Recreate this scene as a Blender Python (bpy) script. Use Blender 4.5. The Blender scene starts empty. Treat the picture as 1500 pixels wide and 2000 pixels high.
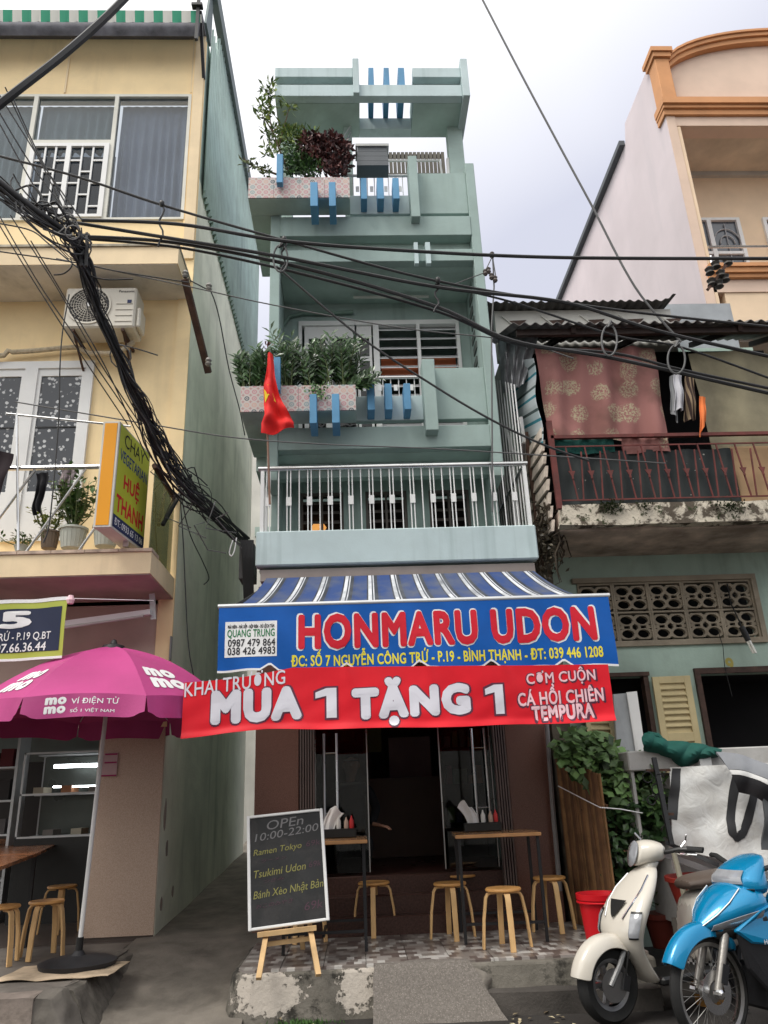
import bpy, bmesh, math, random
from mathutils import Vector, Matrix
random.seed(7)
R_ = math.radians
sc = bpy.context.scene
COL = sc.collection
# ------------------------------------------------------------------ camera
F = 1500.0; CH = 1.40
_y, _p, _r = R_(2.7), R_(20.3), R_(2.3)
_f = Vector((math.sin(_y)*math.cos(_p), math.cos(_y)*math.cos(_p), math.sin(_p)))
_r0 = Vector((math.cos(_y), -math.sin(_y), 0)); _u0 = _r0.cross(_f)
_R = _r0*math.cos(_r) - _u0*math.sin(_r); _U = _u0*math.cos(_r) + _r0*math.sin(_r)
cd = bpy.data.cameras.new('camera'); cam = bpy.data.objects.new('camera', cd); COL.objects.link(cam)
cam.matrix_world = Matrix(((_R.x, _U.x, -_f.x, 0), (_R.y, _U.y, -_f.y, 0), (_R.z, _U.z, -_f.z, CH), (0, 0, 0, 1)))
cd.sensor_fit = 'HORIZONTAL'; cd.sensor_width = 36; cd.lens = 36; cd.clip_end = 2000; cd.clip_start = .05
sc.camera = cam
# ------------------------------------------------------------------ sky: bright overcast
w = bpy.data.worlds.new("World"); sc.world = w; w.use_nodes = True
wn = w.node_tree.nodes; wl = w.node_tree.links
bg = wn['Background']; bg.inputs[1].default_value = 0.10
sky = wn.new('ShaderNodeTexSky'); sky.sky_type = 'NISHITA'; sky.sun_disc = False
sky.sun_elevation = R_(58); sky.sun_rotation = R_(-60); sky.air_density = 1.0; sky.dust_density = 2.0
tc = wn.new('ShaderNodeTexCoord'); nz = wn.new('ShaderNodeTexNoise'); nz.inputs['Scale'].default_value = 1.6; nz.inputs['Detail'].default_value = 3
wl.new(tc.outputs['Generated'], nz.inputs['Vector'])
# bright cloud round the hidden sun, fading to lavender grey away from it
_d = Vector((-.50, -.42, 1.05)).normalized()
dt = wn.new('ShaderNodeVectorMath'); dt.operation = 'DOT_PRODUCT'; wl.new(tc.outputs['Generated'], dt.inputs[0]); dt.inputs[1].default_value = _d
ad = wn.new('ShaderNodeMath'); ad.operation = 'MULTIPLY_ADD'; wl.new(nz.outputs['Fac'], ad.inputs[0]); ad.inputs[1].default_value = .22; wl.new(dt.outputs['Value'], ad.inputs[2])
mr = wn.new('ShaderNodeMapRange'); wl.new(ad.outputs[0], mr.inputs[0]); mr.inputs[1].default_value = .15; mr.inputs[2].default_value = 1.15
cr = wn.new('ShaderNodeValToRGB'); _e = cr.color_ramp.elements; _e[0].position = 0; _e[0].color = (4.7, 4.8, 5.5, 1); _e[1].position = 1; _e[1].color = (14.5, 14.2, 13.6, 1)
for _pp, _cc in ((.18, (4.9, 5.0, 5.8, 1)), (.33, (7.6, 7.6, 7.9, 1)), (.62, (11, 10.9, 10.5, 1))): _n = _e.new(_pp); _n.color = _cc
wl.new(mr.outputs[0], cr.inputs[0])
mx = wn.new('ShaderNodeMix'); mx.data_type = 'RGBA'; mx.inputs[0].default_value = .88
wl.new(sky.outputs[0], mx.inputs[6]); wl.new(cr.outputs[0], mx.inputs[7]); wl.new(mx.outputs[2], bg.inputs[0])
# soft sun behind cloud
sl = bpy.data.lights.new('sun', 'SUN'); sl.energy = 1.3; sl.angle = R_(22); sl.color = (1, .96, .9)
so = bpy.data.objects.new('sun', sl); COL.objects.link(so)
# the hidden sun stands behind and left of the camera
so.rotation_euler = _d.to_track_quat('Z', 'Y').to_euler(); so.location = (0, -5, 20)
sky.sun_elevation = math.asin(_d.z); sky.sun_rotation = math.atan2(_d.x, _d.y)
sc.view_settings.view_transform = 'Standard'; sc.view_settings.look = 'None'; sc.view_settings.gamma = 1
sc.view_settings.exposure = 0.66; sc.view_settings.use_curve_mapping = False
sc.cycles.max_bounces = 9; sc.cycles.diffuse_bounces = 6; sc.cycles.transparent_max_bounces = 12
sc.render.engine = 'CYCLES'
# ------------------------------------------------------------------ helpers
def ray(px, py): return _f + _R*((px-750)/F) + _U*((1000-py)/F)
def P(px, py, Y):
    d = ray(px, py); return Vector((0, 0, CH)) + d*(Y/d.y)
WPOS = {}
def wpos(o): return WPOS.get(o.name, Vector((0, 0, 0)))
def tag(o, label=None, cat=None, group=None, kind=None):
    if label: o['label'] = label
    if cat: o['category'] = cat
    if group: o['group'] = group
    if kind: o['kind'] = kind
    return o
def thing(name, label, cat, loc=(0, 0, 0), group=None):
    o = bpy.data.objects.new(name, None); COL.objects.link(o); o.location = loc; o.empty_display_size = .1
    WPOS[o.name] = Vector(loc)
    return tag(o, label, cat, group)
def link(name, me, parent=None, centre=Vector((0, 0, 0))):
    o = bpy.data.objects.new(name, me); COL.objects.link(o)
    WPOS[o.name] = Vector(centre)
    if parent: o.parent = parent; o.location = Vector(centre) - wpos(parent)
    else: o.location = centre
    return o
def kids(o): return list(o.children)
def copy_tree(o, parent=None):
    c = o.copy(); COL.objects.link(c); WPOS[c.name] = wpos(o)
    if parent: c.parent = parent
    for ch in kids(o): copy_tree(ch, c)
    return c
class MB:
    def __init__(s): s.v = []; s.f = []; s.uv = None; s.mi = []; s.cur = 0
    def _f(s, idx): s.f.append(tuple(idx)); s.mi.append(s.cur)
    def hexa(s, c):
        n = len(s.v); s.v += [Vector(p) for p in c]
        for q in ((0, 3, 2, 1), (4, 5, 6, 7), (0, 1, 5, 4), (1, 2, 6, 5), (2, 3, 7, 6), (3, 0, 4, 7)): s._f([n+i for i in q])
        return s
    def box(s, x0, x1, y0, y1, z0, z1):
        return s.hexa([(x0, y0, z0), (x1, y0, z0), (x1, y1, z0), (x0, y1, z0), (x0, y0, z1), (x1, y0, z1), (x1, y1, z1), (x0, y1, z1)])
    def bar(s, a, b, w, h, up=(0, 0, 1)):
        a = Vector(a); b = Vector(b); d = (b-a).normalized(); up = Vector(up)
        if abs(d.dot(up)) > .97: up = Vector((0, 1, 0))
        sd = d.cross(up).normalized(); u = sd.cross(d).normalized(); sd *= w/2; u *= h/2
        return s.hexa([a-sd-u, a+sd-u, b+sd-u, b-sd-u, a-sd+u, a+sd+u, b+sd+u, b-sd+u])
    def tube(s, pts, r, n=6, cap=True):
        pts = [Vector(p) for p in pts]; m = len(pts)
        rr = r if isinstance(r, (list, tuple)) else [r]*m
        base = len(s.v); prev = None
        for i, p in enumerate(pts):
            d = (pts[min(i+1, m-1)] - pts[max(i-1, 0)]); d = d.normalized() if d.length > 1e-9 else Vector((0, 0, 1))
            if prev is None:
                a = Vector((0, 0, 1)) if abs(d.z) < .9 else Vector((1, 0, 0))
                prev = d.cross(a).normalized()
            else:
                prev = (prev - d*prev.dot(d)); prev = prev.normalized() if prev.length > 1e-6 else d.orthogonal().normalized()
            b = d.cross(prev)
            for k in range(n):
                t = 2*math.pi*k/n; s.v.append(p + (prev*math.cos(t)+b*math.sin(t))*rr[i])
        for i in range(m-1):
            for k in range(n):
                k2 = (k+1) % n; s._f((base+i*n+k, base+i*n+k2, base+(i+1)*n+k2, base+(i+1)*n+k))
        if cap:
            s._f([base+k for k in range(n)][::-1]); s._f([base+(m-1)*n+k for k in range(n)])
        return s
    def lathe(s, prof, c=(0, 0, 0), n=24, mat=None, cap=True):
        base = len(s.v); c = Vector(c); m = len(prof)
        for (r, z) in prof:
            for k in range(n):
                t = 2*math.pi*k/n; p = Vector((r*math.cos(t), r*math.sin(t), z))
                if mat is not None: p = mat @ p
                s.v.append(p+c)
        for i in range(m-1):
            for k in range(n):
                k2 = (k+1) % n; s._f((base+i*n+k, base+i*n+k2, base+(i+1)*n+k2, base+(i+1)*n+k))
        if cap:
            s._f([base+k for k in range(n)][::-1]); s._f([base+(m-1)*n+k for k in range(n)])
        return s
    def poly(s, pts):
        n = len(s.v); s.v += [Vector(p) for p in pts]; s._f(range(n, n+len(pts))); return s
    def prism(s, pts, off):
        off = Vector(off); n = len(s.v); m = len(pts); a = [Vector(p) for p in pts]
        s.v += a + [p+off for p in a]
        s._f(list(range(n, n+m))[::-1]); s._f(range(n+m, n+2*m))
        for i in range(m):
            j = (i+1) % m; s._f((n+i, n+j, n+m+j, n+m+i))
        return s
    def grid(s, fn, nu, nv, thick=0.0, closeu=False):
        """fn(u,v)->point, u,v in 0..1; optional thickness offsets the back face"""
        P0 = [[Vector(fn(i/nu, j/nv)) for j in range(nv+1)] for i in range(nu+1)]
        n = len(s.v)
        for i in range(nu+1):
            for j in range(nv+1): s.v.append(P0[i][j])
        W = nv+1
        if s.uv is None: s.uv = {}
        for i in range(nu):
            for j in range(nv):
                s.uv[len(s.f)] = ((i/nu, j/nv), ((i+1)/nu, j/nv), ((i+1)/nu, (j+1)/nv), (i/nu, (j+1)/nv))
                s._f((n+i*W+j, n+(i+1)*W+j, n+(i+1)*W+j+1, n+i*W+j+1))
        if thick:
            m = len(s.v)
            for i in range(nu+1):
                for j in range(nv+1):
                    a = P0[min(i+1, nu)][j]-P0[max(i-1, 0)][j]; b = P0[i][min(j+1, nv)]-P0[i][max(j-1, 0)]
                    nn = a.cross(b); nn = nn.normalized() if nn.length > 1e-12 else Vector((0, 0, 1))
                    s.v.append(P0[i][j]-nn*thick)
            for i in range(nu):
                for j in range(nv):
                    s.uv[len(s.f)] = ((i/nu, j/nv), (i/nu, (j+1)/nv), ((i+1)/nu, (j+1)/nv), ((i+1)/nu, j/nv))
                    s._f((m+i*W+j, m+i*W+j+1, m+(i+1)*W+j+1, m+(i+1)*W+j))
            for i in range(nu):
                s._f((n+i*W, m+i*W, m+(i+1)*W, n+(i+1)*W)); s._f((n+i*W+nv, n+(i+1)*W+nv, m+(i+1)*W+nv, m+i*W+nv))
            for j in range(nv):
                s._f((n+j, n+j+1, m+j+1, m+j)); s._f((n+nu*W+j, m+nu*W+j, m+nu*W+j+1, n+nu*W+j+1))
        return s
    def obj(s, name, mat, parent=None, smooth=False, bevel=0, seg=1, recentre=True, xf=None, kind=None):
        if xf is not None: s.v = [xf @ p for p in s.v]
        xs = [p.x for p in s.v]; ys = [p.y for p in s.v]; zs = [p.z for p in s.v]
        c = Vector(((min(xs)+max(xs))/2, (min(ys)+max(ys))/2, min(zs))) if recentre else Vector((0, 0, 0))
        me = bpy.data.meshes.new(name); me.from_pydata([p-c for p in s.v], [], s.f)
        if s.uv:
            ul = me.uv_layers.new(name='UVMap')
            for fi, co in s.uv.items():
                pl = me.polygons[fi]
                for k, li in enumerate(pl.loop_indices): ul.data[li].uv = co[k]
        for mm in (mat if isinstance(mat, (list, tuple)) else [mat]): me.materials.append(mm)
        if isinstance(mat, (list, tuple)): me.polygons.foreach_set('material_index', s.mi)
        if smooth:
            me.polygons.foreach_set('use_smooth', [True]*len(me.polygons))
            if smooth != 'all': me.set_sharp_from_angle(angle=R_(smooth if smooth is not True else 40))
        me.update()
        o = link(name, me, parent, c)
        if bevel:
            b = o.modifiers.new('bevel', 'BEVEL'); b.width = bevel; b.segments = seg; b.limit_method = 'ANGLE'; b.angle_limit = R_(50)
        if kind: o['kind'] = kind
        return o
def B(name, mat, parent, *boxes, bevel=0, kind=None):
    m = MB()
    for b in boxes: m.box(*b)
    return m.obj(name, mat, parent, bevel=bevel, kind=kind)
# ------------------------------------------------------------------ materials
def ramp(nt, pairs, interp='LINEAR'):
    r = nt.nodes.new('ShaderNodeValToRGB'); cr = r.color_ramp; cr.interpolation = interp
    while len(cr.elements) < len(pairs): cr.elements.new(.5)
    for e, (p, c) in zip(cr.elements, pairs): e.position = p; e.color = (*c, 1) if len(c) == 3 else c
    return r
def mixc(nt, fac, a, b, mode='MIX'):
    m = nt.nodes.new('ShaderNodeMix'); m.data_type = 'RGBA'; m.blend_type = mode
    for k, v in ((0, fac), (6, a), (7, b)):
        if hasattr(v, 'is_linked') or hasattr(v, 'links'): nt.links.new(v, m.inputs[k])
        elif k == 0: m.inputs[0].default_value = v
        else: m.inputs[k].default_value = (*v, 1) if len(v) == 3 else v
    return m.outputs[2]
def noise(nt, vec, scale, detail=4, rough=.55, stretch=None, dist=0):
    n = nt.nodes.new('ShaderNodeTexNoise'); n.inputs['Scale'].default_value = scale; n.inputs['Detail'].default_value = detail
    n.inputs['Roughness'].default_value = rough; n.inputs['Distortion'].default_value = dist
    if stretch:
        mp = nt.nodes.new('ShaderNodeMapping'); mp.inputs['Scale'].default_value = stretch; nt.links.new(vec, mp.inputs[0]); vec = mp.outputs[0]
    nt.links.new(vec, n.inputs['Vector']); return n.outputs['Fac']
def newmat(name, rough=.7, metal=0, spec=.4):
    m = bpy.data.materials.new(name); m.use_nodes = True; nt = m.node_tree; b = nt.nodes['Principled BSDF']
    b.inputs['Roughness'].default_value = rough; b.inputs['Metallic'].default_value = metal; b.inputs['Specular IOR Level'].default_value = spec
    g = nt.nodes.new('ShaderNodeNewGeometry')
    return m, nt, b, g.outputs['Position'], g
def M(name, col, rough=.75, metal=0, spec=.35, var=.12, scale=2.5, bump=.15, bscale=60, streak=0, streakcol=(.05, .06, .05), sfreq=7,
      dirt=0, dirtcol=(.08, .07, .055), dscale=1.6, local=False, island=0, coat=0):
    m, nt, b, pos, g = newmat(name, rough, metal, spec)
    if local: pos = nt.nodes.new('ShaderNodeTexCoord').outputs['Object']
    c2 = tuple(x*(1-var*1.6) for x in col); c1 = tuple(min(1, x*(1+var)) for x in col)
    n = noise(nt, pos, scale, 5)
    out = mixc(nt, ramp_out(nt, n, .3, .7), c2, c1)
    if streak:
        st = noise(nt, pos, 1, 4, .6, (sfreq, sfreq, .35)); st2 = noise(nt, pos, .8, 2)
        f = mulf(nt, ramp_out(nt, st, .5, .78), ramp_out(nt, st2, .38, .62)); f = mulf(nt, f, streak)
        out = mixc(nt, f, out, streakcol)
    if dirt:
        dn = noise(nt, pos, dscale, 8, .68, None, .6)
        f = mulf(nt, ramp_out(nt, dn, .5, .68), dirt); out = mixc(nt, f, out, dirtcol)
    if island:
        rp = g.outputs['Random Per Island']; mm = nt.nodes.new('ShaderNodeMapRange'); nt.links.new(rp, mm.inputs[0])
        mm.inputs[3].default_value = 1-island; mm.inputs[4].default_value = 1+island
        h = nt.nodes.new('ShaderNodeHueSaturation'); nt.links.new(out, h.inputs['Color']); nt.links.new(mm.outputs[0], h.inputs['Value']); out = h.outputs[0]
    nt.links.new(out, b.inputs['Base Color'])
    if coat: b.inputs['Coat Weight'].default_value = coat; b.inputs['Coat Roughness'].default_value = .08
    if bump:
        bn = noise(nt, pos, bscale, 6, .6); bp = nt.nodes.new('ShaderNodeBump'); bp.inputs['Strength'].default_value = bump; bp.inputs['Distance'].default_value = .01
        nt.links.new(bn, bp.inputs['Height']); nt.links.new(bp.outputs[0], b.inputs['Normal'])
        rr = nt.nodes.new('ShaderNodeMapRange'); nt.links.new(n, rr.inputs[0]); rr.inputs[3].default_value = max(0, rough-.1); rr.inputs[4].default_value = min(1, rough+.1)
        nt.links.new(rr.outputs[0], b.inputs['Roughness'])
    return m
def ramp_out(nt, v, a, b):
    m = nt.nodes.new('ShaderNodeMapRange'); nt.links.new(v, m.inputs[0]); m.inputs[1].default_value = a; m.inputs[2].default_value = b; return m.outputs[0]
def mulf(nt, a, b, op='MULTIPLY'):
    m = nt.nodes.new('ShaderNodeMath'); m.operation = op
    for k, v in ((0, a), (1, b)):
        if isinstance(v, (int, float)): m.inputs[k].default_value = v
        else: nt.links.new(v, m.inputs[k])
    return m.outputs[0]
def emit(name, col, s):
    m, nt, b, pos, g = newmat(name); b.inputs['Emission Color'].default_value = (*col, 1); b.inputs['Emission Strength'].default_value = s
    b.inputs['Base Color'].default_value = (*col, 1); return m
def glass(name, tint=(.8, .9, .88), dark=.0, rough=.02):
    m = bpy.data.materials.new(name); m.use_nodes = True; nt = m.node_tree; nt.nodes.remove(nt.nodes['Principled BSDF'])
    t = nt.nodes.new('ShaderNodeBsdfTransparent'); t.inputs[0].default_value = (*[x*(1-dark) for x in tint], 1)
    gl = nt.nodes.new('ShaderNodeBsdfGlossy'); gl.inputs['Roughness'].default_value = rough
    lw = nt.nodes.new('ShaderNodeLayerWeight'); lw.inputs[0].default_value = .5; mx = nt.nodes.new('ShaderNodeMixShader')
    pw_ = mulf(nt, mulf(nt, mulf(nt, lw.outputs['Facing'], 4, 'POWER'), .8), .04, 'ADD')
    nt.links.new(pw_, mx.inputs[0]); nt.links.new(t.outputs[0], mx.inputs[1]); nt.links.new(gl.outputs[0], mx.inputs[2])
    nt.links.new(mx.outputs[0], nt.nodes['Material Output'].inputs[0]); return m
# palette
teal = M('teal_render', (.33, .425, .40), .85, var=.08, streak=.6, streakcol=(.19, .24, .21), sfreq=6, dirt=.35, dirtcol=(.27, .34, .31), dscale=2.2, bump=.15)
teal_light = M('teal_render_pale', (.50, .60, .61), .8, var=.06, streak=.75, streakcol=(.24, .32, .32), sfreq=11, dirt=.25, dirtcol=(.36, .43, .42), bump=.1)
teal_shade = M('soffit_render', (.42, .53, .49), .9, var=.12, dirt=.3, dirtcol=(.2, .22, .2))
blue_fin = M('blue_paint', (.11, .30, .50), .6, var=.12, streak=.3, streakcol=(.03, .1, .2))
yellow = M('yellow_render', (.92, .72, .42), .85, var=.05, streak=.3, streakcol=(.5, .38, .22), dirt=.2, dirtcol=(.6, .46, .28), bump=.1)
cream = M('cream_trim', (.80, .64, .42), .8, var=.08, streak=.3, streakcol=(.25, .2, .13))
greyplas = M('soffit_grey', (.72, .68, .62), .9, var=.1, dirt=.3)
greenwall = M('mossy_green_wall', (.82, .83, .70), .92, var=.10, scale=1.4, streak=.75, streakcol=(.30, .34, .25), sfreq=3.2, dirt=.4, dirtcol=(.44, .46, .38), dscale=.9, bump=.3, bscale=30)
white = M('white_paint', (.74, .74, .73), .5, var=.05, bump=.05)
oldwhite = M('old_white_plaster', (.66, .65, .60), .9, var=.12, scale=1.5, streak=.35, streakcol=(.3, .28, .25), bump=.2)
steel = M('brushed_steel', (.62, .62, .62), .28, metal=1, var=.06, bump=.03)
alu = M('aluminium_frame', (.60, .61, .62), .4, metal=.4, var=.06, bump=.03)
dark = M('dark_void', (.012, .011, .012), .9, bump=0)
darkmetal = M('black_metal', (.02, .02, .022), .5, var=.1)
rust = M('rusty_steel', (.085, .045, .032), .8, var=.35, scale=9, bump=.4, dirt=.4, dirtcol=(.05, .03, .02), dscale=8)
redpaint = M('faded_red_paint', (.15, .04, .035), .7, var=.25, scale=8, dirt=.4, dirtcol=(.08, .05, .04), dscale=12)
wood = M('beech_wood', (.60, .31, .10), .45, var=.1, scale=6, bump=.08, local=True)
woodleg = M('pale_beech_leg', (.72, .46, .21), .5, var=.08, scale=5, local=True)
darkwood = M('dark_wood_frame', (.035, .02, .016), .6, var=.25, scale=8)
concrete = M('worn_concrete', (.20, .18, .155), .92, var=.25, scale=3, dirt=.65, dirtcol=(.055, .05, .04), dscale=2.5, bump=.5, bscale=25)
asphalt = M('asphalt', (.036, .032, .029), .95, var=.3, scale=2, dirt=.5, dirtcol=(.03, .028, .025), dscale=1.2, bump=.6, bscale=90)
alleymat = M('alley_concrete', (.20, .178, .15), .95, var=.2, scale=4, dirt=.45, dirtcol=(.07, .06, .05), dscale=3.5, bump=.4, bscale=50)
rubber = M('tyre_rubber', (.018, .018, .018), .75, var=.2, bump=.2)
blackpl = M('black_plastic', (.02, .02, .02), .35, var=.1, bump=.05)
def granite(name, a, b, c, sc_=140, rough=.3):
    m, nt, bs, pos, g = newmat(name, rough)
    n = noise(nt, pos, sc_, 3, .7); n2 = noise(nt, pos, sc_*2.1, 2, .6)
    o = mixc(nt, ramp_out(nt, n, .42, .58), a, b); o = mixc(nt, ramp_out(nt, n2, .58, .66), o, c)
    nt.links.new(o, bs.inputs['Base Color']); return m
pinkgran = granite('pink_granite', (.48, .35, .27), (.58, .45, .36), (.37, .27, .21))
browngran = granite('brown_granite', (.16, .075, .055), (.26, .14, .11), (.08, .035, .028))
aggregate = granite('exposed_aggregate', (.13, .115, .10), (.17, .152, .135), (.27, .24, .21), 60, .9)
# text
def fitted(body, bold=0, track=1.0, italic=0, spacing=1.0):
    c = bpy.data.curves.new('lettering', 'FONT'); c.body = body; c.offset = bold; c.space_character = track; c.shear = italic
    c.align_x = 'CENTER'; c.resolution_u = 3; c.space_line = spacing
    o = bpy.data.objects.new('lettering_tmp', c); COL.objects.link(o)
    bpy.context.view_layer.update(); dg = bpy.context.evaluated_depsgraph_get()
    me = bpy.data.meshes.new_from_object(o.evaluated_get(dg)); bpy.data.objects.remove(o); bpy.data.curves.remove(c)
    return me
def lettering(body, x0, x1, z0, z1, mp, mat, parent, bold=.02, cut=0, italic=0, keep=None, name='lettering', lift=0.0, spacing=1.0):
    """text fitted in the box x0..x1, z0..z1 of a surface; mp(u,v,lift)->world"""
    me = fitted(body, 0, track=1+max(0, bold)*2.0, italic=italic, spacing=spacing); bm = bmesh.new(); bm.from_mesh(me)
    rb_ = max(0, bold)*.9
    if rb_ > 0:
        for k in range(12):
            b2 = bmesh.new(); b2.from_mesh(me)
            for v in b2.verts: v.co += Vector((rb_*math.cos(k*.5236), rb_*math.sin(k*.5236), -.0001*(k+1)))
            tmp = bpy.data.meshes.new('t'); b2.to_mesh(tmp); b2.free(); bm.from_mesh(tmp); bpy.data.meshes.remove(tmp)
    bpy.data.meshes.remove(me)
    xs = [v.co.x for v in bm.verts]; ys = [v.co.y for v in bm.verts]
    if keep is None: a, b, c, d = min(xs), max(xs), min(ys), max(ys)
    else: a, b, c, d = keep
    for v in bm.verts:
        v.co.x = x0 + (v.co.x-a)/(b-a)*(x1-x0); v.co.y = z0 + (v.co.y-c)/(d-c)*(z1-z0)
    if cut:
        n = int(abs(x1-x0)/cut)
        for i in range(1, n+1):
            xx = min(x0, x1)+i*cut
            bmesh.ops.bisect_plane(bm, geom=bm.verts[:]+bm.edges[:]+bm.faces[:], plane_co=(xx, 0, 0), plane_no=(1, 0, 0))
        n = int(abs(z1-z0)/cut)
        for i in range(1, n+1):
            zz = min(z0, z1)+i*cut
            bmesh.ops.bisect_plane(bm, geom=bm.verts[:]+bm.edges[:]+bm.faces[:], plane_co=(0, zz, 0), plane_no=(0, 1, 0))
    for v in bm.verts: v.co = Vector(mp(v.co.x, v.co.y, lift+v.co.z))
    c = Vector((0, 0, 0))
    for v in bm.verts: c += v.co
    c /= len(bm.verts)
    for v in bm.verts: v.co -= c
    mesh = bpy.data.meshes.new(name); bm.to_mesh(mesh); bm.free(); mesh.materials.append(mat)
    return link(name, mesh, parent, c)
def solid(name, col, rough=.6, spec=.3): return M(name, col, rough, spec=spec, var=.03, bump=0)
t_white = solid('white_print', (.80, .80, .80)); t_red = solid('red_print', (.62, .012, .03)); t_yel = solid('yellow_print', (.80, .70, .05))
t_black = solid('black_print', (.02, .02, .025)); t_green = solid('green_print', (.02, .20, .07)); t_navy = solid('navy_print', (.02, .03, .10))
# leaves
def leaf(m, p, d, n, L, W, bend=.15):
    d = d.normalized(); s = d.cross(n); s = s.normalized() if s.length > 1e-6 else d.orthogonal().normalized(); n = s.cross(d).normalized()
    a = p; b = p + d*L*.5 + s*W/2 + n*L*bend*.5; c = p + d*L; e = p + d*L*.5 - s*W/2 + n*L*bend*.5; mid = p+d*L*.5+n*L*bend*.2
    k = len(m.v); m.v += [a, b, c, e, mid]
    m._f((k, k+1, k+4)); m._f((k+1, k+2, k+4)); m._f((k+2, k+3, k+4)); m._f((k+3, k, k+4))
def leafmat(name, c1, c2, rough=.45):
    m, nt, b, pos, g = newmat(name, rough, spec=.5)
    r = ramp(nt, [(0, c1), (.6, c2), (1, tuple(x*1.5 for x in c2))]); nt.links.new(g.outputs['Random Per Island'], r.inputs[0])
    nt.links.new(r.outputs[0], b.inputs['Base Color']); b.inputs['Transmission Weight'].default_value = 0
    return m
def rv(a=1): return Vector((random.uniform(-a, a), random.uniform(-a, a), random.uniform(-a, a)))
leaf_dark = leafmat('dark_glossy_leaf', (.012, .03, .012), (.05, .10, .035), .28)
leaf_mid = leafmat('mid_green_leaf', (.03, .075, .02), (.075, .16, .04))
leaf_yel = leafmat('yellow_green_leaf', (.07, .11, .02), (.20, .26, .05))
leaf_red = leafmat('red_brown_leaf', (.05, .015, .015), (.14, .05, .045))
stemmat = M('green_stem', (.10, .13, .05), .7)
# ================================================================== THE SETTING
def struct(o): o['kind'] = 'structure'; return o
struct(MB().poly([(-150, -150, 0), (150, -150, 0), (150, 150, 0), (-150, 150, 0)]).obj('road', asphalt))
# alley that climbs between the two houses
def alley_fn(u, v):
    y = 5.75 + 14*v; x = -1.95 + 1.15*u
    z = .004 + (0 if y < 5.9 else min(.30, (y-5.9)*.22) if y < 7.3 else .30 + (y-7.3)*.06)
    return (x, y, z + .008*math.sin(x*9+y*3)*min(1, v*5))
struct(MB().grid(lambda u, v: alley_fn(u, v*v), 12, 60).obj('alley_path', alleymat, smooth=True))
# left sidewalk with a sloping stone kerb
m = MB(); top = [(-7, 5.78, .296), (-2.1, 5.78, .296), (-2.0, 5.82, .296), (-1.93, 6.1, .296), (-1.9, 7.64, .296), (-7, 7.64, .296)]
m.poly(top); base = [(-7, 5.79, -.02), (-2.1, 5.79, -.02), (-2.0, 5.83, -.02), (-1.93, 6.1, -.02), (-1.9, 7.64, -.02)]
n = len(m.v); m.v += [Vector(p) for p in base]
for i in range(4): m._f((i, n+i, n+i+1, i+1))
_q = rough_block('kerb', [(-1.70, 5.72, -.03), (-1.60, 6.1, -.03), (-1.64, 7.6, .2), (-1.9, 7.6, .2), (-1.93, 5.80, .301), (-1.86, 6.05, .303), (-1.80, 7.6, .306), (-1.95, 7.6, .305)], concrete, None, .02, 4) if 0 else None
swalk = struct(m.obj('sidewalk', M('pinkish_pavement', (.17, .15, .13), .9, var=.25, scale=2, dirt=.5, dirtcol=(.06, .052, .045), bump=.4, bscale=40)))
random.seed(3)
for i in range(0):      # stones of the kerb
    y0 = 5.82+i*.2; a = .02*random.random()
    mm = MB(); x0, x1 = -1.875, -1.63
    mm.hexa([(x1-.02, y0+.01, .0+.03*i*.6), (x1+.02, y0+.185, .0+.03*i*.6), (x0+.04, y0+.185, .1), (x0+.04, y0+.01, .1),
             (x1-.015-a, y0+.01, .10+.012*i), (x1-.01, y0+.185, .10+.012*i), (x0+a, y0+.185, .308+a*.3), (x0+a, y0+.01, .308)])
    mm.obj('kerb_stone', concrete, swalk, bevel=.012)
# dining platform ---------------------------------------------------------
peel, nt, b, pos, g = newmat('peeling_concrete', .92)
c0 = mixc(nt, ramp_out(nt, noise(nt, pos, 3, 6, .6), .3, .7), (.10, .092, .075), (.22, .20, .17))
sx = nt.nodes.new('ShaderNodeSeparateXYZ'); nt.links.new(pos, sx.inputs[0])
def blob(cx, cz, rx, rz):
    a = mulf(nt, mulf(nt, sx.outputs[0], cx, 'SUBTRACT'), 1/rx); c = mulf(nt, mulf(nt, sx.outputs[2], cz, 'SUBTRACT'), 1/rz)
    return mulf(nt, mulf(nt, a, a), mulf(nt, c, c), 'ADD')
dn = noise(nt, pos, 16, 6, .7)
dd = mulf(nt, mulf(nt, blob(-.62, .17, .24, .14), blob(-.03, .18, .14, .15), 'MINIMUM'), mulf(nt, blob(.84, .08, .08, .08), 3, 'MULTIPLY'), 'MINIMUM')
f = ramp_out(nt, mulf(nt, dd, mulf(nt, dn, 4.5), 'ADD'), 3.2, 3.05)
o_ = mixc(nt, ramp_out(nt, noise(nt, pos, 5, 6, .7), .52, .62), c0, (.035, .032, .026))
o_ = mixc(nt, f, o_, (.50, .45, .39)); nt.links.new(o_, b.inputs['Base Color'])
bp = nt.nodes.new('ShaderNodeBump'); bp.inputs['Strength'].default_value = .6; bp.inputs['Distance'].default_value = .02
nt.links.new(mulf(nt, noise(nt, pos, 22, 8, .7), f, 'ADD'), bp.inputs['Height']); nt.links.new(bp.outputs[0], b.inputs['Normal'])
m = MB()
out = [(-.90, 6.22), (-.86, 6.12), (-.74, 6.09), (.12, 6.10), (.78, 6.10), (2.05, 6.02), (2.05, 7.7), (-.9, 7.7)]
n = len(m.v)
for (x, y) in out: m.v.append(Vector((x, y, .285)))
for (x, y) in out: m.v.append(Vector((x - (.05 if x < -.7 else 0), y-(.06 if y < 7 else 0), -.02)))
m._f(range(8))
for i in range(8): m._f((i, i+8, (i+1) % 8+8, (i+1) % 8))
plat = struct(m.obj('dining_platform', peel, bevel=.02, seg=2))
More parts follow.
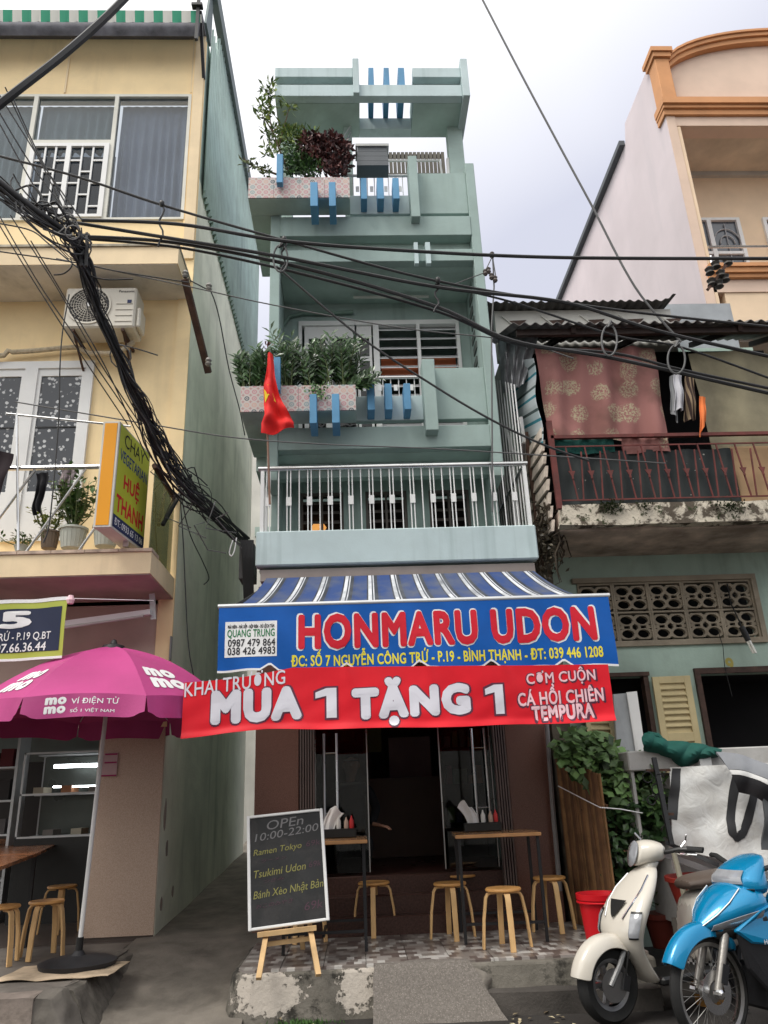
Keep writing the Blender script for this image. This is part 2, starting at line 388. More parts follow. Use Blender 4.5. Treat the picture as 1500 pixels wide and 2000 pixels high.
def rough_block(name, corners, mat, parent, amp=.012, seed=1, kind=None):
    bm = bmesh.new(); mb = MB().hexa(corners); vs = [bm.verts.new(v) for v in mb.v]
    for f in mb.f: bm.faces.new([vs[i] for i in f])
    bmesh.ops.subdivide_edges(bm, edges=bm.edges[:], cuts=9, use_grid_fill=True); rnd = random.Random(seed)
    from mathutils import noise as mn
    for v in bm.verts:
        d = mn.noise_vector(v.co*6+Vector((seed, 0, 0)))+.5*mn.noise_vector(v.co*17)
        v.co += d*amp
    o = MB(); o.v = [v.co.copy() for v in bm.verts]; bm.verts.index_update()
    for f in bm.faces: o._f([v.index for v in f.verts])
    bm.free(); return o.obj(name, mat, parent, smooth=60, kind=kind)
rough_block('ramp_block', [(.07, 5.84, -.03), (.97, 5.80, -.03), (.80, 6.12, -.03), (.10, 6.12, -.03), (.09, 6.07, .312), (.75, 6.07, .312), (.75, 6.16, .306), (.09, 6.16, .306)], aggregate, plat, .012, 3)
rough_block('step_slab', [(.86, 5.93, -.03), (2.0, 5.84, -.03), (2.0, 6.1, -.03), (.86, 6.1, -.03), (.86, 5.95, .13), (2.0, 5.86, .13), (2.0, 6.1, .14), (.86, 6.1, .14)], M('dark_kerb', (.07, .062, .055), .9, var=.3, bump=.5, dirt=.5, dirtcol=(.02, .02, .018)), plat, .01, 5)
rough_block('broken_lump', [(.74, 5.9, -.03), (.93, 5.86, -.03), (.93, 6.1, -.03), (.74, 6.1, -.03), (.78, 6.0, .2), (.86, 6.0, .15), (.9, 6.1, .2), (.78, 6.1, .27)], concrete, plat, .03, 8)
kpk = M('pinkish_worn_kerb', (.26, .215, .185), .92, var=.3, scale=4, dirt=.6, dirtcol=(.09, .075, .06), dscale=4, bump=.5, bscale=30)
for k in range(5):
    xb = -2.06-k*.72; xa = xb-.715
    rough_block('kerb_stone', [(xa, 5.62, -.03), (xb, 5.62, -.03), (xb, 5.82, -.03), (xa, 5.82, -.03), (xa, 5.66, .297), (xb, 5.66, .297), (xb, 5.82, .302), (xa, 5.82, .302)], kpk, swalk, .008, 11+k)
rough_block('kerb_stone', [(-2.055, 5.62, -.03), (-1.80, 5.68, -.03), (-1.74, 5.9, -.03), (-2.055, 5.9, -.03), (-2.055, 5.67, .297), (-1.96, 5.70, .28), (-1.92, 5.9, .295), (-2.055, 5.9, .302)], concrete, swalk, .022, 31)
bkm = M('broken_kerb', (.15, .135, .115), .95, var=.35, scale=5, dirt=.7, dirtcol=(.04, .037, .03), dscale=5, bump=.6, bscale=30)
for k in range(4):
    ya = 5.905+k*.43; yb = ya+.425; xo = 1.74-.03*k
    rough_block('kerb_stone', [(-xo, ya, -.03), (-xo+.03, yb, -.03+.05*k), (-1.98, yb, -.03), (-1.98, ya, -.03), (-1.90+.02*k, ya, .28), (-1.88+.02*k, yb, .285), (-1.97, yb, .303), (-1.97, ya, .303)], bkm, swalk, .018, 40+k)
# printed brick-mosaic floor tiles
mos, nt, b, pos, g = newmat('mosaic_print', .35)
mp = nt.nodes.new('ShaderNodeMapping'); mp.inputs['Location'].default_value = (.9, .02, 0); nt.links.new(pos, mp.inputs[0])
sp = nt.nodes.new('ShaderNodeSeparateXYZ'); nt.links.new(mp.outputs[0], sp.inputs[0])
row = mulf(nt, mulf(nt, sp.outputs[1], 1/.085), 0, 'ADD'); rowf = mulf(nt, row, 0, 'FLOOR')
colx = mulf(nt, mulf(nt, sp.outputs[0], 1/.055), mulf(nt, mulf(nt, rowf, 2, 'MODULO'), .5), 'ADD'); colf = mulf(nt, colx, 0, 'FLOOR')
cb = nt.nodes.new('ShaderNodeCombineXYZ'); nt.links.new(colf, cb.inputs[0]); nt.links.new(rowf, cb.inputs[1])
wn_ = nt.nodes.new('ShaderNodeTexWhiteNoise'); wn_.noise_dimensions = '2D'; nt.links.new(cb.outputs[0], wn_.inputs['Vector'])
rm = ramp(nt, [(0, (.13, .10, .09)), (.22, (.22, .19, .17)), (.55, (.31, .28, .26)), (.8, (.52, .50, .47))], 'CONSTANT'); nt.links.new(wn_.outputs['Value'], rm.inputs[0])
dn = noise(nt, pos, 3, 5); o_ = mixc(nt, mulf(nt, ramp_out(nt, dn, .5, .75), .6), rm.outputs[0], (.14, .12, .105)); nt.links.new(o_, b.inputs['Base Color'])
T = .30
for i in range(10):
    for j in range(5):
        x0 = -.86+i*T; y0 = 6.13+j*T
        x1 = x0+T-.005; y1 = min(y0+T-.005, 7.58)
        mm = MB()
        if i == 0 and j == 0: mm.prism([(x0+.06, y0, .27), (x1, y0, .27), (x1, y1, .27), (x0, y1, .27), (x0, y0+.1, .27)], (0, 0, .03))
        else: mm.box(x0, min(x1, 2.04), y0, y1, .27, .30+random.uniform(-.0012, .0012))
        mm.obj('floor_tile', mos, plat)

# ================================================================== TEAL TOWNHOUSE
H = thing('townhouse', 'narrow teal four storey house with blue fins above the striped awning', 'house', (.4, 8, 0))
LX0, LX1, RX0, RX1 = -.835, -.725, 1.483, 1.59
B('side_wall', teal, H, (LX0+.005, LX1-.02, 7.62, 13, 0, 4.44), (LX0+.005, LX1-.02, 7.33, 13, 4.44, 7.74))
B('side_wall', teal, H, (RX0+.02, RX1-.005, 7.62, 13, 0, 4.44), (RX0+.02, RX1-.005, 7.33, 13, 4.44, 7.74))
B('rear_wall', teal, H, (LX0+.02, RX1-.02, 13, 13.1, 0, 7.9))
# ground floor -------------------------------------------------------------
for (a, b_) in ((-.945, -.535), (1.43, 1.83)):
    B('pillar', browngran, H, (a, b_, 7.6, 7.95, .28, 3.44), bevel=.006)
B('lintel', browngran, H, (-.535, 1.43, 7.63, 7.95, 2.35, 3.44))
stp = [(7.30, .30, .445), (7.45, .445, .59), (7.60, .59, .735)]
for (y, a, b_) in stp: B('stair_step', M('dark_step_granite', (.07, .035, .028), .35, var=.3, scale=60) if y < 7.35 else bpy.data.materials['dark_step_granite'], H, (-.53, 1.425, y, y+.16 if y < 7.55 else 7.9, .28, b_), bevel=.008)
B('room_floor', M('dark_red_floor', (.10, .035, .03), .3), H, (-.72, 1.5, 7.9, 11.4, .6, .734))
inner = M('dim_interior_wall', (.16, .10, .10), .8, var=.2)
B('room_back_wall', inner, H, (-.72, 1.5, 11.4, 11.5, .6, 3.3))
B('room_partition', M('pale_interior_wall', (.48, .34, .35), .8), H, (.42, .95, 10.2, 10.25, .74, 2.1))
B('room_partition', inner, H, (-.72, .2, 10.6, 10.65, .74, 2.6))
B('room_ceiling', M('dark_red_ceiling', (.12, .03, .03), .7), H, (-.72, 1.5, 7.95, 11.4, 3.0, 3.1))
sf = B('room_shelf', darkwood, H, (1.0, 1.45, 9.25, 9.5, .74, 2.2))
rq = random.Random(8)
for z in (1.1, 1.5, 1.9):
    for k in range(5): B('shelf_item', M('shelf_item_%d' % (k+int(z*10)), (rq.uniform(.1, .5), rq.uniform(.05, .3), rq.uniform(.05, .25)), .5), sf, (1.02+k*.085, 1.08+k*.085, 9.12, 9.24, z, z+.08+.12*rq.random()))
for k, (a_, b_2) in enumerate(((-.60, 2.0), (-.25, 2.1), (.1, 1.95))): B('wall_picture', M('picture_%d' % k, (.35, .10+.1*k, .10), .5), H, (a_, a_+.24, 10.55, 10.59, b_2, b_2+.3))
B('room_counter', M('counter_panel', (.14, .08, .06), .4), H, (.1, 1.0, 9.6, 9.9, .74, 1.6))
# folding shutter packs either side
bronze = M('bronze_shutter', (.16, .12, .11), .5, metal=.3, var=.15)
for (a, n_) in ((-.52, 6), (1.30, 5)):
    for k in range(n_): B('shutter_slat', bronze, H, (a+k*.024, a+k*.024+.014, 7.50, 7.585, .75 if a < 0 else .32, 2.5))
for (a, b_) in ((-.36, -.345), (1.255, 1.27)):
    pass
gl = glass('door_glass', (.75, .8, .8), .3)
for (x0, x1, hx) in ((-.38, .10, -.30), (.80, 1.28, 1.11)):
    d = B('glass_door', gl, H, (x0, x1, 7.66, 7.672, .76, 2.34))
    B('door_edge', steel, d, (x0-.01, x0, 7.655, 7.677, .76, 2.34), (x1, x1+.01, 7.655, 7.677, .76, 2.34))
    for dx in (0, .12):
        MB().tube([(hx+dx, 7.60, 1.12), (hx+dx, 7.60, 1.98)], .013, 8).obj('door_handle', steel, d, smooth=True)
    m = MB()
    for z in (1.27, 1.80): m.tube([(hx, 7.60, z), (hx+.12, 7.60, z)], .007, 6); m.tube([(hx, 7.60, z), (hx, 7.66, z)], .007, 6); m.tube([(hx+.12, 7.60, z), (hx+.12, 7.66, z)], .007, 6)
    m.obj('handle_bracket', steel, d, smooth=True)
# first upper floor -----------------------------------------------------------
B('balcony_slab', teal_shade, H, (-.88, 1.77, 7.13, 8.3, 3.45, 3.6))
B('balcony_parapet', teal_light, H, (-.905, 1.80, 7.0, 7.13, 3.48, 3.825), bevel=.012)
B('balcony_parapet', teal_light, H, (-.905, -.80, 7.132, 8.2, 3.602, 3.825), (1.69, 1.80, 7.132, 8.2, 3.602, 3.825), bevel=.01)
B('awning_fascia', M('brown_grey_band', (.28, .24, .22), .7), H, (-.86, 1.76, 7.04, 7.6, 3.34, 3.449))
def wall_with_holes(name, mat, parent, x0, x1, z0, z1, y0, y1, holes):
    m = MB(); xs = sorted({x0, x1, *[h[0] for h in holes], *[h[1] for h in holes]}); zs = sorted({z0, z1, *[h[2] for h in holes], *[h[3] for h in holes]})
    inh = lambda x, z: any(h[0] < x < h[1] and h[2] < z < h[3] for h in holes)
    for i in range(len(xs)-1):
        j = 0
        while j < len(zs)-1:
            xm = (xs[i]+xs[i+1])/2
            if inh(xm, (zs[j]+zs[j+1])/2): j += 1; continue
            k = j
            while k < len(zs)-1 and not inh(xm, (zs[k]+zs[k+1])/2): k += 1
            m.box(xs[i], xs[i+1], y0, y1, zs[j], zs[k]); j = k
    return m.obj(name, mat, parent)
W2 = [(-.553, -.07, 3.62, 4.62), (.175, .64, 3.62, 4.62), (.885, 1.345, 3.62, 4.62)]
wall_with_holes('front_wall', teal, H, -.745, 1.503, 3.6, 4.98, 8.0, 8.15, W2)
frame_d = M('grey_brown_frame', (.14, .12, .11), .6)
for i, h in enumerate(W2):
    x0, x1, z0, z1 = h
    wfr = B('window', frame_d, H, (x0, x0+.03, 8.03, 8.08, z0, z1), (x1-.03, x1, 8.03, 8.08, z0, z1), (x0+.03, x1-.03, 8.03, 8.08, z1-.03, z1), ((x0+x1)/2-.012, (x0+x1)/2+.012, 8.03, 8.08, z0, z1-.03))
    for k in range(8):
        z = z0+.06+k*.115; MB().hexa([(x0+.032, 8.04, z), (x1-.032, 8.04, z), (x1-.032, 8.10, z+.05), (x0+.032, 8.10, z+.05), (x0+.032, 8.04, z+.006), (x1-.032, 8.04, z+.006), (x1-.032, 8.10, z+.056), (x0+.032, 8.10, z+.056)]).obj('louvre_slat', frame_d, wfr)
    B('room_dark', M('window_room_dark', (.03, .022, .02), .9), H, (x0, x1, 8.3, 8.32, z0, z1))
lampwarm = emit('warm_lamp', (1, .45, .12), .5)
MB().lathe([(.0, -.05), (.07, -.04), (.09, 0), (.05, .06), (0, .07)], (-.36, 8.24, 4.28), 12).obj('room_lamp', lampwarm, H, smooth=True)
# railing: top rail, posts, paired rods with plates
rail = B('balcony_railing', white, H, (-.875, -.84, 7.04, 7.08, 3.825, 4.47), (1.745, 1.78, 7.04, 7.08, 3.825, 4.47))
MB().tube([(-.90, 7.06, 4.50), (1.80, 7.06, 4.50)], .027, 10).obj('top_rail', steel, rail, smooth=True)
x = -.80; k = 0
while x < 1.72:
    if k % 2 == 0:
        MB().tube([(x-.017, 7.06, 3.82), (x-.017, 7.06, 4.48)], .0065, 6).obj('rail_bar', white, rail, smooth=True)
        MB().tube([(x+.017, 7.06, 3.82), (x+.017, 7.06, 4.48)], .0065, 6).obj('rail_bar', white, rail, smooth=True)
        B('rail_plate', white, rail, (x-.026, x+.026, 7.046, 7.051, 4.10, 4.19))
    else: MB().tube([(x, 7.06, 3.82), (x, 7.06, 4.48)], .0065, 6).obj('rail_bar', white, rail, smooth=True)
    x += .1015; k += 1
sr = MB().tube([(-.87, 7.06, 4.5), (-.87, 7.7, 4.5)], .022, 8).obj('side_railing', steel, H, smooth=True)
for k in range(7): MB().tube([(-.87, 7.13+k*.08, 3.82), (-.87, 7.13+k*.08, 4.49)], .007, 6).obj('rail_bar', white, sr)
sg = MB().tube([(1.775, 7.06, 4.5), (1.775, 8.7, 4.5)], .022, 8).obj('side_grille', steel, H, smooth=True)
for k in range(13):
    y = 7.12+k*.13; MB().tube([(1.77, y, 3.82), (1.775, y+.01, 5.45+k*.085)], .008, 6).obj('grille_bar', white, sg)
MB().tube([(1.80, 7.1, 4.95+.1), (1.83, 7.2, 4.82), (1.84, 7.45, 4.78), (1.83, 7.75, 4.95), (1.80, 7.85, 5.3)], .02, 8).obj('bent_pipe', white, sg, smooth=True)
MB().tube([(1.81, 7.9, 3.8), (1.80, 7.1, 4.75)], .025, 6).obj('brace_pipe', M('grey_pipe', (.10, .09, .085), .7), sg)
# second upper floor ---------------------------------------------------------
B('wall_beam', teal, H, (-.80, 1.55, 7.55, 7.66, 4.60, 4.768))
B('floor_slab', teal_shade, H, (-.74, 1.5, 7.325, 8.3, 4.77, 5.0))
B('beam', teal, H, (LX1, RX0, 7.2, 7.32, 4.77, 5.02), bevel=.005)
B('pillar', teal, H, (LX0, LX1, 7.19, 7.33, 4.43, 7.86), bevel=.006)
B('pillar', teal, H, (RX0, RX1, 7.19, 7.33, 4.43, 8.533), bevel=.006)
B('parapet_panel', teal, H, (.931, RX0, 7.22, 7.30, 5.10, 5.72), bevel=.005)
B('parapet_panel', teal_light, H, (.087, .80, 7.22, 7.30, 5.10, 5.39), bevel=.005)
B('fin', teal, H, (.80, .931, 7.06, 7.30, 4.90, 5.74), bevel=.005)
def fins(xs, Y0, Y1, ytop, ybot, xref):
    for (a, b_) in xs:
        B('blue_fin', blue_fin, H, (a, b_, Y0, Y1, P(xref, ybot, Y0).z, P(xref, ytop, Y0).z), bevel=.004)
fins([(.206, .28), (.388, .462), (.585, .655)], 7.0, 7.219, 749, 800, 750)
fins([(-.375, -.305), (-.155, -.080)], 6.78, 7.08, 769, 826, 640)
fins([(-.735, -.67)], 6.80, 6.88, 697, 762, 540)
# planters
ptile, nt, b, pos, g = newmat('patterned_pink_tile', .35)
s2 = nt.nodes.new('ShaderNodeSeparateXYZ'); nt.links.new(pos, s2.inputs[0]); cc = nt.nodes.new('ShaderNodeCombineXYZ')
nt.links.new(mulf(nt, s2.outputs[0], 1/.075), cc.inputs[0]); nt.links.new(mulf(nt, s2.outputs[2], 1/.075), cc.inputs[1])
fx = mulf(nt, mulf(nt, mulf(nt, s2.outputs[0], 1/.075), 0, 'FRACT'), .5, 'SUBTRACT'); fz = mulf(nt, mulf(nt, mulf(nt, s2.outputs[2], 1/.075), 0, 'FRACT'), .5, 'SUBTRACT')
rr = mulf(nt, mulf(nt, mulf(nt, fx, fx), mulf(nt, fz, fz), 'ADD'), .5, 'POWER')
fl = nt.nodes.new('ShaderNodeVectorMath'); fl.operation = 'FLOOR'; nt.links.new(cc.outputs[0], fl.inputs[0])
wn2 = nt.nodes.new('ShaderNodeTexWhiteNoise'); wn2.noise_dimensions = '2D'; nt.links.new(fl.outputs[0], wn2.inputs['Vector'])
rc = ramp(nt, [(0, (.50, .25, .27)), (.45, (.25, .33, .34)), (.7, (.55, .36, .30)), (.88, (.10, .12, .14))], 'CONSTANT'); nt.links.new(wn2.outputs['Value'], rc.inputs[0])
ring = mulf(nt, ramp_out(nt, rr, .36, .33), ramp_out(nt, rr, .17, .20)); dot = ramp_out(nt, rr, .11, .09)
o_ = mixc(nt, mulf(nt, ring, dot, 'MAXIMUM'), (.52, .47, .44), rc.outputs[0]); o_ = mixc(nt, ramp_out(nt, rr, .52, .6), o_, (.42, .25, .24))
nt.links.new(o_, b.inputs['Base Color'])
soil = M('soil', (.05, .035, .025), .95)
def planter(z0, z1, x0, x1, back):
    p = B('planter_box', teal_shade, H, (x0, x1, 6.92, 7.185, z0, z1-.03), (x0, LX0-.002, 7.187, back, z0, z0+.12), bevel=.004)
    n_ = 4
    for k in range(n_):
        a = x0+(x1-x0)*k/n_; B('planter_tile', ptile, p, (a+.001, a+(x1-x0)/n_-.002, 6.905, 6.918, z0+.006, z1))
    B('planter_soil', soil, p, (x0+.01, x1-.01, 6.93, 7.18, z1-.03, z1-.01))
    return p
planter(5.057, 5.352, -1.075, .087, 8.0)
planter(7.753, 8.048, -1.061, .085, 8.3)
B('side_ledge', teal_shade, H, (-1.05, LX0-.003, 8.02, 8.6, 4.9, 5.1))
# window wall
W3 = [(-.57, 1.384, 5.1, 6.85)]
wall_with_holes('front_wall', teal, H, -.745, 1.503, 5.0, 7.11, 8.0, 8.15, W3)
wf = B('window_frame', white, H, (-.57, -.53, 7.97, 8.06, 5.1, 6.85), (1.344, 1.384, 7.97, 8.06, 5.1, 6.85), (-.53, 1.344, 7.97, 8.06, 6.79, 6.85), (.33, .40, 7.97, 8.06, 5.1, 6.79), (.86, .90, 7.97, 8.05, 5.1, 6.79))
wglass = glass('window_glass', (.55, .6, .62), .45)
for (a, b_) in ((-.45, -.25), (-.17, .10), (.16, .28)):
    f_ = B('door_leaf', white, H, (a-.05, a, 8.0, 8.04, 5.1, 6.79), (b_, b_+.03, 8.0, 8.04, 5.1, 6.79), (a, b_, 8.0, 8.04, 6.62, 6.79), (a, b_, 8.0, 8.04, 6.30, 6.36))
    B('pane', wglass, f_, (a, b_, 8.015, 8.02, 6.36, 6.62)); B('pane', wglass, f_, (a, b_, 8.015, 8.02, 5.1, 6.30))
for (a, b_) in ((.40, .86), (.90, 1.344)):
    for k in range(13):
        z = 5.15+k*.13
        MB().hexa([(a, 7.99, z), (b_, 7.99, z), (b_, 8.05, z+.06), (a, 8.05, z+.06), (a, 7.99, z+.008), (b_, 7.99, z+.008), (b_, 8.05, z+.068), (a, 8.05, z+.068)]).obj('louvre_slat', alu, wf)
B('room_dark', M('green_room_dark', (.06, .08, .065), .9), H, (-.72, 1.48, 9.3, 9.32, 5.05, 7.11))
B('orange_blind', M('orange_cloth', (.55, .16, .07), .9), H, (.42, 1.33, 8.10, 8.11, 6.12, 6.38))
B('ceiling_soffit', teal_shade, H, (-.74, 1.5, 7.32, 9.4, 7.112, 7.28))
tl = MB().tube([(P(690, 575, 7.9).x, 7.8, 7.06), (P(835, 575, 7.9).x, 7.8, 7.06)], .018, 8).obj('ceiling_tube', M('unlit_tube', (.5, .52, .48), .4), H)
MB().tube([P(550, 640, 7.97), P(565, 618, 7.96), P(590, 612, 7.96), P(640, 612, 7.96), P(690, 609, 7.95)], .022, 8).obj('wall_hose', M('green_hose', (.18, .26, .22), .6), H, smooth=True)
for k in range(9):     # dark blocks on the side wall paint the shade inside breeze slots
    z = 5.5+k*.17; B('slot_shade', M('slot_dark', (.10, .12, .11), .9), H, (RX0+.006, RX0+.019, 7.55+(k % 2)*.05, 7.75+(k % 2)*.05, z, z+.09))
r3 = MB().tube([(.09, 7.24, 5.62), (.80, 7.24, 5.62)], .016, 8).obj('parapet_railing', steel, H, smooth=True)
for k in range(8): MB().tube([(.13+k*.085, 7.25, 5.39), (.13+k*.085, 7.25, 5.62)], .006, 6).obj('rail_bar', white, r3)
for k in range(4): B('rail_plate', white, r3, (.16+k*.17, .20+k*.17, 7.232, 7.238, 5.46, 5.53))
# terrace floor ---------------------------------------------------------------
B('beam', teal, H, (LX1, RX0, 7.2, 7.32, 7.112, 7.276), bevel=.004)
B('beam_recess', teal_shade, H, (LX1, RX0, 7.34, 7.44, 7.282, 7.455))
B('beam', teal, H, (LX1, RX0, 7.18, 7.32, 7.457, 7.73), bevel=.004)
for (a, b_) in ((.80, .845), (.93, .985)): B('fin', teal_light, H, (a, b_, 7.14, 7.198, P(820, 514, 7.14).z, P(820, 473, 7.14).z))
B('floor_slab', teal_shade, H, (-.73, 1.483, 7.325, 9.6, 7.46, 7.74))
B('parapet_panel', teal, H, (.889, RX0, 7.22, 7.30, 7.80, 8.407), bevel=.005)
B('parapet_panel', teal_light, H, (.085, .786, 7.22, 7.30, 7.80, 8.075), bevel=.005)
B('fin', teal, H, (.786, .889, 7.06, 7.30, 7.62, 8.52), bevel=.005)
fins([(.212, .282), (.40, .477), (.583, .655)], 7.0, 7.219, 347, 388, 740)
fins([(-.357, -.275), (-.150, -.075)], 6.78, 7.08, 355, 402, 640)
fins([(-.735, -.665)], 6.80, 6.88, 300, 356, 545)
r4 = MB().tube([(.0, 7.26, 8.41), (.80, 7.26, 8.41)], .016, 8).obj('parapet_railing', alu, H, smooth=True)
for k in range(8): MB().tube([(.13+k*.085, 7.27, 8.08), (.13+k*.085, 7.27, 8.41)], .006, 6).obj('rail_bar', white, r4)
for k in range(4): B('rail_plate', white, r4, (.16+k*.17, .20+k*.17, 7.25, 7.256, 8.16, 8.24))
# pergola roof
B('soffit_slab', teal_shade, H, (-.80, .24, 7.19, 7.72, 9.49, 9.67)); B('soffit_slab', teal_shade, H, (.913, 1.595, 7.19, 7.72, 9.49, 9.67))
B('back_beam', teal_light, H, (.242, .911, 7.58, 7.72, 9.49, 9.67))
B('fascia_band', teal_light, H, (-.80, 1.513, 7.08, 7.187, 9.487, 9.674), bevel=.004)
B('fascia_band', teal_light, H, (-.80, .163, 7.08, 7.187, 9.803, 9.96), bevel=.004); B('fascia_band', teal_light, H, (.913, 1.513, 7.08, 7.187, 9.803, 9.96), bevel=.004)
B('roof_slab', teal, H, (-.79, .163, 7.19, 7.72, 9.675, 9.93)); B('roof_slab', teal, H, (.92, 1.513, 7.19, 7.72, 9.675, 9.93))
B('fin', teal_light, H, (.163, .239, 7.03, 7.187, 9.485, 10.06), bevel=.004)
B('fin', teal_light, H, (1.515, 1.60, 7.03, 7.72, 9.44, 10.06), bevel=.004)
for (a, b_) in ((.361, .425), (.553, .618), (.733, .81)): B('blue_fin', blue_fin, H, (a, b_, 7.09, 7.62, 9.676, P(750, 132, 7.09).z), bevel=.003)
B('column', teal_shade, H, (1.37, 1.56, 7.55, 7.70, 7.74, 9.489)); B('column', teal_shade, H, (.03, .14, 7.55, 7.70, 7.74, 9.489)); B('column', teal_shade, H, (-.78, -.62, 7.55, 7.70, 7.74, 9.489))
m = MB(); m.tube([(.12, 7.5, 9.45), (-.12, 7.42, 8.9)], .008, 5); m.tube([(.12, 7.55, 9.40), (-.04, 7.47, 8.9)], .008, 5); m.obj('stay_rod', alu, H)
# terrace screen of dark slats, grey tub
scr = B('terrace_screen', darkwood, H, (.25, 1.45, 8.62, 8.66, P(800, 340, 8.6).z, P(800, 336, 8.6).z), (.25, 1.45, 8.62, 8.66, P(800, 304, 8.6).z, P(800, 299, 8.6).z))
scm = M('grey_brown_slat', (.13, .12, .10), .8)
_z0, _z1 = P(800, 345, 8.6).z, P(800, 299, 8.6).z
for k in range(22): B('slat', scm, scr, (.22+k*.058, .22+k*.058+.045, 8.58, 8.615, _z0, _z1))
m = MB(); m.tube([(.30, 7.6, 8.98), (1.25, 7.6, 8.98), (1.30, 7.6, 8.2)], .018, 6); m.tube([(1.34, 7.6, 8.2), (1.36, 7.6, 9.0)], .03, 6); m.obj('terrace_pipe', white, H, smooth=True)
tub = thing('planter_tub', 'dark grey ribbed plastic tub with a pale rim on the top terrace railing', 'planter', P(725, 335, 7.1))
q0 = P(697, 332, 7.12); q1 = P(754, 296, 7.12)
m = MB()
for k in range(4):
    z = q0.z+(q1.z-q0.z)*k/4; m.box(q0.x+.004*k, q1.x-.004*k+.02, 7.05, 7.25, z+.003, z+(q1.z-q0.z)/4)
m.obj('tub_body', M('grey_plastic', (.10, .11, .12), .5), tub)
m = MB(); zt = q1.z; x0, x1 = q0.x-.01, q1.x+.03
m.box(x0, x1, 7.03, 7.05, zt, zt+.035); m.box(x0, x1, 7.25, 7.27, zt, zt+.035); m.box(x0, x0+.02, 7.052, 7.248, zt, zt+.035); m.box(x1-.02, x1, 7.052, 7.248, zt, zt+.035)
m.obj('tub_rim', M('pale_rim', (.45, .46, .44), .5), tub)

# ================================================================== AWNING + BANNERS
A = thing('awning', 'blue and white striped shop awning with a blue lettered valance', 'awning', (.5, 6.5, 2.3))
AX0, AX1, AY = -1.05, 2.07, 6.0
stripe, nt, b, pos, g = newmat('striped_awning_cloth', .8)
uv = nt.nodes.new('ShaderNodeUVMap'); s3 = nt.nodes.new('ShaderNodeSeparateXYZ'); nt.links.new(uv.outputs[0], s3.inputs[0])
fr = mulf(nt, mulf(nt, s3.outputs[0], 12), 0, 'FRACT')
rs = ramp(nt, [(0, (.03, .065, .20)), (.46, (.03, .035, .05)), (.52, (.68, .70, .73)), (.66, (.03, .035, .045)), (.71, (.60, .62, .66)), (.755, (.04, .045, .055)), (.90, (.03, .06, .17))], 'CONSTANT')
nt.links.new(fr, rs.inputs[0]); nt.links.new(mixc(nt, ramp_out(nt, noise(nt, pos, 4, 5), .4, .8), rs.outputs[0], (.12, .13, .15)), b.inputs['Base Color'])
def canopy(u, v):
    x = (-.80+u*2.54)*(1-v) + (AX0+u*(AX1-AX0))*v
    y = 7.02 - 1.0*v; z = 3.36 - .50*(1-(1-v)**1.7) - .006*math.sin(u*75)*math.sin(v*3.1)
    return (x, y, z)
MB().grid(canopy, 72, 16, .004).obj('canopy_cloth', stripe, A, smooth=True)
MB().tube([(AX0-.01, AY, 2.855), (AX1+.01, AY, 2.855)], .02, 10).obj('front_bar', alu, A, smooth=True)
for x in (-.75, 1.65): MB().tube([(x, 7.0, 3.30), (x*1.25-.1, 6.5, 2.95), (x*1.2, 6.03, 2.86)], .02, 6).obj('folding_arm', darkmetal, A)
blue = M('blue_vinyl', (.003, .095, .40), .5, var=.1, scale=3, bump=.04, spec=.25)
def vmap(x, z, lift=0):
    t = (2.85-z)/.55
    y = AY - .012 + .018*math.sin(x*5+1.3)*t + .012*math.sin(x*13+z*9)*t
    return (x, y-lift, z)
def vbot(x):
    z = 2.345 - .018*(x+1.05)
    for nx in (P(528, 1300, 6).x, P(677, 1300, 6).x, P(820, 1300, 6).x, P(961, 1300, 6).x, P(1102, 1300, 6).x):
        d = abs(x-nx); z += max(0, .055*(1-d/.075))
    return z + .006*math.sin(x*14)
MB().grid(lambda u, v: vmap(AX0+u*(AX1-AX0-.005), 2.845*(1-v)+vbot(AX0+u*(AX1-AX0))*v), 150, 10, .002).obj('valance', blue, A, smooth=True)
MB().grid(lambda u, v: vmap(AX0+u*(AX1-AX0-.005), vbot(AX0+u*(AX1-AX0))+.012-.016*v, .003), 150, 1, .003).obj('valance_trim', t_white, A)
def px(x, y, Y=AY): q = P(x, y, Y); return q.x, q.z
def tbox(x0, y0, x1, y1, Y=AY):   # pixel box -> fit box
    a = P(x0, y0, Y); b_ = P(x1, y1, Y); return a.x, b_.x, b_.z, a.z
def put(body, box, mp, mat, parent, bold=.02, cut=0, lift=.004, **k):
    return lettering(body, box[0], box[1], box[2], box[3], mp, mat, parent, bold, cut, lift=lift, **k)
bx = tbox(583, 1201, 1166, 1252)
put('HONMARU UDON', (bx[0]-.015, bx[1]+.015, bx[2]-.012, bx[3]+.012), vmap, t_white, A, .082, .1, .004)
put('HONMARU UDON', bx, vmap, t_red, A, .052, .1, .007)
put('ĐC: SỐ 7 NGUYỄN CÔNG TRỨ - P.19 - BÌNH THẠNH - ĐT: 039 446 1208', tbox(569, 1270, 1178, 1290), vmap, t_yel, A, .03, .1, .004)
bx = tbox(441, 1216, 541, 1282); MB().grid(lambda u, v: vmap(bx[0]+u*(bx[1]-bx[0]), bx[2]+v*(bx[3]-bx[2]), .004), 10, 6, .001).obj('address_panel', t_white, A)
put('MÁI HIÊN - MÁI XẾP - HỘP ĐÈN - DÙ LỆCH TÂM', tbox(446, 1219, 536, 1228), vmap, t_black, A, .05, .1, .0065)
put('QUANG TRUNG', tbox(445, 1231, 537, 1246), vmap, t_green, A, .02, .1, .0065)
put('0987 479 864', tbox(446, 1250, 538, 1262), vmap, t_black, A, .02, .1, .0065)
put('038 426 4983', tbox(445, 1266, 538, 1278), vmap, t_black, A, .02, .1, .0065)
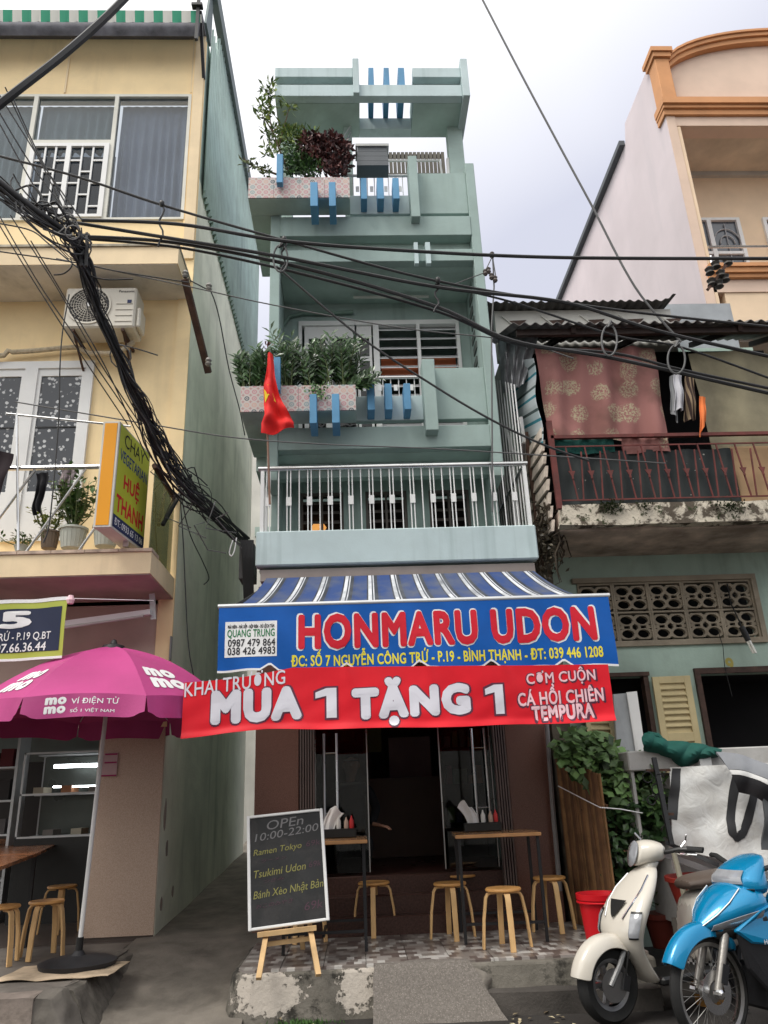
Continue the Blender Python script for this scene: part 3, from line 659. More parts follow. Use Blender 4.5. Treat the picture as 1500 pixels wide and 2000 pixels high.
# red opening banner
RB = thing('banner', 'red opening offer banner with white lettering hung below the blue awning', 'banner', (.4, 5.93, 1.9))
red = M('red_vinyl', (.72, .012, .025), .5, var=.1, scale=2, bump=.05, spec=.25)
bx0, bx1 = P(357, 1380, 5.93).x, P(1198, 1380, 5.93).x
def interp(x, tab):
    for (xa, za), (xb, zb_) in zip(tab, tab[1:]):
        if x <= xb or (xb, zb_) == tab[-1]: return za+(zb_-za)*(x-xa)/(xb-xa)
BB = [(P(*q_, 5.93).x, P(*q_, 5.93).z) for q_ in ((362, 1442), (440, 1432), (520, 1425), (650, 1424), (770, 1423), (950, 1418), (1200, 1409))]
def btop(x):
    u = (x-bx0)/(bx1-bx0); return (2.277-.07*0) if 0 else (2.262+.085*min(1, u/.25)-.055*max(0, u-.25)/.75 - .02*math.sin(min(1, u/.25)*3.14))
def bbot(x):
    return interp(x, BB)+.004*math.sin(x*7)
def bmap(x, z, lift=0):
    u = (x-bx0)/(bx1-bx0); t = (2.3-z)/.45
    y = 5.925 + .014*math.sin(u*9+.5)*(.4+t) + .004*math.sin(u*23+z*9) + .003*math.sin(u*51-z*31)*t
    for cx in (.08, .21, .38, .57, .75, .9):      # folds running down from the tie points
        d = (u-cx-.03*t)/(.012+.03*t); y -= .010*math.exp(-d*d)*(1-.5*t)
    y -= .02*math.exp(-((z-bbot(x))/.03)**2)      # rolled hem
    return (x, y-lift, z)
MB().grid(lambda u, v: bmap(bx0+u*(bx1-bx0), btop(bx0+u*(bx1-bx0))*(1-v)+bbot(bx0+u*(bx1-bx0))*v), 220, 26, .002).obj('banner_cloth', red, RB, smooth=True)
t_lil = solid('pale_print', (.72, .71, .78), .7); t_shadow = solid('dark_print_edge', (.12, .03, .06), .5); t_pink = solid('pink_print', (.85, .55, .60), .4)
def tilt(box, s):
    xm = (box[0]+box[1])/2
    return lambda x, z, l=0: bmap(x, z+s*(x-xm), l)
def bput(body, b4, mat=t_lil, s=0.0, bold=.05, sh=1):
    bx = tbox(*b4, Y=5.93)
    if sh: lettering(body, bx[0]-.012+.004, bx[1]+.012+.004, bx[2]-.014, bx[3]+.010, tilt(bx, s), t_shadow, RB, bold+.03, .08, lift=.0045)
    lettering(body, bx[0], bx[1], bx[2], bx[3], tilt(bx, s), mat, RB, bold, .08, lift=.007)
bput('KHAI TRƯƠNG', (362, 1319, 557, 1346), s=.10, bold=.012, sh=0)
bput('MUA', (413, 1347, 590, 1408), s=.03, bold=.09)
def one(b4):      # heavy numeral one
    x0_, x1_, z0_, z1_ = tbox(*b4, Y=5.93); w_ = x1_-x0_; h_ = z1_-z0_
    for (g_, mt, lf) in ((.014, t_shadow, .0045), (0, t_lil, .007)):
        mb = MB()
        for i in range(6):
            a_, b_ = i/6, (i+1)/6; X0, X1 = x0_+w_*.52-g_, x1_+g_; mb.poly([bmap(X0, z0_-g_+(h_+2*g_)*a_, lf), bmap(X1, z0_-g_+(h_+2*g_)*a_, lf), bmap(X1, z0_-g_+(h_+2*g_)*b_, lf), bmap(X0, z0_-g_+(h_+2*g_)*b_, lf)])
        mb.poly([bmap(x0_-g_, z0_+h_*.66-g_, lf), bmap(x0_+w_*.52-g_, z0_+h_*.74-g_, lf), bmap(x0_+w_*.52-g_, z1_+g_, lf), bmap(x0_-g_, z0_+h_*.86+g_, lf)]); mb.obj('lettering', mt, RB, kind='stuff')
one((616, 1345, 658, 1402)); bput('TẶNG', (686, 1325, 922, 1412), s=.02, bold=.085); one((946, 1338, 986, 1394))
bput('CƠM CUỘN', (1026, 1307, 1164, 1336), t_pink, .03, .022); bput('CÁ HỒI CHIÊN', (1008, 1337, 1180, 1372), t_pink, .03, .03); bput('TEMPURA', (1037, 1378, 1162, 1404), t_pink, .03, .05)
# ================================================================== YELLOW SHOP HOUSE (left)
def PZ(px_, py_, z):
    d = ray(px_, py_); return Vector((0, 0, CH)) + d*((z-CH)/d.z)
def PXX(px_, py_, x):
    d = ray(px_, py_); return Vector((0, 0, CH)) + d*(x/d.x)
L = thing('shop_house', 'yellow three storey house with a mossy green side wall left of the alley', 'house', (-3.5, 8, 0))
YW = 7.65
B('side_wall', greenwall, L, (-1.95, -1.80, YW+.012, 13.2, .0, 8.80))
B('side_wall', teal_shade, L, (-1.95, -1.81, YW+.012, 13.1, 8.801, 11.3))
B('corner_strip', yellow, L, (-1.95, -1.792, YW-.02, YW+.01, 2.1, 11.1))
rub = M('peeled_render', (.40, .33, .28), .9, var=.2)
rndp = random.Random(5)
for (yy, zz, h_) in ((7.80, 1.30, .28), (7.95, 1.02, .16), (7.85, .55, .12), (8.3, .62, .1)):
    pts = [(-1.797, yy+(.035+.02*rndp.random())*math.cos(t*.785), zz+h_*.5*math.sin(t*.785)*(.8+.4*rndp.random())) for t in range(8)]
    MB().prism(pts, (-.01, 0, 0)).obj('peeled_patch', rub, L)
# corrugated cladding on the side
cladmat = M('green_corrugated_steel', (.38, .50, .46), .5, metal=.3, var=.12, streak=.5, streakcol=(.12, .16, .15), sfreq=5)
def clad(u, v):
    y = 7.80+u*5.4; zt = 11.9 + .35*min(1, (y-7.8)/2.5) - (.0 if y > 8.2 else .35)
    return (-1.765+.022*math.sin(u*5.4*2*math.pi/.115), y, 8.70+.03*math.sin(u*5.4*2*math.pi/.115)+v*(zt-8.7))
MB().grid(clad, 380, 1, .004).obj('corrugated_cladding', cladmat, L, smooth='all')
B('roof_trim', M('grey_green_trim', (.16, .20, .20), .6), L, (-1.80, -1.70, 7.7, 13.2, 12.05, 12.35))
MB().prism([(-1.80, 7.45, 11.22), (-1.80, 7.8, 11.22), (-1.80, 7.8, 12.35), (-1.80, 7.7, 12.35)], (.03, 0, 0)).obj('roof_end_flashing', M('grey_green_trim2', (.15, .19, .19), .6), L)
# front wall of each storey
zt, zb = 10.135, 8.10
wall_with_holes('front_wall', yellow, L, -7, -1.95, 7.18, 11.25, YW, YW+.15, [(-5.0, -1.925-.03, zb, zt)])
for x in (-3.6, -1.96, -5.2): B('wall_joint_strip', cream, L, (x-.012, x+.012, YW-.012, YW-.002, zt+.05, 11.2))
B('cream_pilaster', cream, L, (-1.925, -1.80, YW-.05, YW-.022, 7.5, 11.2))
wfm = M('old_white_frame', (.66, .65, .58), .6, var=.08)
wf = B('window_frame', wfm, L, (-1.985, -1.945, 7.62, 7.7, zb, zt))
for (n_, bx_) in (('frame_rail', (-5.0, -1.985, 7.62, 7.7, zt-.04, zt)), ('frame_rail', (-5.0, -1.985, 7.62, 7.7, zb, zb+.03)), ('mullion', (-2.93, -2.88, 7.62, 7.7, zb+.03, zt-.04)), ('mullion', (-3.965, -3.91, 7.62, 7.7, zb+.03, zt-.04)), ('transom', (-3.91, -2.93, 7.62, 7.7, 9.30, 9.36))):
    B(n_, wfm, wf, bx_)
cglass = glass('curtain_glass', (.8, .83, .86), .12)
for (a, b_, c_, d_) in ((-2.88, -1.985, zb+.03, zt-.04), (-3.91, -2.93, 9.36, zt-.04), (-4.96, -3.965, zb+.03, zt-.04)): B('pane', cglass, wf, (a, b_, 7.655, 7.66, c_, d_))
curt = M('grey_curtain', (.50, .54, .62), .9, var=.08); curt2 = M('green_grey_curtain', (.42, .50, .50), .9, var=.08)
def curtain(name, mat, parent, x0, x1, z0, z1, y, amp=.035, wl=.11, thick=.004):
    n_ = max(20, int((x1-x0)/wl*10))
    MB().grid(lambda u, v: (x0+u*(x1-x0), y+amp*(.25+.75*min(1, (1-v)*2.2+.15))*math.sin(u*(x1-x0)/wl*6.283+.8*math.sin(u*9))*(1 if v < .86 else .3), z0+v*(z1-z0)), n_, 8, thick).obj(name, mat, parent, smooth='all')
curtain('curtain', curt, L, -2.88, -1.97, zb, zt-.02, 7.80); curtain('curtain', curt2, L, -3.92, -2.92, 9.3, zt-.02, 7.80, wl=.13); curtain('curtain', curt2, L, -4.95, -3.95, zb, zt-.02, 7.80)
curtain('curtain', curt, L, -3.92, -2.92, zb, 9.3, 7.84, wl=.2)
# sliding window with grille
sw = B('sliding_window', white, L, (-3.905, -3.85, 7.60, 7.65, zb+.03, 9.29), (-2.99, -2.93, 7.60, 7.65, zb+.03, 9.29), (-3.85, -2.99, 7.60, 7.65, 9.24, 9.29), (-3.85, -2.99, 7.60, 7.65, zb+.03, zb+.07), (-3.46, -3.40, 7.60, 7.65, zb+.07, 9.24))
B('pane', glass('dark_pane', (.5, .55, .6), .3), sw, (-3.85, -2.99, 7.635, 7.64, zb+.07, 9.24))
for (a, b_) in ((-3.85, -3.46), (-3.40, -2.99)):
    for k in (1, 2):
        x = a+(b_-a)*k/3; B('grille_bar', white, sw, (x-.011, x+.011, 7.61, 7.63, zb+.07, 9.24))
    for c_ in range(3):
        x0 = a+(b_-a)*c_/3+.011*(c_ > 0); x1 = a+(b_-a)*(c_+1)/3-.011*(c_ < 2)
        for q in range(3):
            z = zb+.2+q*.36+(.18 if c_ % 2 else 0)
            if z < 9.2: B('grille_bar', white, sw, (x0, x1, 7.612, 7.628, z-.011, z+.011))
# eaves with scalloped strip
B('eaves_slab', M('dark_grey_eaves', (.16, .16, .18), .8, var=.2), L, (-7, -1.80, 7.30, YW, 11.16, 11.24))
MB().grid(lambda u, v: (-7+u*5.2, 7.30-.07*math.sin(v*3.14), P(200, 70, 7.3).z+v*(P(200, 43, 7.3).z-P(200, 70, 7.3).z)), 60, 6, .01).obj('gutter', M('weathered_gutter', (.14, .14, .16), .7, var=.3, scale=6), L, smooth=True)
scal, nt, b, pos, g = newmat('green_white_scallop', .8)
sx_ = nt.nodes.new('ShaderNodeSeparateXYZ'); nt.links.new(pos, sx_.inputs[0])
rs_ = ramp(nt, [(0, (.06, .36, .22)), (.5, (.72, .72, .66))], 'CONSTANT'); nt.links.new(mulf(nt, mulf(nt, sx_.outputs[0], 1/.24), 0, 'FRACT'), rs_.inputs[0]); nt.links.new(rs_.outputs[0], b.inputs['Base Color'])
m = MB(); x = -5.0
SZ0, SZ1 = P(200, 42, 7.24).z, P(200, 27, 7.24).z
def scz(x): return SZ0-.02*abs(math.sin(x*26))
m.grid(lambda u, v: (-6+u*4.22, 7.24-.05*v, scz(-6+u*4.22)*(1-v)+SZ1*v), 200, 1, .006); m.obj('scalloped_strip', scal, L)
B('eaves_bracket', darkmetal, L, (-1.84, -1.80, 7.15, 7.19, 10.55, 11.3), (-1.90, -1.76, 7.12, 7.20, 11.12, 11.16)); MB().bar((-1.80, 7.2, 11.1), (-1.80, 7.62, 10.4), .04, .04).obj('brace', darkmetal, L)
# slab between storeys
B('projecting_slab', [cream][0], L, (-7, -1.818, 7.0, YW-.001, 6.95, 7.175)); B('slab_soffit', greyplas, L, (-7, -1.83, 7.01, YW-.002, 6.943, 6.948))
B('slab_ledge', M('stained_ledge', (.42, .38, .30), .9, var=.3, scale=8, streak=.5), L, (-7, -1.81, 6.98, YW-.002, 7.176, 7.205))
# middle storey
DW = (-5.0, -2.83, 4.0, 6.12)
wall_with_holes('front_wall', yellow, L, -7, -1.95, 3.3, 7.17, YW, YW+.15, [DW])
starm, nt, b, pos, g = newmat('blossom_film_glass', .12)
vo = nt.nodes.new('ShaderNodeTexVoronoi'); vo.inputs['Scale'].default_value = 17; vo.inputs['Randomness'].default_value = .75; nt.links.new(pos, vo.inputs['Vector'])
ed = noise(nt, pos, 60, 2, .6)
f = ramp_out(nt, mulf(nt, vo.outputs['Distance'], mulf(nt, ed, .35), 'ADD'), .53, .48); nt.links.new(mixc(nt, f, (.05, .055, .065), (.50, .51, .52)), b.inputs['Base Color'])
dfr = B('window_frame', white, L, (-5.0, -2.83, 7.61, 7.69, 6.03, 6.12))
for (a, b_) in ((-2.92, -2.83), (-3.58, -3.44), (-4.30, -4.16), (-5.0, -4.9)): B('frame_stile', white, dfr, (a, b_, 7.61, 7.69, 4.0, 6.03))
for (a, b_) in ((-3.40, -2.96), (-4.12, -3.62), (-4.86, -4.34)):
    lf = B('door_leaf', white, dfr, (a-.04, a, 7.63, 7.67, 4.0, 6.03), (b_, b_+.04, 7.63, 7.67, 4.0, 6.03), (a, b_, 7.63, 7.67, 5.94, 6.03), (a, b_, 7.63, 7.67, 4.0, 4.55))
    lf2 = B('pane', starm, dfr, (a, b_, 7.645, 7.65, 4.55, 5.94)); B('pane_bar', darkmetal, dfr, (a, b_, 7.635, 7.64, 5.30, 5.315))
# balcony
B('balcony_slab', cream, L, (-7, -1.80, 6.7, YW-.001, 3.35, 3.555)); B('slab_soffit', M('pink_brown_soffit', (.50, .40, .36), .9, var=.15), L, (-7, -1.81, 6.71, YW-.002, 3.341, 3.348))
for k in range(14):
    x1 = -1.795-k*.30; B('edge_tile', M('marbled_tile', (.50, .38, .30), .4, var=.3, scale=9) if k == 0 else bpy.data.materials['marbled_tile'], L, (x1-.295, x1, 6.685, 6.95, 3.556, 3.585))
br = MB().tube([(-7, 6.74, 4.42), (-2.2, 6.74, 4.42)], .024, 8).obj('balcony_railing', steel, L, smooth=True)
MB().tube([(-1.84, 6.74, 4.42), (-1.84, 7.62, 4.42)], .028, 8).obj('side_rail', rust, br, smooth=True)
for k in range(8): MB().tube([(-2.47-k*.47, 6.74, 3.58), (-2.0-k*.47, 6.74, 4.42)], .012, 6).obj('rail_post', steel, br)
MB().tube([P(12, 808, 6.7), P(255, 833, 6.7)], .011, 6).obj('clothes_bar', steel, br); MB().tube([P(33, 808, 6.7), P(36, 1075, 6.7)], .012, 6).obj('rail_post', steel, br)
B('side_screen', glass('side_screen_glass', (.55, .62, .5), .3), br, (-1.85, -1.84, 6.78, 7.6, 3.6, 4.38))
MB().bar((-1.82, 7.1, 3.95), (-1.72, 7.75, 4.75), .03, .03).obj('angle_bar', darkmetal, L)
# ground floor
wall_with_holes('front_wall', M('pinkish_render', (.50, .39, .33), .85, var=.08), L, -7, -1.808, 2.12, 3.34, YW, YW+.15, [])
B('pillar', pinkgran, L, (-2.415, -1.806, YW-.01, YW+.35, .34, 2.119)); B('plinth', M('dark_plinth', (.09, .07, .06), .8), L, (-2.40, -1.81, YW+.0, YW+.34, .2, .338))
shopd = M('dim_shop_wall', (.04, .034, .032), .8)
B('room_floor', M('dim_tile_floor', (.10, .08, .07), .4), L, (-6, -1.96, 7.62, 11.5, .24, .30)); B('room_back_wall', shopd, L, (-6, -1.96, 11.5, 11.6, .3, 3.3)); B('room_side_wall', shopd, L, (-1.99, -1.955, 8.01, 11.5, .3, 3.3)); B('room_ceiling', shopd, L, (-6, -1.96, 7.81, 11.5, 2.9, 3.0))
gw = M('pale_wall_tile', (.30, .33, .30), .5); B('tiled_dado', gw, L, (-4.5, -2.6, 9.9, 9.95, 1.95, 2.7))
# poster (its code is left out)
pp = lambda x, z, l=0: (x, YW-.014-l, z)
q0 = P(198, 1517, 7.63); q1 = P(231, 1470, 7.63)
po = thing('payment_poster', 'small pink and white payment notice stuck on the pink granite pillar', 'poster', (q0.x, 7.63, q0.z))
B('sheet', M('pale_pink_print', (.55, .38, .40), .6), po, (q0.x, q1.x, 7.625, 7.637, q0.z, q1.z)); B('magenta_band', M('magenta_print', (.36, .03, .12), .6), po, (q0.x, q1.x, 7.622, 7.6245, q0.z, q0.z+.014), (q0.x+.02, q1.x-.005, 7.622, 7.6245, q0.z+.115, q0.z+.13), (q0.x+.02, q1.x-.005, 7.622, 7.6245, q1.z-.02, q1.z-.005))
# ---- inside: display case, shelf, table
case = thing('display_case', 'glass food display case with two lit tubes inside the left shop', 'display case', (-3.2, 9.3, .3))
B('cabinet', M('steel_cabinet', (.04, .04, .04), .4, metal=.5), case, (-3.65, -2.5, 9.0, 9.6, .3, 1.12))
c_ = MB()
for (x, y) in ((-3.65, 9.0), (-2.52, 9.0), (-3.65, 9.58), (-2.52, 9.58)): c_.box(x, x+.02, y, y+.02, 1.12, 2.0)
for z in (1.12, 1.55, 1.98):
    c_.box(-3.65, -2.5, 9.0, 9.02, z, z+.02); c_.box(-3.65, -2.5, 9.4, 9.58, z, z+.012)
c_.obj('case_frame', alu, case)
B('back_panel', M('case_back', (.10, .11, .10), .3, metal=.4), case, (-3.63, -2.53, 9.57, 9.579, 1.14, 1.97))
tubem = emit('lit_tube', (.9, .97, 1.0), 6)
for (a, b_) in (((106, 1497), (196, 1494)), ((104, 1537), (190, 1535))):
    p0 = P(*a, 9.15); p1 = P(*b_, 9.15); MB().tube([p0, p1], .02 if a[1] < 1500 else .01, 8).obj('lamp_tube', tubem, case, smooth=True)
rnd = random.Random(4)
for k in range(7):
    x = -3.55+k*.15; B('tray', M('tray%d' % (k % 3), [(.5, .45, .35), (.25, .22, .2), (.45, .2, .1)][k % 3], .6), case, (x, x+.11, 9.1, 9.35, 1.14 if k % 2 else 1.57, (1.14 if k % 2 else 1.57)+.05+.06*rnd.random()))
sh = thing('shelf_rack', 'dark shelf rack with red and grey boxes inside the left shop', 'shelf', (-4.2, 9.2, .3))
m = MB()
for x in (-4.75, -3.82): m.box(x, x+.03, 9.2, 9.5, .3, 2.2)
m.obj('rack_frame', alu, sh)
for z in (.7, 1.15, 1.5, 1.85): B('shelf', alu, sh, (-4.72, -3.82, 9.2, 9.5, z, z+.02))
for i, z in enumerate((1.17, 1.52, 1.87)):
    for k in range(5):
        B('box', [M('maroon_box', (.12, .015, .02), .6), M('grey_box', (.12, .11, .11), .6), M('dark_box', (.04, .035, .035), .6)][(i+k) % 3], sh, (-4.70+k*.175, -4.56+k*.175, 9.22, 9.45, z+.001, z+.12+.12*rnd.random()))
tb = thing('shop_table', 'long brown table standing just inside the left shop', 'table', (-3.1, 7.9, .3))
tpts = [PZ(-60, 1655, 1.05), PZ(-60, 1715, 1.05), PZ(75, 1665, 1.05), PZ(165, 1622, 1.05), PZ(95, 1612, 1.05)]
MB().prism([tuple(p) for p in tpts], (0, 0, -.025)).obj('tabletop', M('brown_varnish', (.30, .12, .05), .25, var=.2, scale=4), tb)
for p in (tpts[1], tpts[2], tpts[3], tpts[4]):
    q = p*.96+tpts[0]*.04; MB().bar((q.x, q.y, .3), (q.x, q.y, 1.02), .03, .03).obj('leg', darkmetal, tb)
def bottle(name, label, cat, loc, prof, mat, capmat=None, group=None):
    t = thing(name, label, cat, loc, group); r, h = prof
    MB().lathe([(r*.9, 0), (r, .01), (r, h*.6), (r*.35, h*.82), (r*.3, h*.9)], loc, 14).obj('bottle_body', mat, t, smooth=True)
    MB().lathe([(r*.34, h*.9), (r*.2, h), (r*.06, h*1.02)], loc, 12).obj('bottle_cap', capmat or mat, t, smooth=True)
    return t
bottle('sauce_bottle', 'yellow squeeze bottle standing on the brown table in the left shop', 'bottle', tuple(PZ(22, 1640, 1.05)), (.04, .24), M('mustard_plastic', (.55, .36, .04), .4))
cp = PZ(125, 1632, 1.05)
ca = thing('condiment_box', 'dark red condiment box with small jars on the brown table', 'box', tuple(cp)); B('tray_body', M('dark_red_lacquer', (.10, .02, .015), .35), ca, (cp.x-.16, cp.x+.16, cp.y, cp.y+.14, 1.051, 1.17))
for k in range(4): MB().lathe([(.022, 0), (.022, .09), (.012, .11)], (cp.x-.11+k*.07, cp.y+.07, 1.172), 10).obj('jar', M('jar%d' % k, [(.5, .4, .3), (.05, .05, .05), (.45, .42, .4), (.3, .08, .04)][k], .3), ca, smooth=True)
# ---- air conditioner
q0 = P(120, 640, 7.2); q1 = P(268, 560, 7.2)
ac = thing('air_conditioner', 'cream outdoor air conditioner unit with round fan grille on the yellow wall', 'air conditioner', (q0.x, 7.4, q0.z))
acx0, acx1, acz0, acz1 = q0.x, q1.x, q0.z+.0, q1.z
acm = M('cream_metal', (.62, .58, .50), .5, var=.05, streak=.3, streakcol=(.3, .25, .18))
B('casing', acm, ac, (acx0, acx1, 7.2, 7.52, acz0, acz1), bevel=.02)
B('service_cover', acm, ac, (acx1, acx1+.05, 7.24, 7.45, acz0+.03, acz0+.28), bevel=.015)
cx, cz = acx0+.27, (acz0+acz1)/2+.02; rr_ = (acz1-acz0)*.46
rot = Matrix.Rotation(R_(90), 3, 'X')
MB().lathe([(rr_, 0), (rr_, .012), (rr_-.02, .012), (rr_-.02, 0)], (cx, 7.198, cz), 36, mat=rot, cap=False).obj('fan_ring', acm, ac, smooth=True)
MB().lathe([(0.001, 0), (rr_-.02, 0)], (cx, 7.197, cz), 36, mat=rot, cap=False).obj('fan_recess', M('fan_dark', (.06, .055, .05), .7), ac)
for k in range(7): 
    r2 = (rr_-.02)*(k+1)/8; MB().tube([(cx+r2*math.cos(t*.262), 7.186, cz+r2*math.sin(t*.262)) for t in range(25)], .003, 4).obj('grille_ring', acm, ac)
for k in range(26):
    t = k*6.283/26; MB().bar((cx+.03*math.cos(t), 7.19, cz+.03*math.sin(t)), (cx+(rr_-.02)*math.cos(t+.35), 7.19, cz+(rr_-.02)*math.sin(t+.35)), .004, .004).obj('grille_spoke', acm, ac)
MB().lathe([(.03, 0), (.028, .012)], (cx, 7.185, cz), 14, mat=rot).obj('fan_hub', white, ac, smooth=True)
for k in range(4): B('louvre', acm, ac, (acx0+.56, acx1-.03, 7.192, 7.199, acz0+.07+k*.075, acz0+.08+k*.075))
ap = lambda x, z, l=0: (x, 7.196-l, z)
lettering('Panasonic', acx0+.58, acx0+.75, acz1-.075, acz1-.045, ap, t_black, ac, .01)
B('badge', t_navy, ac, (acx0+.68, acx0+.725, 7.192, 7.199, acz0+.30, acz0+.345))
for x in (acx0+.12, acx1-.12): MB().bar((x, 7.2, acz0-.03), (x, 7.64, acz0-.03), .03, .03).obj('bracket', rust, ac); MB().bar((x, 7.25, acz0-.04), (x, 7.63, acz0-.28), .02, .02).obj('bracket_brace', rust, ac)
pw = thing('refrigerant_pipe', 'taped cream pipe running left from the air conditioner along the yellow wall', 'pipe', P(80, 685, 7.6))
MB().tube([P(-40, 700, 7.55), P(8, 694, 7.56), P(16, 685, 7.56), P(24, 688, 7.56), P(70, 685, 7.57), P(120, 680, 7.57), P(150, 678, 7.57), P(175, 690, 7.5), P(230, 690, 7.4), P(262, 668, 7.4)], .028, 8).obj('pipe_run', M('cream_tape', (.50, .42, .30), .8, var=.2, scale=20), pw, smooth=True)
# ---- yellow sign
S = thing('shop_sign', 'yellow and orange double sided vegetarian shop sign box above the left balcony', 'sign', (-2.1, 6.6, 3.65))
z0s, z1s = 3.655, 4.67
f0, f1, b0, b1 = Vector((-2.206, 6.3, 0)), Vector((-2.055, 6.3, 0)), Vector((-2.125, 7.02, 0)), Vector((-1.965, 7.02, 0))
def hx(a, b_, c_, d_, z0, z1): return MB().hexa([(p.x, p.y, z0) for p in (a, b_, c_, d_)]+[(p.x, p.y, z1) for p in (a, b_, c_, d_)])
hx(f0, f1, b1, b0, z0s, z1s).obj('sign_frame', M('sign_frame_white', (.62, .60, .55), .4), S, bevel=.004)
dX = (f1-f0).normalized(); dY = (b1-f1).normalized(); nrm = Vector((dY.y, -dY.x, 0))
o0 = f0+dX*.02-dY*.004; o1 = f1-dX*.02-dY*.004
MB().hexa([(o0.x, o0.y, z0s+.02), (o1.x, o1.y, z0s+.02), (o1.x, o1.y+.003, z0s+.02), (o0.x, o0.y+.003, z0s+.02), (o0.x, o0.y, z1s-.02), (o1.x, o1.y, z1s-.02), (o1.x, o1.y+.003, z1s-.02), (o0.x, o0.y+.003, z1s-.02)]).obj('orange_panel', solid('orange_acrylic', (.80, .33, .01), .3), S)
Ls = (b1-f1).length
def smap(u, z, l=0): p = f1+dY*u+nrm*(.002+l); return (p.x, p.y, z)
def spanel(name, mat, u0, u1, z0, z1, l):
    MB().hexa([smap(u0, z0, 0), smap(u1, z0, 0), smap(u1, z0, l), smap(u0, z0, l), smap(u0, z1, 0), smap(u1, z1, 0), smap(u1, z1, l), smap(u0, z1, l)]).obj(name, mat, S)
hgt = z1s-z0s
spanel('lime_panel', solid('lime_acrylic', (.52, .56, .05), .3), .02, Ls-.02, z0s+.135, z1s-.02, .002)
spanel('navy_panel', t_navy, .02, Ls-.02, z0s+.02, z0s+.134, .002)
def stx(body, v0, v1, mat, u0=.08, u1=.64, bold=.0): lettering(body, u0, u1, z1s-v1*hgt, z1s-v0*hgt, smap, mat, S, bold, lift=.004)
stx('CHAY', .06, .19, t_black, .12, .58, .0); stx('VEGETARIAN', .24, .35, solid('blue_print', (.03, .07, .25)), .05, .67, .01)
stx('HUỆ', .40, .62, t_red, .17, .52, .03); stx('THANH', .67, .83, t_red, .05, .65, .03); stx('ĐT: 0933 65 13 06', .89, .955, t_white, .05, .67, .01)
MB().bar((-2.03, 6.7, 3.60), (-2.03, 6.7, 3.655), .05, .05).obj('sign_bracket', steel, S)
# ---- "5" banner
YB = 6.3; q0 = P(0, 1290, YB); q1 = P(133, 1168, YB)
bn = thing('small_banner', 'navy and lime banner with a large white 5 at the far left edge', 'banner', (-2.7, YB, 2.6))
bl, brr, bz0, bz1 = -3.6, -2.35, 2.555, 3.02
def nm(x, z, l=0): return (x, YB+.012*math.sin(x*9)+.01*math.sin(x*17+z*9)-l, z+(x-brr)*.03)
MB().grid(lambda u, v: nm(bl+u*(brr-bl), bz0+v*(bz1-bz0)), 40, 8, .002).obj('banner_cloth', solid('lime_vinyl', (.42, .47, .08), .45), bn, smooth=True)
MB().grid(lambda u, v: nm(bl+u*(brr-.035-bl), bz0+.055+v*(bz1-bz0-.105), .003), 40, 8, .001).obj('navy_field', solid('navy_vinyl', (.018, .025, .06), .45), bn, smooth=True)
MB().grid(lambda u, v: nm(bl+u*(brr-bl), bz1+.0+v*.03, .003), 30, 1, .002).obj('white_hem', t_white, bn); MB().grid(lambda u, v: nm(bl+u*(brr-bl), bz0-.012+v*.02, .003), 30, 1, .002).obj('white_hem', t_white, bn)
def nt_(body, b4, bold=.02, mat=t_white):
    a = P(b4[0], b4[1], YB); c = P(b4[2], b4[3], YB); lettering(body, a.x, c.x, c.z-(a.x+c.x-2*brr)*.015, a.z-(a.x+c.x-2*brr)*.015, nm, mat, bn, bold, .08, lift=.007)
nt_('5', (2, 1195, 60, 1227), .06); nt_('CÔNG TRỨ - P.19 Q.BT', (-62, 1234, 97, 1252), .008); nt_('0907.66.36.44', (-28, 1258, 88, 1272), .015)
MB().tube([(brr+.01, YB, bz1+.015), P(300, 1173, 6.9)], .004, 4).obj('tie_cord', t_white, bn)
MB().lathe([(.025, 0), (.035, .03), (.02, .07)], (brr+.02, YB, bz1-.03), 8).obj('tie_knot', t_pink, bn)
bt = thing('tube_lamp', 'unlit white fluorescent batten under the left balcony', 'lamp', P(290, 1195, 7.2))
MB().bar(P(295, 1196, 7.25), P(60, 1228, 7.25), .07, .05).obj('batten', white, bt); MB().tube([P(280, 1203, 7.22), P(70, 1234, 7.22)], .014, 8).obj('lamp_tube', M('unlit_tube2', (.55, .55, .52), .3), bt)
MB().bar(P(300, 1210, 7.3), P(297, 1160, 7.3), .05, .03).obj('bracket', alu, bt)
# ---- iron bar with insulators on the corner
ib = thing('iron_bracket', 'rusty angled iron bar with insulators at the corner of the yellow house', 'bracket', P(360, 545, 7.2))
MB().bar(P(361, 545, 7.0), P(407, 728, 7.75), .07, .05).obj('iron_bar', rust, ib)
for (x, y) in ((362, 535), (408, 560), (407, 706)): MB().lathe([(.02, -.05), (.035, -.03), (.02, -.01), (.035, .01), (.02, .04)], P(x, y, 7.0), 10).obj('insulator', M('grey_ceramic', (.25, .24, .22), .4), ib, smooth=True)
# plate on the green wall
np_ = thing('wall_plate', 'small grey plate fixed to the pink wall beside the alley', 'plate', P(345, 1262, 7.62)); a = P(338, 1290, 7.63); c_ = P(350, 1243, 7.63); B('plate_panel', M('grey_plate', (.22, .23, .23), .5), np_, (a.x-.02, -1.803, 7.60, 7.648, a.z, c_.z))
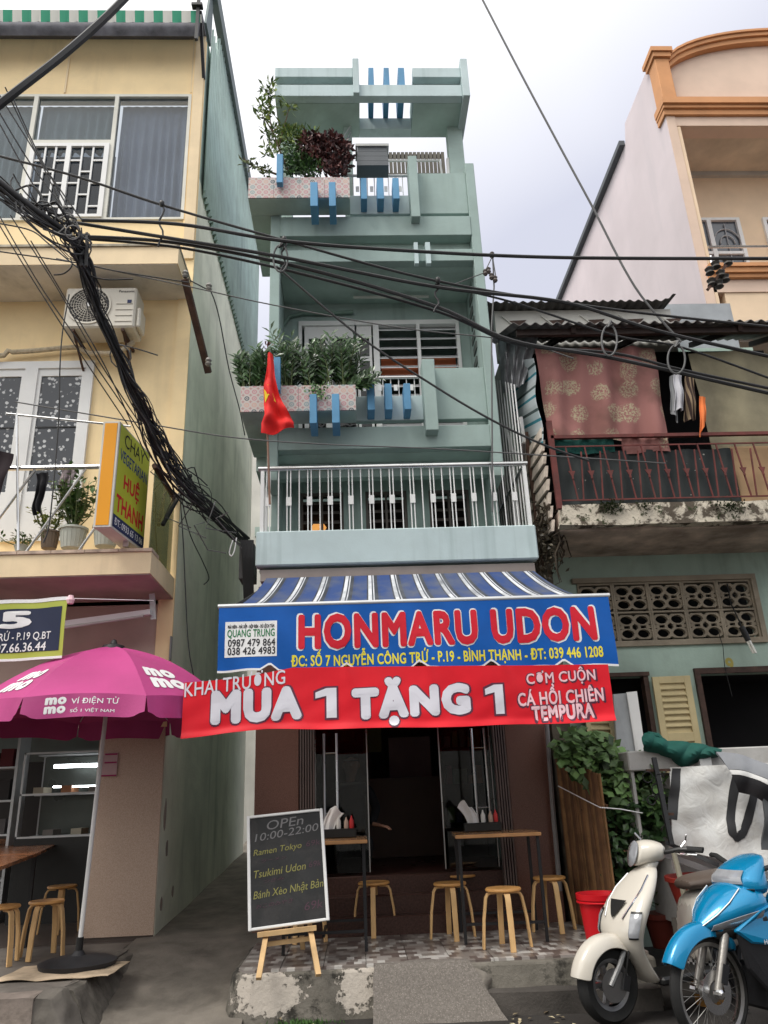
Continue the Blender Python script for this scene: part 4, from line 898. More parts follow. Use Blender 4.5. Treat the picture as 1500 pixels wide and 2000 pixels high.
# ---- plants and pots on the balcony
potm = M('pale_grey_pot', (.48, .50, .45), .7, var=.1)
rnd = random.Random(11)
def leafy(name, label, base, n_, r, h, mat, L_=.06, W_=.03, potr=.1, poth=.16, pm=potm, ribs=True, group=None, cat='potted plant'):
    t = thing(name, label, cat, base, group)
    bx_, by_, bz_ = base
    if potr:
        pr = [(potr*.75, 0), (potr*.95, poth*.9), (potr*1.08, poth*.9), (potr*1.08, poth)]
        MB().lathe(pr+[(potr*.95, poth), (potr*.9, poth*.85)], base, 28).obj('pot', pm, t, smooth=50)
        if ribs:
            m = MB()
            for k in range(18):
                a = k*6.283/18; m.bar((bx_+potr*.76*math.cos(a), by_+potr*.76*math.sin(a), bz_+.01), (bx_+potr*.95*math.cos(a), by_+potr*.95*math.sin(a), bz_+poth*.86), .006, .006)
            m.obj('pot_rib', pm, t, kind='stuff')
    m = MB(); s = MB()
    for k in range(max(5, n_//16)):
        a = rnd.random()*6.28; tip = Vector((bx_+math.cos(a)*r*rnd.random(), by_+math.sin(a)*r*rnd.random(), bz_+poth+h*(.5+.5*rnd.random())))
        b0_ = Vector((bx_, by_, bz_+poth*.8)); mid = (b0_+tip)/2+Vector((math.cos(a), math.sin(a), 0))*r*.2
        s.tube([b0_, mid, tip], [.006, .005, .002], 5)
        for q in range(16):
            f_ = .25+.75*q/16; p = b0_*(1-f_)**2+mid*2*f_*(1-f_)+tip*f_*f_
            d = Vector((rnd.uniform(-1, 1), rnd.uniform(-1, 1), rnd.uniform(-.3, .8))); leaf(m, p+d*.02, d, Vector((0, 0, 1)), L_*rnd.uniform(.6, 1.3), W_*rnd.uniform(.7, 1.3))
    m.obj('foliage', mat, t, kind='stuff'); s.obj('stems', stemmat, t, kind='stuff')
    return t
def at(px_, py_, Y): return tuple(P(px_, py_, Y))
leafy('potted_plant', 'bushy green plant in a pale ribbed pot on the left balcony', at(140, 1072, 6.98), 420, .26, .62, leaf_mid, .07, .045, .125, .2)
leafy('potted_plant', 'green plant in a grey pot partly behind the yellow sign', at(205, 1068, 7.0), 260, .2, .5, leaf_mid, .06, .035, .12, .2)
leafy('potted_plant', 'low plant in a brownish pot on the left balcony', at(95, 1072, 7.05), 160, .22, .3, leaf_yel, .06, .03, .085, .17, M('brown_pot', (.22, .17, .13), .8))
leafy('potted_plant', 'small trailing plant at the left end of the balcony edge', at(40, 1078, 6.9), 120, .22, .14, leaf_mid, .05, .025, .06, .06)
def garment(name, label, top_l, top_r, Y, length, mat, seed, cat='clothing', bottomw=.7):
    t = thing(name, label, cat, at((top_l[0]+top_r[0])/2, top_l[1], Y)); a = P(*top_l, Y); b_ = P(*top_r, Y); rs2 = random.Random(seed); ph = rs2.random()*6
    def fn(u, v):
        p = a.lerp(b_, u); c = a.lerp(b_, .5); w_ = 1+(bottomw-1)*v; p = c+(p-c)*w_
        return (p.x+.012*math.sin(v*7+ph), Y+.025*math.sin(u*11+ph)*(.4+v)+.01*math.sin(v*13), p.z-v*length*(1-.05*math.sin(u*5+ph)))
    MB().grid(fn, 14, 14, .006).obj('cloth', mat, t, smooth=True); return t
garment('dark_jacket', 'dark jacket hanging over the rail at the left edge of the balcony', (-45, 868), (26, 888), 6.66, .62, M('black_maroon_cloth', (.02, .012, .015), .9), 1, bottomw=.55)
garment('dark_towel', 'black cloth hanging inside the left balcony railing', (72, 925), (96, 922), 6.85, .42, M('charcoal_cloth', (.02, .02, .024), .9), 2)
garment('grey_shirt', 'patterned grey shirt drying behind the balcony plants', (118, 915), (150, 912), 7.1, .42, M('grey_print_cloth', (.22, .18, .19), .9, var=.5, scale=30), 3)
# ---- umbrella
U0 = Vector((-2.035, 6.58, .3)); ap_ = P(222, 1262, 6.6); Rr = 1.08; rz = 2.14; A0 = R_(-90+8)
um = thing('umbrella', 'large magenta market umbrella with white lettering in front of the left shop', 'umbrella', (-2.09, 6.56, .3))
mag = M('magenta_canvas', (.43, .05, .20), .6, var=.08, scale=2); magd = M('dark_magenta_canvas', (.41, .046, .19), .6)
rim = [Vector((ap_.x+Rr*math.cos(A0+R_(22.5+45*k)), ap_.y+Rr*math.sin(A0+R_(22.5+45*k)), rz)) for k in range(8)]
def panel(k):
    a, b_ = rim[k], rim[(k+1) % 8]
    def fn(u, v, l=0):
        e = a.lerp(b_, u); sag = 4*u*(1-u); e = e + (ap_-e)*.03*sag; e.z += .012*sag
        p = ap_.lerp(e, v); p.z += .10*math.sin(v*math.pi)*1.0 - .03*sag*math.sin(v*math.pi)
        n_ = ((b_-a).cross(ap_-a)).normalized(); return p + n_*l
    return fn
for k in range(8):
    fn = panel(k); MB().grid(lambda u, v: fn(u, v), 10, 10, -.002).obj('canopy_panel', mag, um, smooth=True)
    def val(u, v, l=0, k=k):
        a, b_ = rim[k], rim[(k+1) % 8]; e = panel(k)(u, 1); n_ = (b_-a).cross(Vector((0, 0, 1))).normalized()
        w_ = .165*(1-.0*u) - .05*math.exp(-((u-.0)/.07)**2) - .05*math.exp(-((u-1)/.07)**2)
        return e + n_*(.03*v+l+.012*math.sin(u*14+k)*v) + Vector((0, 0, -w_*v))
    MB().grid(val, 24, 5, .002).obj('valance_flap', magd, um, smooth=True)
# panel facing the camera = the one whose mid angle is nearest -90deg
front = min(range(8), key=lambda k: abs(((math.degrees(A0)+45*(k+1)) - (-90) + 180) % 360 - 180)); right = (front+1) % 8; left = (front-1) % 8
def vtxt(body, u0, u1, v0, v1, bold): lettering(body, u0, u1, v1, v0, lambda x, z, l=0: val_k(front, x, z, l), t_white, um, bold, .15, lift=.004)
def val_k(k, u, v, l):
    a, b_ = rim[k], rim[(k+1) % 8]; e = panel(k)(u, 1); n_ = (b_-a).cross(Vector((0, 0, 1))).normalized(); w_ = .165-.05*math.exp(-(u/.07)**2)-.05*math.exp(-((u-1)/.07)**2)
    return e + n_*(.03*v+l+.012*math.sin(u*14+k)*v) + Vector((0, 0, -w_*v))
vtxt('mo', .17, .34, .12, .44, .07); vtxt('mo', .17, .34, .50, .82, .07); vtxt('VÍ ĐIỆN TỬ', .38, .78, .14, .50, .01); vtxt('SỐ 1 VIỆT NAM', .38, .75, .60, .84, .01)
def ptxt(k, body, u0, u1, v0, v1, bold):
    f2 = panel(k); lettering(body, u0, u1, v1, v0, lambda x, z, l=0: f2(x, z, l), t_white, um, bold, .1, lift=.006)
ptxt(right, 'mo', .12, .62, .66, .78, .07); ptxt(right, 'mo', .14, .62, .80, .92, .07); ptxt(left, 'mo', .3, .8, .66, .78, .07); ptxt(left, 'mo', .3, .8, .80, .92, .07)
MB().tube([(-2.09, 6.56, .42), (ap_.x, ap_.y, ap_.z)], .017, 10).obj('pole', white, um, smooth=True); MB().tube([(-2.092, 6.56, .33), (-2.09, 6.56, .5)], .027, 10).obj('pole_socket', blackpl, um, smooth=True)
MB().lathe([(.0, .06), (.02, .05), (.03, .02), (.09, .0), (.10, -.03)], ap_+Vector((0, 0, .0)), 14, cap=False).obj('finial', darkmetal, um, smooth=True)
for k in range(8): MB().tube([ap_+Vector((0, 0, -.12)), rim[k].lerp(ap_, .05)+Vector((0, 0, -.01))], .006, 4).obj('rib', alu, um)
MB().lathe([(.27, 0), (.28, .03), (.22, .05), (.05, .07), (.03, .10)], (-2.09, 6.56, .312), 28).obj('base', M('black_base', (.025, .025, .028), .6, var=.3), um, smooth=True)
cb_ = thing('cardboard_sheet', 'crumpled cardboard sheet under the umbrella base', 'cardboard', (-2.1, 6.35, .3))
MB().grid(lambda u, v: (-2.52+u*.78, 6.12+v*.55+.02*math.sin(u*9), .306+.012*abs(math.sin(u*8+v*5))*(1-v)), 16, 8, .004).obj('sheet', M('cardboard', (.55, .43, .30), .9, var=.35, scale=4), cb_)
# ---- buildings seen at the end of the alley
rb = thing('rear_house', 'pale house seen at the far end of the alley', 'house', (-1.3, 15.5, 0))
B('wall', oldwhite, rb, (-3.2, .5, 15.5, 18, 0, 11.0)); B('ledge', teal_shade, rb, (-2.0, -.8, 15.3, 15.5, 6.6, 6.8))
wnd = B('window', alu, rb, (-1.9, -.9, 15.44, 15.5, 2.2, 3.6)); 
for k in range(9): B('window_bar', alu, wnd, (-1.88, -.92, 15.41, 15.43, 2.25+k*.15, 2.28+k*.15))
B('pane', dark, wnd, (-1.85, -.95, 15.435, 15.439, 2.25, 3.55))
# ================================================================== OLD TEAL HOUSE No 9 (right)
O = thing('old_house', 'weathered turquoise house with red balcony railing and breeze block vents right of the restaurant', 'house', (3.8, 8, 0))
turq = M('old_turquoise_wall', (.44, .57, .49), .9, var=.14, scale=1.3, streak=.35, streakcol=(.10, .14, .12), dirt=.35, dirtcol=(.28, .33, .28), dscale=2.2, bump=.25, bscale=30)
NX = 5.09
wall_with_holes('front_wall', turq, O, 1.9, NX, 0, 3.86, 8.0, 8.15, [(2.43, 4.345, 2.84, 3.475), (2.60, 3.05, 1.2, 2.47), (3.60, 5.0, .0, 2.47)])
ccs = M('vent_concrete', (.34, .29, .22), .95, var=.2, dirt=.4, dirtcol=(.14, .11, .08), dscale=5)
vf = B('vent_frame', ccs, O, (2.38, 4.40, 7.96, 8.0, 3.475, 3.53))
B('frame_strip', ccs, vf, (2.38, 4.40, 7.96, 8.0, 2.78, 2.838)); B('frame_strip', ccs, vf, (4.345, 4.40, 7.96, 8.0, 2.838, 3.475))
def ring_cell(m, x0, x1, z0, z1, rx, rz, y0, y1, dz=0):
    cx, cz = (x0+x1)/2, (z0+z1)/2+dz; N = 16; inner_ = []; outer = []
    for k in range(N):
        t = 2*math.pi*(k+.0)/N; c_, s_ = math.cos(t), math.sin(t)
        inner_.append((cx+rx*c_*(1-.12*abs(s_)), cz+rz*s_))
        sc_ = min((x1-x0)/2/abs(c_) if abs(c_) > 1e-6 else 9, (z1-z0)/2/abs(s_) if abs(s_) > 1e-6 else 9); outer.append(((x0+x1)/2+c_*sc_, (z0+z1)/2+s_*sc_))
    n = len(m.v)
    for y in (y0, y1):
        for (a, b_) in inner_: m.v.append(Vector((a, y, b_)))
        for (a, b_) in outer: m.v.append(Vector((a, y, b_)))
    for k in range(N):
        j = (k+1) % N; m._f((n+k, n+j, n+N+j, n+N+k)); m._f((n+2*N+k, n+3*N+k, n+3*N+j, n+2*N+j)); m._f((n+k, n+2*N+k, n+2*N+j, n+j))
W_, H_ = .383, .3175
for i in range(5):
    for j in range(2):
        m = MB(); x0 = 2.43+i*W_; z0 = 2.84+j*H_; e = .022
        m.box(x0, x0+e, 7.985, 8.06, z0, z0+H_-.002); m.box(x0+W_-e, x0+W_-.002, 7.985, 8.06, z0, z0+H_-.002); m.box(x0+e, x0+W_-e, 7.985, 8.06, z0+H_-e, z0+H_-.002)
        xa, xb, xm = x0+e, x0+W_-e, x0+W_/2; za, zb_ = z0, z0+H_-e; h_ = (zb_-za)
        for (a, b_) in ((xa, xm), (xm, xb)):
            ring_cell(m, a, b_, za+.02, za+h_*.45, .068, .045, 8.0, 8.05); ring_cell(m, a, b_, za+h_*.55, zb_-.015, .068, .045, 8.0, 8.05)
        # middle strip with little openings
        m.box(xa, xa+.05, 8.0, 8.05, za+h_*.45, za+h_*.55); m.box(xm-.06, xm-.03, 8.0, 8.05, za+h_*.45, za+h_*.55); m.box(xm+.03, xm+.06, 8.0, 8.05, za+h_*.45, za+h_*.55); m.box(xb-.05, xb, 8.0, 8.05, za+h_*.45, za+h_*.55)
        m.obj('vent_block', ccs, O)
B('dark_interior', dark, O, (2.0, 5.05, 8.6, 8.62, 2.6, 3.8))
# window with shutters
brown = M('dark_brown_frame', (.07, .04, .03), .7, var=.3, scale=12)
cshut = M('cream_shutter_paint', (.58, .48, .27), .7, var=.1, streak=.2)
wf = B('window_frame', brown, O, (2.60, 2.64, 7.97, 8.08, 1.2, 2.47)); B('frame_strip', brown, wf, (3.0, 3.05, 7.97, 8.08, 1.2, 2.47)); B('frame_strip', brown, wf, (2.62, 3.06, 7.95, 8.0, 2.47, 2.51))
B('window_dark', dark, wf, (2.64, 3.0, 8.3, 8.31, 1.2, 2.47))
def shutter(x0, x1, y0, y1, z0, z1):
    def q(u, z, l): return (x0+(x1-x0)*u+0, y0+(y1-y0)*u-l, z)
    m = MB()
    def bb(u0, u1, za, zb_, l0=0, l1=.03): m.hexa([q(u0, za, l1), q(u1, za, l1), q(u1, za, l0), q(u0, za, l0), q(u0, zb_, l1), q(u1, zb_, l1), q(u1, zb_, l0), q(u0, zb_, l0)])
    bb(0, .17, z0, z1); bb(.83, 1, z0, z1); bb(.17, .83, z1-.07, z1); bb(.17, .83, z0, z0+.07); bb(.17, .83, z0+.38, z0+.47); bb(.17, .83, z0+.07, z1-.07, .001, .006)
    s = m.obj('shutter', cshut, wf, bevel=.003)
    z = z0+.09
    while z < z1-.1:
        if not (z0+.34 < z < z0+.47):
            mm = MB(); mm.hexa([q(.17, z, .026), q(.83, z, .026), q(.83, z+.03, .006), q(.17, z+.03, .006), q(.17, z+.008, .030), q(.83, z+.008, .030), q(.83, z+.038, .008), q(.17, z+.038, .008)]); mm.obj('shutter_slat', cshut, s)
        z += .062
shutter(3.07, 3.46, 7.95, 7.93, 1.42, 2.45); shutter(2.28, 2.60, 7.80, 7.93, 1.35, 2.35)
fz = thing('white_board', 'tall grey and white panel leaning in the old window beside the red banner', 'panel', at(1225, 1480, 7.7))
a0, a1 = P(1196, 1475, 7.7), P(1238, 1360, 7.7); MB().prism([(a0.x, 7.72, .8), (P(1256, 1475, 7.7).x, 7.68, .8), tuple(P(1243, 1352, 7.7)), tuple(P(1198, 1356, 7.7))], (0, .05, 0)).obj('panel_face', M('grey_white_panel', (.40, .42, .44), .5, var=.15), fz)
MB().prism([(P(1243, 1475, 7.68).x, 7.66, .8), (P(1258, 1475, 7.68).x, 7.64, .8), tuple(P(1244, 1350, 7.66)), tuple(P(1224, 1352, 7.66))], (0, .02, 0)).obj('panel_edge', white, fz)
# doorway
df = B('door_frame', brown, O, (3.545, 3.60, 7.96, 8.10, 0, 2.47)); B('frame_strip', brown, df, (3.545, 5.0, 7.96, 8.10, 2.471, 2.53))
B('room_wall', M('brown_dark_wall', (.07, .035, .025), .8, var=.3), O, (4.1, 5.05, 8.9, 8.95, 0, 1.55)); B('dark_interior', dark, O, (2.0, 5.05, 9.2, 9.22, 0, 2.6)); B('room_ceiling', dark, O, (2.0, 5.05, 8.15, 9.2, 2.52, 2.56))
lettering('9', P(1420, 1310, 7.99).x, P(1436, 1310, 7.99).x, P(1425, 1312, 7.99).z, P(1425, 1284, 7.99).z, lambda x, z, l=0: (x, 7.994-l, z), M('ochre_paint', (.42, .36, .10), .8), O, .04)
lamp = thing('bulb_lamp', 'white spiral energy saving bulb hanging left of the doorway corner', 'lamp', at(1455, 1250, 7.8)); p = P(1450, 1235, 7.8)
MB().tube([p+Vector((0, 0, .06)), p+Vector((.02, 0, .0)), p+Vector((.045, 0, -.09))], [.03, .032, .028], 10).obj('bulb_socket', blackpl, lamp, smooth=True)
m = MB()
for k in range(4):
    a = k*1.571; m.tube([p+Vector((.045+.016*math.cos(a), .016*math.sin(a), -.09)), p+Vector((.085+.016*math.cos(a), .016*math.sin(a), -.22))], .011, 8)
m.obj('bulb_tube', M('bulb_white', (.75, .74, .68), .2), lamp, smooth=True, kind='stuff')
ww = thing('lamp_wire', 'thin black wire looped across the breeze blocks down to the bulb', 'wire', at(1430, 1160, 7.9)); MB().tube([P(1420, 1140, 7.95), P(1428, 1180, 7.93), P(1445, 1215, 7.9), P(1450, 1238, 7.85)], .008, 5).obj('wire_run', rubber, ww)
ww = thing('drop_wire', 'thin wire hanging from the vent down past the house number', 'wire', at(1410, 1260, 7.9)); MB().tube([P(1400, 1225, 7.95), P(1412, 1262, 7.94), P(1415, 1300, 7.94), P(1430, 1360, 7.93)], .004, 4).obj('wire_run', rubber, ww)
# balcony slab
slabm, nt, b, pos, g = newmat('flaking_white_edge', .95)
n1 = noise(nt, pos, 5, 8, .7, None, .5); n2 = noise(nt, pos, 11, 8, .7)
o_ = mixc(nt, ramp_out(nt, n1, .46, .53), (.10, .08, .06), (.60, .54, .44)); o_ = mixc(nt, ramp_out(nt, n2, .56, .62), o_, (.04, .05, .02)); nt.links.new(o_, b.inputs['Base Color'])
bp = nt.nodes.new('ShaderNodeBump'); bp.inputs['Strength'].default_value = .8; bp.inputs['Distance'].default_value = .03; nt.links.new(n2, bp.inputs['Height']); nt.links.new(bp.outputs[0], b.inputs['Normal'])
rough_block('slab_edge', [(2.04, 6.98, 3.80), (NX, 6.98, 3.80), (NX, 7.12, 3.80), (2.04, 7.12, 3.80), (2.08, 6.99, 4.02), (NX, 6.99, 4.02), (NX, 7.12, 4.02), (2.08, 7.12, 4.02)], slabm, O, .018, 2)
B('balcony_slab', M('stained_soffit', (.62, .50, .42), .95, var=.35, scale=3, dirt=.6, dirtcol=(.30, .22, .17)), O, (2.06, NX, 7.10, 8.0, 3.78, 3.98))
B('corner_post', M('mossy_post', (.14, .12, .09), .95, var=.4, scale=6, dirt=.6, dirtcol=(.03, .035, .02)), O, (1.88, 2.06, 7.55, 7.99, 0, 3.9))
B('side_wall', M('pale_stained_side', (.40, .40, .36), .9, var=.2, streak=.6), O, (1.90, 1.96, 8.16, 13, 0, 6.4))
mo = leafmat('moss_leaf', (.02, .03, .012), (.05, .07, .025))
m = MB(); rnd = random.Random(21)
for (cx, cz, rx, n_) in ((2.55, 3.98, .13, 240), (3.75, 3.95, .16, 200), (4.3, 3.93, .1, 120), (2.9, 3.96, .07, 60)):
    for k in range(n_):
        a = rnd.gauss(0, .5); leaf(m, Vector((cx+rx*a, 6.97+rnd.uniform(-.02, .02), cz+rnd.gauss(0, .035))), Vector((rnd.uniform(-1, 1), rnd.uniform(-1, -.2), rnd.uniform(-.6, 1))), Vector((0, 0, 1)), .03, .018)
m.obj('moss', mo, O, kind='stuff')
# dark debris and dried vines at the left end
vm = M('dried_vine', (.06, .045, .03), .9, var=.4); vg = thing('dried_vines', 'tangle of dark dried vines and roots at the left end of the old balcony', 'vines', at(1070, 1060, 7.2)); m = MB()
for k in range(46):
    a = P(rnd.uniform(1045, 1100), rnd.uniform(980, 1040), rnd.uniform(7.1, 7.5)); pts = [a]
    for q in range(5): pts.append(pts[-1]+Vector((rnd.uniform(-.08, .05), rnd.uniform(-.05, .05), rnd.uniform(-.18, .03))))
    m.tube(pts, [.012, .01, .009, .007, .005, .003], 5)
m.obj('vine_stems', vm, vg, kind='stuff'); m = MB()
for k in range(420):
    a = P(rnd.gauss(1068, 14), rnd.gauss(1055, 32), rnd.uniform(7.1, 7.5)); leaf(m, a, rv(), rv(), .06, .035)
m.obj('vine_leaves', leafmat('dry_leaf', (.03, .025, .015), (.09, .075, .05)), vg, kind='stuff')
# railing
B('corner_post', redpaint, O, (2.04, 2.09, 7.0, 7.05, 3.99, 4.95)); rl = MB().bar((2.06, 7.02, 4.765), (NX, 7.02, 4.765), .04, .035).obj('balcony_railing', redpaint, O)
MB().bar((2.06, 7.02, 4.66), (NX, 7.02, 4.66), .012, .014).obj('rail_bar', redpaint, rl); MB().bar((2.10, 7.02, 4.075), (NX, 7.02, 4.075), .012, .014).obj('rail_bar', redpaint, rl)
x = 2.20
while x < NX-.1:
    MB().bar((x, 7.02, 4.66), (x+.06, 7.02, 4.07), .013, .013).obj('baluster', redpaint, rl)
    xm = x+.03; MB().prism([(xm-.035, 7.005, 4.385), (xm+.035, 7.005, 4.385), (xm+.01, 7.005, 4.33), (xm+.012, 7.005, 4.30), (xm-.008, 7.005, 4.30), (xm-.008, 7.005, 4.33)], (0, .01, 0)).obj('spear_ornament', redpaint, rl)
    MB().bar((x+.155, 7.02, 4.60), (x+.115, 7.02, 4.07), .013, .013).obj('baluster', redpaint, rl); MB().bar((x+.115, 7.02, 4.075), (x+.06, 7.02, 4.07), .01, .01)
    x += .195
tp, nt, b, pos, g = newmat('black_speckled_tarp', .6)
vo = nt.nodes.new('ShaderNodeTexVoronoi'); vo.inputs['Scale'].default_value = 9; nt.links.new(pos, vo.inputs['Vector']); nn = noise(nt, pos, 40, 4)
nt.links.new(mixc(nt, ramp_out(nt, mulf(nt, vo.outputs['Distance'], mulf(nt, nn, .3), 'ADD'), .225, .20), (.018, .024, .024), (.35, .34, .30)), b.inputs['Base Color'])
def drape(name, mat, parent, x0, x1, z0, z1, Y, amp=.02, wl=.25, n=40, nv=14, topx0=None, topx1=None, seed=0):
    topx0 = x0 if topx0 is None else topx0; topx1 = x1 if topx1 is None else topx1; r = random.Random(seed); p1, p2 = r.random()*6, r.random()*6
    def fn(u, v):
        xa = x0+(topx0-x0)*v; xb = x1+(topx1-x1)*v; x = xa+(xb-xa)*u
        return (x, Y+amp*math.sin(x/wl*6.28+p1+v*1.5)+amp*.6*math.sin(x/wl*12+p2-v*3)+amp*.4*math.sin(v*9+x*5), z0+(z1-z0)*v+.012*math.sin(x*13+p2)*(1-v))
    return MB().grid(fn, n, nv, .004).obj(name, mat, parent, smooth=True)
ts = thing('black_tarp', 'black speckled tarp tied behind the red railing', 'tarp', (3.2, 7.1, 4.0)); drape('tarp_sheet', tp, ts, 2.11, 3.93, 4.03, 4.63, 7.08, .012, .4, 60)
ts = thing('green_cloth', 'dark green cloth strip under the flowered curtain', 'cloth', (2.4, 7.1, 4.6)); drape('cloth_sheet', M('bottle_green_cloth', (.01, .07, .06), .9), ts, 2.11, 2.72, 4.60, 4.76, 7.06, .01)
ts = thing('tan_board', 'tan board behind the right end of the red railing', 'board', (4.4, 7.12, 4.0)); B('board_face', M('tan_board_paint', (.45, .30, .17), .9, var=.15), ts, (3.95, NX-.02, 7.10, 7.13, 4.03, 4.66))
# curtains
rcur, nt, b, pos, g = newmat('flowered_red_cloth', .9)
vo = nt.nodes.new('ShaderNodeTexVoronoi'); vo.inputs['Scale'].default_value = 3.4; vo.inputs['Randomness'].default_value = .55; nt.links.new(pos, vo.inputs['Vector'])
nn = noise(nt, pos, 28, 3, .8); d_ = mulf(nt, mulf(nt, vo.outputs['Distance'], mulf(nt, nn, .28), 'ADD'), mulf(nt, noise(nt, pos, 4.3, 2), .35), 'ADD')
fl = ramp_out(nt, d_, .70, .62); lace = ramp_out(nt, noise(nt, pos, 55, 2, .6), .44, .56)
o_ = mixc(nt, mulf(nt, fl, lace), (.33, .15, .135), (.45, .39, .26)); o_ = mixc(nt, mulf(nt, ramp_out(nt, noise(nt, pos, 1.6, 5), .48, .66), .65), o_, (.12, .065, .05))
nt.links.new(o_, b.inputs['Base Color'])
fc = thing('flowered_curtain', 'faded red curtain with tan flower print hanging over the old balcony', 'curtain', (2.6, 7.1, 4.7))
a, b_, c_, d2 = P(1045, 690, 7.12), P(1285, 700, 7.12), P(1078, 862, 7.1), P(1309, 872, 7.1); drape('curtain_cloth', rcur, fc, c_.x, d2.x, c_.z, a.z+.05, 7.13, .035, .5, 70, 24, a.x, b_.x, 3)
a, b_ = P(1215, 862, 7.06), P(1310, 885, 7.06); drape('curtain_tail', rcur, fc, a.x, b_.x, 4.60, 4.76, 7.065, .01)
tc_ = thing('tan_curtain', 'plain tan canvas curtain at the right of the old balcony', 'curtain', (4.2, 7.1, 4.7)); a, c_ = P(1350, 695, 7.12), P(1390, 860, 7.12); drape('curtain_cloth', M('tan_canvas', (.27, .24, .16), .9, var=.2, dirt=.3), tc_, c_.x, NX-.05, 4.60, a.z+.06, 7.15, .02, .8, 50, 16, a.x, NX-.05, 8)
def hang(name, label, pts, Y, mat, amp=.015, cat='clothing'):
    t = thing(name, label, cat, at(*pts[0], Y)); q = [P(*p, Y) for p in pts]      # tl,tr,br,bl
    MB().grid(lambda u, v: tuple(q[0].lerp(q[1], u).lerp(q[3].lerp(q[2], u), v)+Vector((0, amp*math.sin(u*9)*(.4+v)+amp*.7*math.sin(v*8), 0))), 14, 12, .006).obj('cloth', mat, t, smooth=True)
hang('white_cloth', 'crumpled white cloth hanging in the dark gap between the curtains', [(1316, 728), (1332, 728), (1337, 798), (1318, 800)], 7.0, M('white_cloth', (.62, .62, .66), .9), .03)
hang('grey_cloth', 'grey sheer cloth hanging beside the white cloth in the gap', [(1308, 735), (1318, 732), (1326, 824), (1310, 800)], 7.05, M('grey_cloth', (.28, .29, .30), .9), .02)
strp, nt, b, pos, g = newmat('striped_brown_cloth', .9); s_ = nt.nodes.new('ShaderNodeSeparateXYZ'); nt.links.new(pos, s_.inputs[0]); r_ = ramp(nt, [(0, (.30, .22, .14)), (.45, (.05, .03, .025))], 'CONSTANT'); nt.links.new(mulf(nt, mulf(nt, s_.outputs[0], 22), 0, 'FRACT'), r_.inputs[0]); nt.links.new(r_.outputs[0], b.inputs['Base Color'])
hang('striped_shirt', 'brown and cream striped shirt hanging in the gap between the curtains', [(1338, 732), (1356, 734), (1361, 818), (1336, 822)], 7.06, strp, .02)
hang('orange_cloth', 'narrow bright orange cloth hung over the red railing', [(1366, 774), (1378, 776), (1380, 820), (1367, 853)], 6.97, M('neon_orange_cloth', (.85, .22, .06), .8), .012)
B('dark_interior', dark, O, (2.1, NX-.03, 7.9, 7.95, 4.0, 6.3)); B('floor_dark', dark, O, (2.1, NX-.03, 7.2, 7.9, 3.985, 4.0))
# side: diagonal boards and striped tarp
bd = thing('board_screen', 'screen of weathered cream boards at the left end of the old balcony', 'screen', (1.97, 7.5, 3.9)); cb2 = M('weathered_board', (.60, .52, .44), .9, var=.25, scale=7)
for k in range(8):
    z = 3.78+k*.145
    MB().hexa([(1.97, 7.08, z), (2.0, 7.08, z), (1.97, 8.05, z+.02), (1.94, 8.05, z+.02), (1.99, 7.08, z+.12), (2.02, 7.08, z+.12), (1.99, 8.05, z+.14), (1.96, 8.05, z+.14)]).obj('board', cb2, bd)
MB().bar((1.96, 7.55, 3.5), (1.96, 7.58, 5.1), .04, .04).obj('upright', rust, bd)
strt, nt, b, pos, g = newmat('striped_teal_tarp', .7); s_ = nt.nodes.new('ShaderNodeSeparateXYZ'); nt.links.new(pos, s_.inputs[0])
r_ = ramp(nt, [(0, (.55, .60, .62)), (.30, (.03, .22, .28)), (.42, (.50, .58, .60)), (.72, (.06, .09, .09)), (.84, (.50, .55, .56))], 'CONSTANT'); nt.links.new(mulf(nt, mulf(nt, mulf(nt, s_.outputs[2], mulf(nt, s_.outputs[1], -.35), 'ADD'), 1/.27), 0, 'FRACT'), r_.inputs[0]); nt.links.new(r_.outputs[0], b.inputs['Base Color'])
st_ = thing('striped_tarp', 'blue and white striped tarp closing the left side of the old balcony', 'tarp', (1.98, 7.6, 4.8))
def stf(u, v):
    y = 7.05+u*1.25; z0_ = 4.72+.62*u; z1_ = 5.72+.7*u; return (1.985+.02*math.sin(v*9+u*3), y, z0_+(z1_-z0_)*v)
MB().grid(stf, 20, 20, .006).obj('tarp_sheet', strt, st_, smooth=True)
sv = thing('silver_sheet', 'crinkled silver insulation sheet under the corrugated roof edge', 'sheet', at(1010, 700, 7.9)); q = [P(971, 652, 7.62), P(1052, 658, 7.25), P(1022, 752, 7.4), P(984, 768, 7.62)]
MB().grid(lambda u, v: tuple(q[0].lerp(q[1], u).lerp(q[3].lerp(q[2], u), v)+Vector((0, .03*math.sin(u*22+v*3), 0))), 24, 6, .004).obj('foil_sheet', M('crinkled_silver', (.38, .38, .40), .4, metal=.5, var=.25, scale=9), sv)
# corrugated roof over the balcony
roofm = M('rusty_corrugated_roof', (.20, .19, .18), .7, metal=.2, var=.3, scale=4, dirt=.3)
def rf(u, v): x = 1.72+u*(NX-1.72-.01); return (x, 6.78+v*1.2, 5.97+.55*v+.018*math.sin(x*6.283/.115))
MB().grid(rf, 240, 1, .006).obj('corrugated_roof', roofm, O, smooth='all')
MB().bar((1.8, 6.9, 5.93), (NX, 6.9, 5.93), .05, .07).obj('purlin', darkwood, O)
for x in (2.4, 3.3, 4.2, 4.95): MB().bar((x, 6.85, 5.93), (x, 7.95, 6.42), .05, .06).obj('rafter', darkwood, O)
